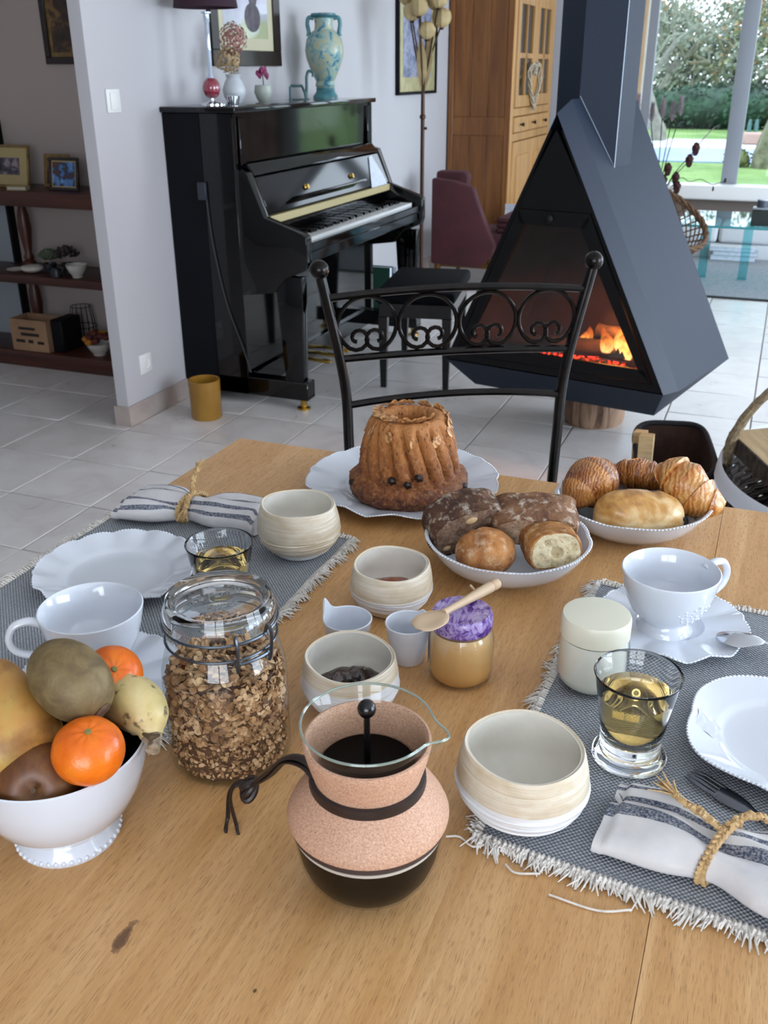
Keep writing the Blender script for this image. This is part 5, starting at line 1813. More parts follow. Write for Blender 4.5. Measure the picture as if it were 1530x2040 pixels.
def stone_bowl(name, label, loc, r_rim, r_max, h, r_foot, seed, white=(0, .35), cat='bowl', tilt=0.0):
    t = thing(name, label, cat, loc)
    rr = random.Random(seed)
    prof, at = [(0, .0015), (r_foot * .9, .0), (r_foot, .0006)], [.0, .0, .3]
    n = 64
    grooves = [rr.uniform(.06, .5) for _ in range(5)]
    for i in range(1, n + 1):
        u = i / n
        if u < .52:
            w = u / .52
            r = r_foot + (r_max - r_foot) * sin(w * pi / 2) ** .9
        else:
            w = (u - .52) / .48
            r = r_max + (r_rim - r_max) * (1 - cos(w * pi / 2)) * 1.0
        for g in grooves:
            r -= .0006 * math.exp(-((u - g) / .018) ** 2)
        prof.append((r, h * u))
        at.append(.66 if white[0] <= u < white[1] else .30)
    if seed == 1:
        prof = [(r - .0011 * math.exp(-((z / h - .84) / .012) ** 2), z) for r, z in prof]
    prof.append((r_rim - .0012, h + .0012))
    at.append(.3)
    prof.append((r_rim - .0032, h))
    at.append(.3)
    k1, k2 = rr.uniform(0, 6), rr.uniform(0, 6)

    def fn(th, r, z, k):
        q = r * (1 + .008 * sin(2 * th + k1) + .006 * sin(3 * th + k2))
        zz = z + (.0014 * sin(th + k2) + .0010 * sin(3 * th + k1)) * (z / h)
        if 2 < k < n * .55:
            e_ = smooth(0, .12, z / h) * (1 - smooth(.56, .70, z / h))
            q += .0019 * e_ * (noise.noise(Vector((z * 420 + 1.2 * sin(th + k1), seed * 7.0, .25 * sin(th * 2 + k2)))) + .25)
        return q, zz
    MB().lathe(prof, 72, fn, at=at).build('outer_wall', m_stone, t)
    inn = [(r_rim - .0032, h)]
    for i in range(12, -1, -1):
        u = i / 12
        if u < .52:
            w = u / .52
            r = r_foot + (r_max - r_foot) * sin(w * pi / 2) ** .9
        else:
            w = (u - .52) / .48
            r = r_max + (r_rim - r_max) * (1 - cos(w * pi / 2))
        inn.append((max(r - .0042, .004), .006 + (h - .006) * u))
    inn.append((0, .006))
    MB().lathe(inn, 72, lambda th, r, z, k: fn(th, r, z, 0)).build('inner_glaze', m_inner, t)
    return t


stone_bowl('stoneware_bowl', 'empty cream stoneware bowl at the near corner of the right placemat', (-.132, .650, MZ), .0512, .0565, .068, .031, 1, (.0, .58))
stone_bowl('stoneware_bowl', 'empty cream stoneware bowl at the far corner of the left placemat', (-.530, 1.028, MZ), .0488, .0553, .0695, .030, 2, (.0, .16))
jb1 = stone_bowl('jam_bowl', 'cream stoneware bowl holding apricot jam in the middle of the table', (-.366, .943, TZ), .0452, .0490, .0575, .031, 3, (.22, .52))
jb2 = stone_bowl('jam_bowl', 'cream stoneware bowl holding dark plum jam near the coffee maker', (-.333, .743, TZ), .0460, .0492, .0575, .030, 4, (.0, .74))


def jam(name, label, loc, r, h, col1, col2, seed, lump):
    t = NT(name + '_gel')
    t.col(t.ramp(t.noise(60, 4), [(.35, col1), (.65, col2)])).set(Roughness=.12)
    t.b.inputs['Coat Weight'].default_value = .6
    mb = MB()

    def f(u, v):
        a = 2 * pi * u
        rr = r * v
        z = h + lump * (1 - v ** 3) * (.6 + 1.1 * fbm((cos(a) * v * 2 + seed, sin(a) * v * 2, seed), 1.3)) - .002 * v
        return (rr * cos(a), rr * sin(a), max(z, .0062))
    mb.grid(f, 48, 16, cu=True)
    mb.lathe([(r, h - .002), (r * .8, .0066), (0, .0066)], 48)
    return tag(mb.build(name, t.m, None, loc), label, 'jam')


jam('apricot_jam', 'orange brown apricot jam in the middle stoneware bowl', (-.366, .943, TZ), .0425, .020, '6e3218', '9a4e28', 3, .008)
jam('plum_jam', 'glossy dark brown plum jam in the stoneware bowl near the coffee maker', (-.333, .743, TZ), .0425, .020, '1c0d0a', '3c2018', 8, .013)

# ---- little white cups


def petal_cup(label, loc, r, h, pk, amp):
    t = thing('egg_cup', label, 'cup', loc)
    p = [(0, 0), (r * .62, 0), (r * .70, .002), (r * .84, h * .45), (r, h), (r - .001, h + .001), (r - .0022, h), (r * .80, h * .45), (r * .62, .005), (0, .004)]

    def fn(th, rr, z, k):
        d = (th - pk + pi) % (2 * pi) - pi
        w = math.exp(-(d / .34) ** 2) if d < 0 else math.exp(-(d / .18) ** 2)
        up = amp * w * smooth(h * .4, h, z)
        return rr * (1 + .05 * w * smooth(.0, h, z)), z + up
    MB().lathe(p, 96, fn).build('wall', m_porcelain, t)


petal_cup('small white porcelain cup with a pointed rim beside the plum jam', (-.372, .826, TZ), .0272, .047, radians(178), .018)
petal_cup('small plain white porcelain cup next to the honey jar', (-.307, .842, TZ), .0255, .047, radians(70), .004)

# ---- breakfast glasses with apple juice
m_gl = NT('clear_glass')
m_gl.b.inputs['Transmission Weight'].default_value = 1
m_gl.set(Roughness=.0, IOR=1.47)
m_gl.col((.97, .99, 1, 1))
m_clear = m_gl.m
m_juice = NT('apple_juice_liquid')
m_juice.b.inputs['Transmission Weight'].default_value = 1
m_juice.set(Roughness=0.0, IOR=1.34)
m_juice.col((.93, .66, .22, 1))
m_juice = m_juice.m


def tumbler(label, loc, jl):
    t = thing('glass_tumbler', label, 'glass', loc)
    p = [(0, .0), (.0295, 0), (.0325, .0006), (.0342, .0022), (.0346, .0042), (.0338, .0062), (.0318, .0080), (.0292, .0098), (.0275, .0122), (.0268, .0148), (.0272, .0168), (.0280, .0182), (.0283, .0198), (.0280, .0215), (.0277, .0235), (.0283, .0275), (.031, .045), (.0345, .068), (.0385, .090), (.0396, .0925), (.0388, .0935), (.0376, .092), (.0334, .068), (.0298, .046), (.0268, .028), (.022, .0235), (0, .0225)]
    MB().lathe(p, 96).build('glass_wall', m_clear, t, ang=85)
    return tag(MB().lathe([(0, .0227), (.0218, .0237), (.0266, .0282), (.0296, .046), (.0332, .068), (.0337, .071), (.0332, .0714), (0, .0712)], 72).build('apple_juice', m_juice, None, loc), jl, 'drink')


tumbler('clear footed glass of apple juice on the right placemat', (-.0555, .757, MZ), 'golden apple juice in the right footed glass')
tumbler('clear footed glass of apple juice between left plate and striped napkin', (-.543, .851, MZ), 'golden apple juice in the left footed glass')

# ---- yogurt jar
yg = thing('yogurt_jar', 'cream coloured yogurt jar with screw lid on the right placemat', 'jar', (-.111, .862, MZ))
m_cream = M('cream_plastic', 'dad7c4', .35)
m_yog = M('white_yogurt', 'e2e2d6', .16, coat=.6)
MB().lathe([(0, .004), (.027, .004), (.033, .010), (.0345, .018), (.0345, .052), (.0335, .060), (0, .060)], 56).build('yogurt', m_yog, yg)
m_tg = thin_glass('jar_glass', (.985, .99, .985, 1), 1.5)
MB().lathe([(0, 0), (.028, 0), (.0345, .008), (.0362, .018), (.0362, .053), (.0345, .061), (.033, .062)], 56).build('glass_wall', m_tg, yg)
MB().lathe([(.0345, .0615), (.0352, .062), (.0352, .081), (.0338, .0845), (.031, .0850), (0, .0846)], 56).build('lid', m_cream, yg)

# ---- honey jar with wooden spoon
hj = thing('honey_jar', 'glass jar of creamed honey with purple lavender lid', 'jar', (-.244, .832, TZ))
m_honey = NT('creamed_honey')
szh = m_honey.n('ShaderNodeSeparateXYZ')
m_honey.l(m_honey.tc(), szh.inputs[0])
m_honey.col(m_honey.ramp(m_honey.math('ADD', m_honey.math('MULTIPLY', szh.outputs[2], 14.0), m_honey.math('MULTIPLY', m_honey.noise(40, 3), .12)), [(.05, 'b88a44'), (.35, 'cda062'), (.75, 'd6ae76'), (.93, 'd8ba90'), (1.0, 'd8c2a8')])).set(Roughness=.2)
m_honey.b.inputs['Subsurface Weight'].default_value = .35
m_honey.b.inputs['Subsurface Scale'].default_value = .01
m_honey.b.inputs['Coat Weight'].default_value = .5
MB().lathe([(0, .003), (.027, .003), (.0318, .008), (.0330, .016), (.0330, .050), (.0315, .056), (.030, .060), (0, .060)], 56).build('honey', m_honey.m, hj)
MB().lathe([(0, 0), (.028, 0), (.0335, .006), (.0345, .016), (.0345, .050), (.0325, .058), (.0305, .062), (.0305, .066)], 56).build('glass_wall', m_tg, hj)
m_lid = NT('lavender_lid')
vl = m_lid.tc()
pm = m_lid.math('ADD', m_lid.noise(70, 5, m_lid.tc(scale=(1, .4, 1), rot=(0, 0, .7)), .7, 2.2), m_lid.math('MULTIPLY', m_lid.noise(28, 2), .5))
m_lid.col(m_lid.ramp(pm, [(.58, '3c2466'), (.68, '6a4a94'), (.76, '9a86ba'), (.95, 'b6a6cc')])).set(Roughness=.22)
MB().lathe([(.0312, .0645), (.0322, .064), (.0325, .066), (.0325, .076), (.0308, .0805), (.029, .0815), (.0275, .0808), (0, .0808)], 64).build('lid', m_lid.m, hj)
lbp = MB().grid(lambda u, v: (.0349 * cos(2.45 + 1.1 * u), .0349 * sin(2.45 + 1.1 * u), .014 + .034 * v), 14, 2)
lbp.build('paper_label', m_paper, hj)
m_pale_wood = wood('pale_spoon_wood', 'b4977a', 'c6ac8e', 'd4be a2'.replace(' ', ''), 'X', rough=.55)
ws = thing('wooden_spoon', 'small pale wooden spoon lying across the purple honey lid', 'spoon', (-.244, .838, TZ + .0826), radians(66.5))


def wsf(u, v):
    a = 2 * pi * u
    x = -.074 + .046 * v
    w = .0165 * sqrt(max(0, 1 - (2 * v - 1) ** 2)) * (1.05 - .2 * v)
    y, z = w * cos(a), .0045 * sin(a) * sqrt(max(0, 1 - (2 * v - 1) ** 2))
    if sin(a) > 0:
        z -= .0055 * (1 - (y / .017) ** 2) * max(0, 1 - (2 * v - 1) ** 2)
    return (x, y, .0055 + z)


MB().grid(wsf, 28, 18, cu=True).build('bowl', m_pale_wood, ws)
MB().tube([(-.032, 0, .0055), (-.022, 0, .0058), (0, 0, .0056), (.025, 0, .0058), (.043, 0, .006), (.0445, 0, .006), (.047, 0, .006), (.054, 0, .006), (.057, 0, .006)], [.0042, .0036, .0044, .0056, .0062, .0046, .0062, .006, .003], 14).build('handle', m_pale_wood, ws)
MB().tube([(.024, .004, .006), (.026, .014, .009)], .0014, 6).build('peg', m_pale_wood, ws)
# ================================================================ GRANOLA JAR
gj = thing('granola_jar', 'clip-top glass jar full of oat granola', 'jar', (-.410, .634, TZ), radians(0))
m_jar = thin_glass('jar_clear_glass', (.965, .985, .985, 1), 1.52, .015)
MB().lathe([(0, 0), (.050, 0), (.0555, .004), (.057, .012), (.0570, .085), (.0562, .100), (.0520, .116), (.0488, .124), (.0475, .128), (.0490, .1295), (.0490, .133), (.0475, .1345), (.0478, .139), (.0498, .141), (.0498, .1445), (.047, .1455)], 72).build('glass_wall', m_jar, gj)
MB().lathe([(.0440, .1465), (.0505, .1465), (.0508, .149), (.0508, .157), (.0495, .161), (.0478, .165), (.0462, .1705), (.0440, .1718), (.0415, .1700), (.0395, .1655), (.037, .1640), (0, .1640), (0, .1600), (.040, .1600), (.0420, .1575), (.0432, .152), (.0432, .1465)], 72, closed=True).build('lid', m_clear, gj)
MB().lathe([(.0455, .1453), (.0492, .1453), (.0492, .1467), (.0455, .1467)], 64, closed=True).build('rubber_gasket', M('pale_gasket', 'b9b2a8', .6), gj)
m_wire = M('grey_wire', '5a6068', .3, .9)
wr_ = MB()
wr_.tube([(.0500 * cos(2 * pi * i / 60), .0500 * sin(2 * pi * i / 60), .1312) for i in range(60)], .0012, 6, True)
wr_.build('neck_wire', m_wire, gj)
wl_ = MB().tube([(.0512 * cos(2 * pi * i / 60), .0512 * sin(2 * pi * i / 60), .1480) for i in range(60)], .0012, 6, True)
wl_.build('lid_wire', m_wire, gj)
ca_ = radians(-28)
cl = MB()
for da in (-.30, .30):
    a = ca_ + da
    q = lambda r, z, a=a: (r * cos(a), r * sin(a), z)
    cl.tube(bez([q(.0512, .148), q(.055, .158), q(.0585, .150), q(.0575, .136), q(.056, .126), q(.0535, .122), q(.052, .128)], 30), .0016, 6)
cl.tube([(.0520 * cos(ca_ + t * .03), .0520 * sin(ca_ + t * .03), .1480) for t in range(-10, 11)], .0014, 6)
tag(cl.build('clasp_wire', m_wire, gj), kind='stuff')
cl = MB()
cl.tube([(.0545 * cos(ca_ + t * .034), .0545 * sin(ca_ + t * .034), .1300) for t in range(-10, 11)], .0016, 6)
for da in (-.30, .30):
    a = ca_ + da
    cl.ell((.0545 * cos(a), .0545 * sin(a), .130), .0032, .0032, .004, 10, 6)
cl.build('latch', m_wire, gj)
ha_ = ca_ + pi
hb = MB()
for da in (-.16, .16):
    a = ha_ + da
    hb.tube(bez([(.0505 * cos(a), .0505 * sin(a), .1312), (.056 * cos(a), .056 * sin(a), .14), (.0575 * cos(a), .0575 * sin(a), .152), (.054 * cos(a), .054 * sin(a), .158), (.0508 * cos(a), .0508 * sin(a), .149)], 16), .0014, 6)
hb.tube([(.0575 * cos(ha_ + t * .02), .0575 * sin(ha_ + t * .02), .152) for t in range(-8, 9)], .0014, 6)
hb.build('hinge_wire', m_wire, gj)
# embossed lettering on the lid
m_emboss = thin_glass('embossed_glass', (.62, .66, .68, 1), 1.5, .30, .3)
for txt, oy, sz in (('Le Parfait', .006, .0125), ('Super', -.014, .0125)):
    cu_ = bpy.data.curves.new('lettering', 'FONT')
    cu_.body = txt
    cu_.size = sz
    cu_.align_x = 'CENTER'
    cu_.extrude = .0006
    cu_.bevel_depth = .00025
    cu_.shear = .25
    tmp = bpy.data.objects.new('lettering', cu_)
    COL.objects.link(tmp)
    me_ = bpy.data.meshes.new_from_object(tmp.evaluated_get(bpy.context.evaluated_depsgraph_get()))
    bpy.data.objects.remove(tmp)
    to = bpy.data.objects.new('lettering', me_)
    COL.objects.link(to)
    me_.materials.clear()
    me_.materials.append(m_emboss)
    to.parent = gj
    to.location = (0, 0, .1646)
    to.rotation_euler = (0, 0, radians(48))
    off = Matrix.Rotation(radians(48), 3, 'Z') @ Vector((0, oy, 0))
    to.location.x, to.location.y = off.x, off.y
# granola: a heap of toasted oat flakes and clusters
m_oat = NT('toasted_oats')
sv = m_oat.attr('sv')
m_oat.col(m_oat.ramp(m_oat.math('ADD', sv, m_oat.math('MULTIPLY', m_oat.noise(160, 3), .2)), [(.1, '452a17'), (.4, '7c5636'), (.7, 'a67c52'), (1.1, 'c8a47c')])).set(Roughness=.75)
m_oat = m_oat.m
gr = MB()
core = [(0, .004), (.047, .004), (.0515, .010), (.0518, .080), (.050, .092), (.045, .098), (.02, .101), (0, .101)]
gr.lathe(core, 40, lambda th, r, z, k: (r * (1 + .03 * noise.noise(Vector((3 * cos(th), 3 * sin(th), z * 60)))), z + (.005 * noise.noise(Vector((3 * cos(th), 3 * sin(th), 2))) if z > .09 else 0)), at=[.05] * len(core))
rg2 = random.Random(4)


def flake(mb, p, nrm, s, ar_, val, cup=.3):
    m3 = (Matrix.Rotation(rg2.uniform(0, 6.3), 3, nrm) @ nrm.to_track_quat('Z', 'Y').to_matrix()).to_4x4()
    n = 7
    vs = [(0, 0, s * cup * .7)] + [(s * cos(2 * pi * i / n), s * ar_ * sin(2 * pi * i / n), -s * cup * .2 * cos(4 * pi * i / n)) for i in range(n)] + [(0, 0, -s * .12)]
    fs = [(0, 1 + i, 1 + (i + 1) % n) for i in range(n)] + [(n + 1, 1 + (i + 1) % n, 1 + i) for i in range(n)]
    m4 = Matrix.Translation(p) @ m3
    mb.add([m4 @ Vector(v) for v in vs], fs, 0, [val * 1.0] + [val * .92] * n + [val * .7])


for k in range(3600):
    th = rg2.uniform(0, 2 * pi)
    z = .006 + .094 * rg2.random()
    r_ = (.0535 if .010 < z < .09 else (.0535 - (z - .09) * .35 if z >= .09 else .050)) - rg2.uniform(0, .0028)
    clus = noise.noise(Vector((cos(th) * 3, sin(th) * 3, z * 60)))
    small = z < .045
    nrm = (Vector((cos(th), sin(th), 0)) + Vector((rg2.gauss(0, .55), rg2.gauss(0, .55), rg2.gauss(0, .55)))).normalized()
    s = (rg2.uniform(.0016, .0029) if small else rg2.uniform(.0024, .0046))
    val = max(.1, min(1.15, .62 + .35 * clus + rg2.gauss(0, .20)))
    flake(gr, Vector((r_ * cos(th), r_ * sin(th), z)), nrm, s, rg2.uniform(.6, .95), val)
for k in range(700):
    th, q = rg2.uniform(0, 2 * pi), sqrt(rg2.random()) * .047
    nrm = Vector((rg2.gauss(0, .6), rg2.gauss(0, .6), 1)).normalized()
    flake(gr, Vector((q * cos(th), q * sin(th), .101 + rg2.uniform(-.002, .006) + .006 * noise.noise(Vector((q * cos(th) * 50, q * sin(th) * 50, 1))))), nrm, rg2.uniform(.0025, .0048), rg2.uniform(.6, .95), max(.2, min(1.2, .75 + rg2.gauss(0, .22))))
go = gr.build('granola', m_oat, None, (-.410, .634, TZ), fixn=False, ang=60)
tag(go, 'toasted oat granola filling the clip-top jar', 'granola', kind='stuff')

# ================================================================ COFFEE MAKER
cm = thing('coffee_maker', 'pour-over coffee maker with cork collar and black plunger', 'coffee maker', (-.2265, .5335, TZ))
m_cork = NT('cork')
ck1 = m_cork.noise(760, 3)
ck2 = m_cork.noise(1100, 2)
ck3 = m_cork.noise(40, 3)
c = m_cork.ramp(ck1, [(.30, '9a7058'), (.42, 'b88e74'), (.55, 'c49c82'), (.7, 'd2ae94')])
c = m_cork.mix(m_cork.ramp(ck2, [(.28, (.6, .6, .6, 1)), (.36, (0, 0, 0, 1))]), c, lin('6a4030'))
c = m_cork.mix(m_cork.math('MULTIPLY', ck3, .2), c, lin('b4866c'))
m_cork.col(c).set(Roughness=.62)
m_cork.bump(ck1, .12, .0006)
m_cork = m_cork.m
m_carafe = thin_glass('carafe_glass', (.97, .985, .98, 1), 1.5)
bulbp = [(0, .0003), (.022, .0003), (.032, .003), (.040, .008), (.0465, .015), (.0515, .023), (.0550, .033), (.0570, .045), (.0575, .056), (.0570, .064), (.0540, .072)]
MB().lathe(bulbp, 72).build('glass_bulb', m_carafe, cm)
m_cof = NT('black_coffee_liquid')
m_cof.col('090402').set(Roughness=.5)
m_cof.b.inputs['Specular IOR Level'].default_value = .08
m_cof = m_cof.m
MB().lathe([(0, .0015)] + [(max(r - .0012, 0), z + .001) for r, z in bulbp[1:9]] + [(.055, .0585), (0, .0585)], 64).build('coffee', m_cof, cm)
MB().lathe([(.0572, .0585), (.0584, .0588), (.0584, .0612), (.0570, .0616)], 72, closed=True).build('pale_line', M('pale_silicone', 'b8b0a4', .5), cm)
MB().lathe([(.0560, .0625), (.0604, .0640), (.0600, .0690), (.056, .069)], 72, closed=True).build('inner_collar', M('dark_collar', '3a2a26', .6), cm)
ckp = [(.0565, .0690), (.0600, .0685), (.0622, .0702), (.0626, .0725), (.0600, .0790), (.0550, .0870), (.0490, .0950), (.0440, .1005), (.0415, .1035), (.0408, .1060), (.0412, .1090), (.0430, .1150), (.0452, .1230), (.0470, .1310), (.0482, .1370), (.0478, .1392), (.0462, .1398), (.0446, .1385), (.0430, .1310), (.0405, .1200), (.0375, .1080), (.036, .100), (.040, .094), (.050, .080)]
MB().lathe(ckp, 80, closed=True).build('cork_collar', m_cork, cm)
m_leather = M('dark_leather', '1c1210', .45, 0, '2a1c18', 80)
MB().lathe([(.0412, .1005), (.0442, .0985), (.0448, .1015), (.0442, .1075), (.0418, .1085)], 72, closed=True).build('neck_band', m_leather, cm)


def leather(mb, pts, w, n=24):
    mb.tube(bez(pts, n), w, 8, flat=.42)
    return mb


K = Vector((-.116, .018, .042))


def stp(*ps):
    return [Vector(p) for p in ps]


st = MB()
leather(st, stp((-.036, -.014, .110), (-.050, -.009, .112), (-.070, .0, .100), (-.092, .010, .072), tuple(K)), .0042)
leather(st, stp((-.034, -.020, .107), (-.048, -.012, .108), (-.070, .0, .096), (-.092, .012, .066), tuple(K)), .0038)
st.build('strap', m_leather, cm)
kn = MB()
for k in range(3):
    kn.tube([K + Vector((.0065 * cos(2 * pi * i / 16) * .8, .0065 * sin(2 * pi * i / 16), .0065 * sin(2 * pi * i / 16 + k * 1.2) + .002 * (k - 1))) for i in range(16)], .0032, 8, True)
kn.build('strap_knot', m_leather, cm)
te = MB()
leather(te, [K, K + Vector((-.010, .002, .002)), K + Vector((-.022, .004, -.014)), Vector((-.140, .018, .002)), Vector((-.133, .002, .0018))], .0030)
leather(te, [K, K + Vector((-.012, -.002, .0)), K + Vector((-.017, -.004, -.016)), Vector((-.128, .012, .002)), Vector((-.122, .004, .0018))], .0030)
te.build('strap_ends', m_leather, cm)
# glass funnel with a spout towards +x
spa = radians(8)


def fun(th, r, z, k):
    d = (th - spa + pi) % (2 * pi) - pi
    w = math.exp(-(d / .20) ** 2) * smooth(.118, .155, z)
    return r + .0125 * w, z - .0025 * w


fpz = [(.0330, .1000), (.0352, .1080), (.0385, .1200), (.0415, .1310), (.0445, .1405), (.0475, .1490), (.0490, .1530)]
MB().lathe(fpz, 96, fun).build('glass_funnel', m_carafe, cm)
m_rimg = NT('rim_glass')
m_rimg.b.inputs['Transmission Weight'].default_value = .6
m_rimg.set(Roughness=.03, IOR=1.5)
m_rimg.col('b8c8bc')
MB().tube([(lambda r, z, t=2 * pi * i / 96: (r * cos(t), r * sin(t), z))(*fun(2 * pi * i / 96, .0492, .1535, 0)) for i in range(96)], .0010, 6, True).build('funnel_rim', m_rimg.m, cm)
MB().lathe([(.0325, .100), (.0345, .1085), (.0362, .1150), (.0, .1150)], 48).build('brewed_coffee', m_cof, cm)
m_bplastic = M('black_plastic', '08080a', .22, spec=.5)
MB().lathe([(0, .116), (.0024, .116), (.0024, .160), (0, .160)], 16).build('plunger_stem', m_bplastic, cm)
MB().ell((0, 0, .1655), .0070, .0070, .0072, 24, 16).build('plunger_knob', m_bplastic, cm)

# ================================================================ FRUIT BOWL
fbx, fby = -.485, .489
fbw = thing('fruit_bowl', 'white footed porcelain bowl with beaded foot full of fruit', 'bowl', (fbx, fby, TZ))
po_ = [(.034, .0), (.0425, .0), (.0435, .0025), (.0425, .006), (.0375, .012), (.036, .015), (.045, .022), (.057, .036), (.066, .054), (.0715, .074), (.074, .0935), (.0745, .0965), (.0732, .0975)]
MB().lathe([(0, .014)] + po_, 80).build('outer_wall', m_porcelain, fbw)
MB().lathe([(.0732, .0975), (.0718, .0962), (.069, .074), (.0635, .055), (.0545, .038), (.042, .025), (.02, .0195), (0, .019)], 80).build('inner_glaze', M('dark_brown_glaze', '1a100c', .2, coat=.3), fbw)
bm_ = MB()
for i in range(44):
    th = 2 * pi * i / 44
    bm_.ell((.0425 * cos(th), .0425 * sin(th), .0040), .0022, .0022, .0026, 8, 5)
tag(bm_.build('beaded_foot', m_porcelain, fbw), kind='stuff')


def peel(name, stops, ns, pore, rough, pstr=.25, extra=None):
    m = NT(name)
    c = m.ramp(m.noise(ns, 5, None, .6, .4), stops)
    if extra:
        c = m.mix(m.ramp(m.noise(extra[0], 4), [(extra[1], (0, 0, 0, 1)), (extra[2], (.75, .75, .75, 1))]), c, lin(extra[3]))
    m.col(c).set(Roughness=rough)
    m.bump(m.noise(pore, 2), pstr, .0008)
    m.b.inputs['Subsurface Weight'].default_value = .12
    m.b.inputs['Subsurface Scale'].default_value = .004
    return m.m


m_tang = peel('tangerine_peel', [(.3, 'd0580a'), (.5, 'e06c10'), (.75, 'ea821e')], 30, 420, .28, .35)
m_kiwi = peel('kiwi_skin', [(.3, '54432a'), (.5, '6c5a38'), (.7, '7e6c48')], 60, 700, .62, .4, (520, .6, .8, '8a784c'))
m_pear = peel('pear_skin', [(.3, 'a06c30'), (.48, 'b88644'), (.7, 'b09a50')], 14, 500, .45, .15, (45, .48, .68, '84582c'))
m_apple = peel('russet_skin', [(.3, '4c2a18'), (.5, '6e4424'), (.7, '86602c')], 26, 500, .45, .15, (120, .55, .72, '4a2c1c'))
m_stub = M('dry_stem', '3a2c1c', .8, 0, '54442c', 90)
m_green_stub = M('green_calyx', '7a7440', .7)


def tangerine(label, loc, r, axis):
    t = thing('tangerine', label, 'fruit', loc)
    q = Vector(axis).normalized().to_track_quat('Z', 'Y').to_matrix().to_4x4()

    def fn(d, p):
        dip = math.exp(-((1 - d.z) / .05)) * .10 + math.exp(-((1 + d.z) / .04)) * .08
        return p * (1 - dip + .012 * sin(9 * atan2(d.y, d.x)) * max(0, d.z) ** 2 + .01 * fbm(d, 2.2))
    MB().ell((0, 0, 0), r, r, r * .88, 40, 26, fn).xf(q).build('peel', m_tang, t)
    MB().lathe([(0, 0), (.0026, 0), (.0022, .0016), (0, .0018)], 10, c=(0, 0, r * .80)).xf(q).build('stem_end', m_green_stub, t)


tangerine('bright orange tangerine at the front of the fruit bowl', (-.4300, .467, TZ + .118), .0275, (.25, -.15, 1))
tangerine('bright orange tangerine behind the kiwi, towards the white cup', (-.464, .546, TZ + .128), .0255, (.6, -.5, .8))

kw_ = thing('kiwi', 'brown fuzzy kiwi lying on top of the fruit', 'fruit', (-.468, .5015, TZ + .1505))
kd = Vector((.86, -.17, -.46)).normalized()
kq = kd.to_track_quat('Z', 'Y').to_matrix().to_4x4()
MB().ell((0, 0, 0), .0292, .0292, .0385, 44, 28, lambda d, p: p * (1 + .012 * fbm(d, 2) - .05 * math.exp(-((1 - d.z) / .02)))).xf(kq).build('skin', m_kiwi, kw_)
MB().ell((0, 0, .0368), .0085, .0085, .0016, 18, 8, lambda d, p: p * (1 + .2 * fbm(d, 3))).xf(kq).build('blossom_end', M('kiwi_end', '4a3424', .9, 0, '6a5240', 200), kw_)

pr_ = thing('pear', 'large golden russeted pear at the left of the fruit bowl', 'fruit', (-.512, .470, TZ + .112))
pq = Vector((-.5, .45, .75)).normalized().to_track_quat('Z', 'Y').to_matrix().to_4x4()
MB().lathe([(0, -.041), (.012, -.042), (.026, -.038), (.037, -.024), (.041, -.008), (.039, .008), (.032, .024), (.024, .038), (.017, .050), (.011, .056), (.004, .057), (0, .055)], 48, lambda t, r, z, k: (r * (1 + .025 * sin(2 * t + 1) + .015 * sin(3 * t)), z)).xf(pq).build('skin', m_pear, pr_)
MB().tube([pq @ Vector((0, 0, .054)), pq @ Vector((.002, 0, .066)), pq @ Vector((.006, 0, .076))], [.0022, .0017, .0024], 8).build('stem', m_stub, pr_)

ap = thing('apple', 'brown russet apple under the tangerine with its stem towards the viewer', 'fruit', (-.4705, .452, TZ + .0835))
aq = Vector((.45, -.72, .52)).normalized().to_track_quat('Z', 'Y').to_matrix().to_4x4()
MB().ell((0, 0, 0), .0345, .0345, .031, 40, 26, lambda d, p: p * (1 - .26 * math.exp(-((1 - d.z) / .05)) + .02 * sin(5 * atan2(d.y, d.x)) * (1 - d.z ** 2))).xf(aq).build('skin', m_apple, ap)
MB().tube([aq @ Vector((0, 0, .021)), aq @ Vector((.001, 0, .028)), aq @ Vector((.002, .001, .033))], [.0016, .0014, .0020], 8).build('stem', m_stub, ap)

m_ban = peel('banana_skin', [(.3, 'b8a468'), (.5, 'cdb982'), (.7, 'd8c898')], 25, 300, .45, .1, (75, .60, .66, '2e2014'))
ba = thing('banana', 'stubby ripe banana with dark flecks and a torn tip', 'fruit', (-.432, .528, TZ + .108))
bp = bez([(-.045, .018, .0), (-.022, .012, .006), (.002, .004, .006), (.016, -.004, .001), (.024, -.012, -.006)], 20)
MB().tube(bp, [.0195 + .004 * sin(pi * min(1, i / 14)) - (.010 * smooth(14, 20, i)) for i in range(len(bp))], 7).warp(lambda p: p).build('skin', m_ban, ba, ang=70)
MB().tube([bp[-1], bp[-1] + Vector((.005, -.005, -.003)), bp[-1] + Vector((.007, -.010, -.004))], [.0085, .0055, .0062], 8).build('tip', M('torn_banana_tip', '6a5a48', .85, 0, 'a4947c', 150), ba)
MB().tube([bp[-3] + Vector((.0, -.010, .004)), bp[-2] + Vector((.006, -.009, .004)), bp[-1] + Vector((.010, -.002, .006))], [.0012, .003, .001], 6).build('peel_tear', m_stub, ba)

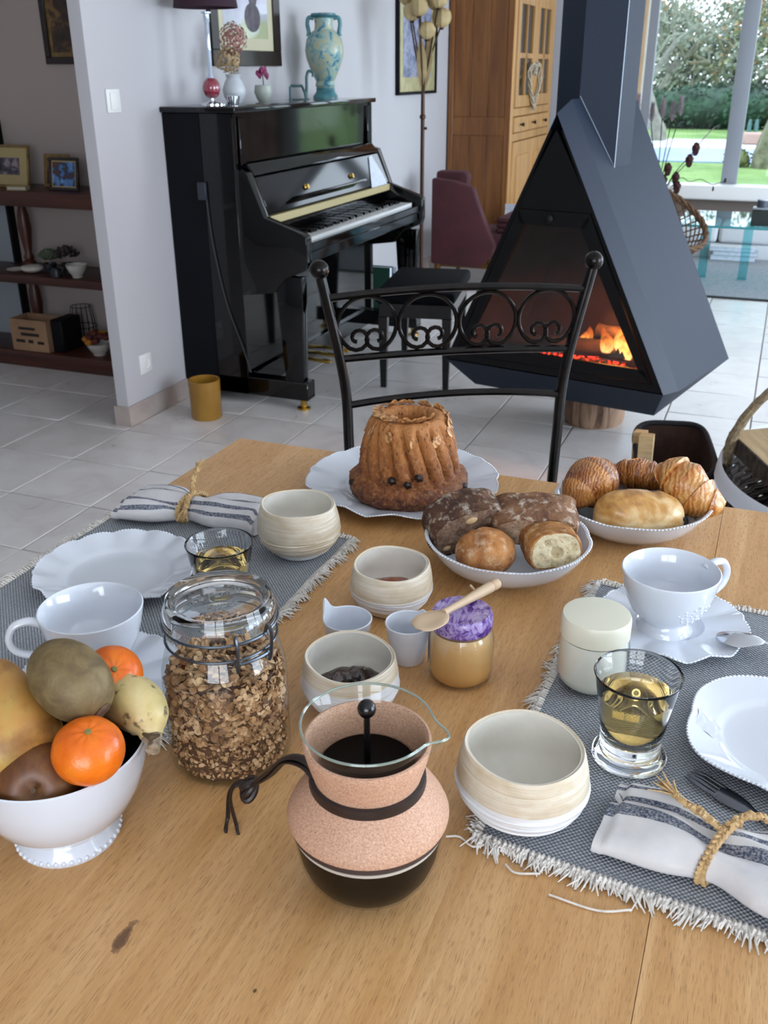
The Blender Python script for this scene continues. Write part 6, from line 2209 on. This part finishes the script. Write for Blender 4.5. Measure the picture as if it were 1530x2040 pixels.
# ================================================================ KUGELHOPF
kg = thing('kugelhopf', 'golden fluted kugelhopf cake topped with almond flakes on the ribbed plate', 'cake', (-.4605, 1.259, TZ + .0048))
m_crust = NT('cake_crust')
crn = m_crust.noise(150, 4, None, .7)
szk = m_crust.n('ShaderNodeSeparateXYZ')
m_crust.l(m_crust.tc(), szk.inputs[0])
nk = m_crust.noise(55, 6, None, .62, .5)
hk = m_crust.math('ADD', m_crust.math('MULTIPLY', szk.outputs[2], 4.2), m_crust.math('MULTIPLY', nk, .55))
c = m_crust.ramp(hk, [(.20, '341609'), (.34, '5c2b11'), (.50, '8c5022'), (.68, 'a8682f'), (.86, 'b87a42')])
pits = m_crust.n('ShaderNodeTexVoronoi')
pits.inputs['Scale'].default_value = 150
m_crust.l(m_crust.tc(scale=(1, 1, .5)), pits.inputs['Vector'])
c = m_crust.mix(m_crust.ramp(pits.outputs['Distance'], [(.10, (.9, .9, .9, 1)), (.30, (0, 0, 0, 1))]), c, lin('5a2c10'))
c = m_crust.mix(m_crust.ramp(crn, [(.5, (0, 0, 0, 1)), (.68, (.55, .55, .55, 1))]), c, lin('c8925a'))
m_crust.col(c).set(Roughness=.5)
m_crust.bump(m_crust.noise(190, 5, None, .7), .9, .004)
m_crust.bump(pits.outputs['Distance'], .5, .002)
m_crust = m_crust.m
kp = [(.030, .0), (.070, .0), (.0790, .004), (.0860, .012), (.0882, .022), (.0874, .0305), (.0830, .0365), (.0770, .0395), (.0746, .0408), (.0742, .047), (.0735, .056), (.0715, .070), (.0680, .086), (.0640, .102), (.0600, .114), (.0550, .1225), (.0480, .1270), (.0410, .1275), (.0345, .1245), (.0300, .118), (.0260, .104), (.0225, .085), (.020, .06), (.018, .0)]
NF = 17


def kf(th, r, z, k):
    tw = th + (z - .05) * 4.2
    amp = smooth(.039, .047, z) * (1 - smooth(.112, .1265, z)) if r > .042 else 0
    inner = 1 if r < .036 and z > .06 else 0
    fl = abs(sin(NF / 2 * tw))
    groove = (1 - fl) ** 2.2
    q = r * (1 - .135 * amp * groove + .012 * amp * fl)
    q += .0013 * fbm((cos(th) * r * 40, sin(th) * r * 40, z * 40), 1.6) + .0022 * fbm((cos(th) * r * 110, sin(th) * r * 110, z * 90), 1.6, 3) + (.0016 * sin(2 * th + .5) if z < .045 else 0)
    q += inner * .0016 * sin(NF / 2 * th)
    zz = z + .0016 * fbm((cos(th) * 2, sin(th) * 2, z * 30), 1.5) * (1 if z > .1 else .3) + (.0022 * sin(2 * th) if .02 < z < .045 else 0)
    return q, zz


kp2 = []
for i in range(len(kp) - 1):
    (r0, z0), (r1, z1) = kp[i], kp[i + 1]
    m_ = max(1, int(max(abs(z1 - z0), abs(r1 - r0)) / .0042))
    for j in range(m_):
        kp2.append((r0 + (r1 - r0) * j / m_, z0 + (z1 - z0) * j / m_))
kp2.append(kp[-1])
MB().lathe(kp2, 216, kf, closed=True).build('crust', m_crust, kg, ang=75)
m_almond = M('almond_flake_skin', '8a5228', .5, 0, 'cc9c66', 150, lo=.40, hi=.58)
al0 = None
tops = [(.028, .112), (.030, .118), (.0345, .1245), (.041, .1275), (.048, .127), (.055, .1225), (.060, .114), (.064, .102)]


def topz(r):
    for (r0, z0), (r1, z1) in zip(tops[:-1], tops[1:]):
        if r <= r1:
            return z0 + (z1 - z0) * (r - r0) / (r1 - r0)
    return tops[-1][1]


for k in range(64):
    th = k * 2.39996
    rr = .034 + .026 * ((k * .618) % 1)
    zz = topz(rr)
    if k % 5 == 0:
        rr, zz = .0625, .104 + .006 * sin(k)
    mt_ = rotm(R.uniform(-.45, .45), R.uniform(-.45, .45), R.uniform(0, 6.2))
    if al0 is None:
        mb = MB()
        mb.ell((0, 0, 0), .0086, .0054, .0008, 12, 6, lambda d, q: Vector((q.x, q.y, q.z + .0012 * (d.x ** 2))))
        al0 = mb.build('almond_flake', m_almond, kg)
        o_ = al0
    else:
        o_ = dup(al0, kg)
    o_.location = (rr * cos(th), rr * sin(th), zz + .0038)
    sl = atan2(topz(rr - .001) - topz(rr + .001), .002) if k % 5 else 1.25
    o_.rotation_euler = (R.uniform(-.45, .45), sl + R.uniform(-.4, .4), th)
    o_.scale = (1, R.uniform(.8, 1.5), 1)
m_raisin = M('raisin_skin', '140a08', .35, 0, '2a1a14', 200, bump=(300, .6, .001))
va_ = atan2(-1.259, .4605)
for k, (da, z) in enumerate(((-.34, .050), (-.02, .046), (.20, .056), (-1.25, .030), (1.2, .026))):
    a = va_ + da
    rr = .0728 if z > .04 else .0868
    MB().ell((0, 0, 0), .0064, .0056, .0058, 14, 10, lambda d, q: q * (1 + .35 * fbm(d, 3))).build('raisin', m_raisin, kg, (rr * cos(a), rr * sin(a), z))

# ================================================================ BREAD BOWL AND PASTRY BOWL


def dish(name, label, loc, r, h, disc):
    t = thing(name, label, 'bowl', loc)
    ns = 9

    def fn(th, rr, z, k):
        w = smooth(.05, r, rr)
        return rr * (1 + .020 * w * (abs(cos(ns * th / 2)) - .5)), z + .0022 * w * (abs(cos(ns * th / 2)) - .5) * (1 if rr > .09 else .3)
    out = [(0, .002), (.045, .002), (.047, 0), (.055, 0), (.057, .002), (.075, .010), (.090, .022), (.100, .036), (r, h), (r - .0005, h + .0012), (r - .003, h + .0006)]
    inn = [(.097, .037), (.086, .024), (.072, .013), (.05, .0068), (0, .0062)]
    MB().lathe(out + inn, 128, fn).build('body', m_porcelain, t)
    bm_ = MB()
    for i in range(130):
        th = 2 * pi * i / 130
        q, z = fn(th, r, h, 0)
        bm_.ell((q * cos(th), q * sin(th), z + .0004), .0019, .0019, .0015, 6, 4)
    tag(bm_.build('bead_rim', m_porcelain, t), kind='stuff')
    if disc:
        MB().lathe([(0, .0072), (.05, .0078), (.071, .0145), (.078, .0190), (.0775, .0197), (.07, .0152), (.05, .0085), (0, .0079)], 64).build('dark_disc', M('dark_brown_disc', '241510', .35), t)  # thin dark brown disc on the bowl floor
    return t


BBX, BBY = -.262, 1.090
dish('bread_bowl', 'white fluted bowl with beaded rim holding cut bread', (BBX, BBY, TZ), .1045, .046, False)
PBX, PBY = -.131, 1.270
dish('pastry_bowl', 'white fluted bowl with dark disc holding croissants', (PBX, PBY, TZ), .1060, .046, True)


def breadmat(name, crust, crumb, ns=40, rough=.7):
    """attribute sv: 0 crust .. 1 crumb"""
    m = NT(name)
    n = m.noise(ns, 6, None, .65, .6)
    fl = m.noise(75, 5, None, .7)
    a = m.ramp(n, [(.3, crust[0]), (.5, crust[1]), (.68, crust[2])])
    a = m.mix(m.ramp(fl, [(.52, (0, 0, 0, 1)), (.66, (.75, .75, .75, 1))]), a, lin(crust[3]))
    n2 = m.noise(95, 5, None, .6)
    vr = m.n('ShaderNodeTexVoronoi')
    vr.inputs['Scale'].default_value = 210
    m.l(m.tc(), vr.inputs['Vector'])
    b = m.ramp(n2, [(.3, crumb[0]), (.5, crumb[1]), (.7, crumb[2])])
    b = m.mix(m.ramp(vr.outputs['Distance'], [(.12, (.75, .75, .75, 1)), (.34, (0, 0, 0, 1))]), b, lin(crumb[3]))
    m.col(m.mix(m.ramp(m.attr('sv'), [(.4, (0, 0, 0, 1)), (.6, (1, 1, 1, 1))]), a, b)).set(Roughness=rough)
    m.bump(n, .5, .004)
    m.bump(vr.outputs['Distance'], .35, .0015)
    return m.m


m_bread_nut = breadmat('nut_bread', ('2c170c', '4a2c1a', '6a4a32', 'c4b6a6'), ('5c4232', '7c6250', '98806c', '3a241a'))
m_bread_rustic = breadmat('rustic_bread', ('4a2a18', '6e4a30', '8a6444', 'cabaa8'), ('8a6e56', 'aa8e74', 'bca288', '64462e'))
m_bread_roll = breadmat('bread_roll', ('7c4520', 'b0743c', 'c48c54', 'ceb090'), ('b09a70', 'c4b088', 'd0c09c', '8a7450'))
m_bread_bag = breadmat('baguette_bread', ('7a4820', 'a06830', 'b48044', 'c8ac84'), ('bca880', 'd2c29e', 'dccfae', '94805a'))


def slab(name, label, mat, loc, rz, L, prof, seed, tilt=(0, 0), holes=(), jag=.003, extra=None, nl=26):
    """piece of loaf: cross-section `prof` in the y-z plane swept along x, both ends cut flat (crumb)"""
    rr = random.Random(seed)
    n = len(prof)
    mb = MB()

    def P(u, k):
        y, z = prof[k % n]
        x = (u - .5) * L
        e = min(u, 1 - u) * 2
        s_ = 1 - .04 * (1 - min(1, e * 4))
        p = Vector((x, y * s_, z * s_))
        d = jag * fbm((x * 30 + seed, y * 30, z * 30), 1.4)
        return p + Vector((0, y, z)).normalized() * d
    vs, fs, at = [], [], []
    for i in range(nl + 1):
        for k in range(n):
            vs.append(P(i / nl, k))
            at.append(0)
    for i in range(nl):
        for k in range(n):
            fs.append((i * n + k, i * n + (k + 1) % n, (i + 1) * n + (k + 1) % n, (i + 1) * n + k))
    mb.add(vs, fs, 0, at)
    for end in (0, 1):
        rings = 14
        vs, fs, at = [], [], []
        x0 = (end - .5) * L
        sg = 1 if end else -1
        for j in range(rings + 1):
            w = 1 - j / rings
            for k in range(n):
                p = P(end, k)
                q = Vector((x0, p.y * w, p.z * w))
                q.x += sg * (.0016 * fbm((q.y * 60 + seed, q.z * 60, end), 1.5) * (1 if j else 0))
                for (hy, hz, hr, hd) in holes:
                    if end == 1:
                        dd = sqrt((q.y - hy) ** 2 + (q.z - hz) ** 2)
                        q.x -= hd * (1 - smooth(hr * .6, hr, dd))
                vs.append(q)
                at.append(0.0 if j == 0 else (.45 if j == 1 else 1.0))
        for j in range(rings):
            for k in range(n):
                fs.append((j * n + k, j * n + (k + 1) % n, (j + 1) * n + (k + 1) % n, (j + 1) * n + k))
        mb.add(vs, fs, 0, at)
    o = mb.build(name, mat, None, loc, (tilt[0], tilt[1], rz), ang=60)
    return tag(o, label, 'bread')


def ellprof(a, b, n=40, flat=.35, p=2.2):
    out = []
    for k in range(n):
        t = 2 * pi * k / n
        c, s_ = cos(t), sin(t)
        y = a * abs(c) ** (2 / p) * (1 if c > 0 else -1)
        z = b * abs(s_) ** (2 / p) * (1 if s_ > 0 else -1)
        out.append((y, max(z, -b * flat)))
    return out


# end-grain (crumb) side is +x
nut = slab('nut_bread', 'dark nut bread with a whole almond in its crumb, leftmost in the bread bowl', m_bread_nut, (-.323, 1.094, TZ + .054), radians(-52), .050, ellprof(.052, .034, p=2.6, flat=.8), 5, (radians(14), radians(12)), [(-.012, .004, .007, .006), (.014, -.010, .005, .005), (.026, .012, .005, .005)], .005)
m_nut = M('blanched_nut', 'b09468', .5, 0, 'c8b088', 60)
for y, z, s_ in ((.004, .020, 1), (-.034, -.012, .7), (.03, -.008, .5)):
    MB().ell((.0255, y, z), .003, .0085 * s_, .0050 * s_, 12, 8).build('nut', m_nut, nut)
slab('rustic_bread', 'brown rustic bread with floury crust at the back of the bread bowl', m_bread_rustic, (-.236, 1.118, TZ + .060), radians(-72), .050, ellprof(.056, .027, p=3.0, flat=.8), 9, (0, radians(20)), [(.01, .004, .004, .003)], .004)
slab('baguette_piece', 'cut piece of white baguette with open crumb facing the viewer', m_bread_bag, (-.206, 1.082, TZ + .047), radians(-62), .058, ellprof(.0345, .028, p=2.4, flat=.75), 12, (0, radians(-6)), [(.001, .0, .0085, .007), (-.012, .013, .005, .004), (-.004, .016, .0035, .003), (.020, .008, .003, .003), (.016, -.010, .003, .003), (-.020, -.004, .0035, .003), (-.014, -.012, .003, .002), (.010, .018, .003, .003)], .002)
mb = MB()
mb.ell((0, 0, 0), .038, .034, .031, 44, 28, lambda d, q: Vector((q.x, q.y, max(q.z, -.022))) * (1 + .03 * fbm(d, 2.4, 4) - .07 * math.exp(-((d.x + .25 * d.z + .05) / .10) ** 2) * max(0, d.z)))
tag(mb.build('bread_roll', m_bread_roll, None, (-.279, 1.045, TZ + .040), (radians(8), radians(-6), radians(20)), ang=75), 'round golden bread roll with floury top at the front of the bread bowl', 'bread')


def pastrymat(name, c1, c2, c3, lam=0, axis='X'):
    m = NT(name)
    n = m.noise(26, 5, None, .6, .8)
    if lam:
        wv_ = m.n('ShaderNodeTexWave')
        wv_.bands_direction = axis
        wv_.inputs['Scale'].default_value = lam
        wv_.inputs['Distortion'].default_value = 9.0
        wv_.inputs['Detail'].default_value = 3.0
        wv_.inputs['Detail Scale'].default_value = 1.2
        m.l(m.tc(), wv_.inputs['Vector'])
        f = m.math('ADD', m.math('MULTIPLY', wv_.outputs['Fac'], .20 if axis == 'X' else .07), m.math('MULTIPLY', n, .82 if axis == 'X' else .95))
    else:
        f = n
    f = m.math('ADD', f, m.math('MULTIPLY', m.attr('sv'), .35))
    m.col(m.ramp(f, [(.30, c1), (.52, c2), (.78, c3)])).set(Roughness=.34)
    m.b.inputs['Coat Weight'].default_value = .25
    m.b.inputs['Coat Roughness'].default_value = .2
    m.bump(n, .3, .003)
    if lam:
        m.bump(wv_.outputs['Fac'], .5 if axis == 'X' else .2, .0022)
    m.bump(m.noise(160, 4), .25, .001)
    return m.m


m_cro = pastrymat('croissant_pastry', '7a3c12', 'b06c2c', 'cf9c5c', 44, 'X')
m_cro2 = pastrymat('dark_pastry', '4a220a', '8a4c1c', 'ba7e40', 70, 'X')
m_choc = pastrymat('pale_pastry', '8c5620', 'c08e4a', 'dcc294', 22, 'Z')


def croissant(name, label, mat, pts, rad, seed, steps=6, nseg=60, ridge=.16, loc=(0, 0, 0), squash=.9):
    cpts = bez(pts, nseg)
    n = len(cpts)
    mb = MB()
    mb.tube(cpts, [1e-4 + 1 for _ in range(n)], 28)      # unit tube, shaped below
    vs = []
    for i in range(n):
        t = i / (n - 1)
        s_ = t * steps
        stp_ = abs((t - .5) * 2)
        saw = (s_ % 1.0)
        saw = saw if t < .5 else 1 - saw
        r = rad * (sin(pi * (t * .92 + .04)) ** .62) * (1 + ridge * (saw - .5) * (1 - stp_ * .3))
        for k in range(28):
            v = Vector(mb.v[i * 28 + k]) - cpts[i]
            th = 2 * pi * k / 28
            rr = r * (1 + .05 * sin(3 * th + seed + t * 9) + .03 * fbm((cos(th), sin(th), t * 6 + seed), 1.5))
            w = v * rr
            w.z *= squash
            vs.append(cpts[i] + w)
    mb.v = [tuple(p) for p in vs]
    mb.a = [((i / (n - 1) * steps) % 1.0) * .9 for i in range(n) for k in range(28)]
    return tag(mb.build(name, mat, None, loc, ang=60), label, 'pastry')


croissant('croissant', 'dark golden spiral croissant standing at the left of the pastry bowl', m_cro2, [(-.020, -.034, -.012), (-.012, -.018, .006), (.0, .004, .012), (.010, .024, .010), (.016, .040, .000)], .034, 2, 4, 50, .10, (-.190, 1.268, TZ + .047), 1.0)
croissant('croissant', 'curved glossy croissant with pointed tip at the right of the pastry bowl', m_cro, [(-.028, .018, .004), (-.014, .012, .016), (.006, .002, .010), (.034, -.010, -.004), (.062, -.012, -.010)], .033, 5, 6, 64, .20, (-.072, 1.296, TZ + .054), .95)
croissant('croissant', 'croissant mostly hidden behind the other pastries at the back of the bowl', m_cro2, [(-.045, .0, 0), (-.018, .008, .006), (.012, .006, .006), (.036, -.006, 0)], .024, 8, 6, 50, .18, (-.132, 1.338, TZ + .045), .95)
pc_ = thing('chocolate_pastry', 'pale puffed chocolate pastry lying at the front of the pastry bowl', 'pastry', (-.116, 1.226, TZ + .034), radians(24))


def pcf(u, v):
    a = 2 * pi * u
    x = -.062 + .124 * v
    e = max(0, 1 - abs(2 * v - 1) ** 3.2)
    c_, s_ = cos(a), sin(a)
    y = .033 * e ** .5 * abs(c_) ** .9 * (1 if c_ > 0 else -1)
    z = .038 * e ** .45 * s_ * (1.15 - .25 * v)
    z = max(z, -.012)
    k = 1 + .05 * fbm((x * 22, y * 22, z * 22), 1.4) + .022 * fbm((x * 60, y * 120, z * 120), 1.3) - .05 * math.exp(-((v - .66) / .04) ** 2) * max(0, s_)
    return (x, y * k, z * k + .003)


MB().grid(pcf, 48, 40, cu=True, at=lambda u, v: .02 + .55 * (1 - max(0, sin(2 * pi * u)) ** .7)).build('crust', m_choc, pc_, ang=75)
MB().tube([(.045, -.0125, .010), (.0575, -.0150, .006)], [.0042, .0032], 10).build('chocolate_stick', M('dark_chocolate', '120806', .3), pc_)

# ================================================================ NAPKINS
m_nap = NT('striped_linen')
sv = m_nap.attr('sv')
wn2 = m_nap.noise(500, 2)
mask = m_nap.ramp(sv, [(0, (0, 0, 0, 1)), (.058, (1, 1, 1, 1)), (.068, (0, 0, 0, 1)), (.092, (1, 1, 1, 1)), (.107, (0, 0, 0, 1)), (.130, (1, 1, 1, 1)), (.145, (0, 0, 0, 1)), (.170, (1, 1, 1, 1)), (.195, (0, 0, 0, 1))], 'CONSTANT')
msk = m_nap.math('MULTIPLY', mask, m_nap.ramp(wn2, [(.32, (.45, .45, .45, 1)), (.6, (1, 1, 1, 1))]))
m_nap.col(m_nap.mix(msk, m_nap.ramp(m_nap.noise(30, 3), [(.3, 'c4c2c4'), (.7, 'd2d0d0')]), lin('3c465c'))).set(Roughness=.9)
m_nap.bump(wn2, .25, .0008)
m_nap = m_nap.m
m_raffia = M('raffia', 'a8875a', .7, 0, 'c8a878', 160, bump=(300, .3, .0008))


def napkin(label, loc, rz, L, w0, wt, w1, tpos, seed, hh=.026, sscale=1.0):
    t = thing('napkin', label, 'napkin', loc, rz)

    def f(u, v):
        a = 2 * pi * u
        x = L * v
        d = v - tpos
        pin = math.exp(-(d / .13) ** 2)
        w = (w0 if d < 0 else w1) * (1 - pin) + wt * pin
        h = hh * (1 - .18 * smooth(.25, 0, v)) * (1 - .15 * pin)
        if v < .04 or v > .97:
            h *= .80
        c_, s_ = cos(a), sin(a)
        y = .5 * w * abs(c_) ** .75 * (1 if c_ > 0 else -1)
        z = .5 * h * abs(s_) ** .8 * (1 if s_ > 0 else -1)
        fold = .0038 * sin(v * 8 + y * 140 + seed) * (.4 + pin) + .0030 * fbm((x * 14 + seed, y * 26, z * 10), 1.2)
        z2 = .5 * h + z
        if s_ > 0:
            z2 += fold * s_
            z2 -= .006 * math.exp(-((y - .2 * w) / (.08 * w)) ** 2) * (1 - pin)
        return (x, y + .003 * sin(v * 5 + seed), max(z2, .0004))

    def at(u, v):
        return max(.001, min(.99, (u if u < .75 else 0) * sscale))
    mb = MB().grid(f, 96, 60, cu=True, at=at)
    # rolled-in ends
    for vv_ in (0, 1):
        ring_ = [Vector(f(i / 96, vv_)) for i in range(96)]
        cc = sum(ring_, Vector()) / 96
        ins = [p.lerp(cc, .55) + Vector((.012 * (1 if vv_ == 0 else -1), 0, 0)) for p in ring_]
        mb.add(ring_ + ins + [cc + Vector((.014 * (1 if vv_ == 0 else -1), 0, 0))], [(i, (i + 1) % 96, 96 + (i + 1) % 96, 96 + i) for i in range(96)] + [(96 + i, 96 + (i + 1) % 96, 192) for i in range(96)], 0, [at(i / 96, 0) for i in range(96)] * 2 + [.9])
    mb.build('rolled_cloth', m_nap, t, ang=80)
    # braided raffia tie around the pinch
    br = MB()
    cx, cz, ry, rz_ = L * tpos, hh * .47, wt * .56, hh * .60
    for k in range(3):
        pts = []
        n = 72
        for i in range(n):
            a = 2 * pi * i / n
            ph = 12 * a + k * 2 * pi / 3
            rr_ = 1 + .09 * sin(2 * ph)
            y_, z_ = ry * rr_ * cos(a), rz_ * rr_ * sin(a) + cz
            pts.append((cx + .0028 * sin(ph) + .008 * cos(a), y_, max(z_, .0022)))
        br.tube(pts, .0021, 6, True)
    br.build('braided_tie', m_raffia, t)
    return t


def raffia_end(t, pts, tassel, seed, r=.0021):
    rr = random.Random(seed)
    P_ = bez(pts, 30)
    mb = MB()
    for k in range(3):
        q = [p + Vector((.0022 * sin(i * 1.1 + k * 2.09), .0022 * cos(i * 1.1 + k * 2.09), .0015 * sin(i * 2.2 + k))) for i, p in enumerate(P_)]
        mb.tube(q, r, 6)
    mb.build('tie_end', m_raffia, t)
    mb = MB()
    e = P_[-1]
    d = (P_[-1] - P_[-4]).normalized()
    for k in range(26):
        v = (d + Vector((rr.gauss(0, .26), rr.gauss(0, .26), rr.gauss(0, .22)))).normalized()
        q = e + v * tassel * rr.uniform(.6, 1.1)
        q.z = max(q.z, .001)
        mb.tube([e - d * .004, e + v * tassel * .5, q], [.0011, .0010, .0005], 4, caps=False)
    tag(mb.build('tassel', m_raffia, t, fixn=False), kind='stuff')


nr = napkin('striped linen napkin tied with raffia, beside the right glass and plate', (-.060, .6555, MZ), radians(-7), .215, .088, .058, .092, .43, 1.3, .030, .72)
raffia_end(nr, [(.092, .004, .034), (.075, .012, .036), (.060, .020, .035), (.048, .028, .034)], .020, 5)
raffia_end(nr, [(.096, .012, .034), (.106, .028, .035), (.117, .037, .031), (.130, .040, .026), (.142, .050, .026)], .020, 6)
nl_ = napkin('striped linen napkin tied with raffia near the far left corner of the table', (-.822, 1.064, MZ), radians(3), .215, .104, .050, .088, .47, 4.2, .034, .46)
raffia_end(nl_, [(.104, .002, .040), (.103, -.012, .036), (.105, -.026, .026)], .022, 7, .0024)
raffia_end(nl_, [(.101, .004, .040), (.096, .016, .046), (.092, .026, .052), (.094, .034, .060)], .018, 8, .0024)
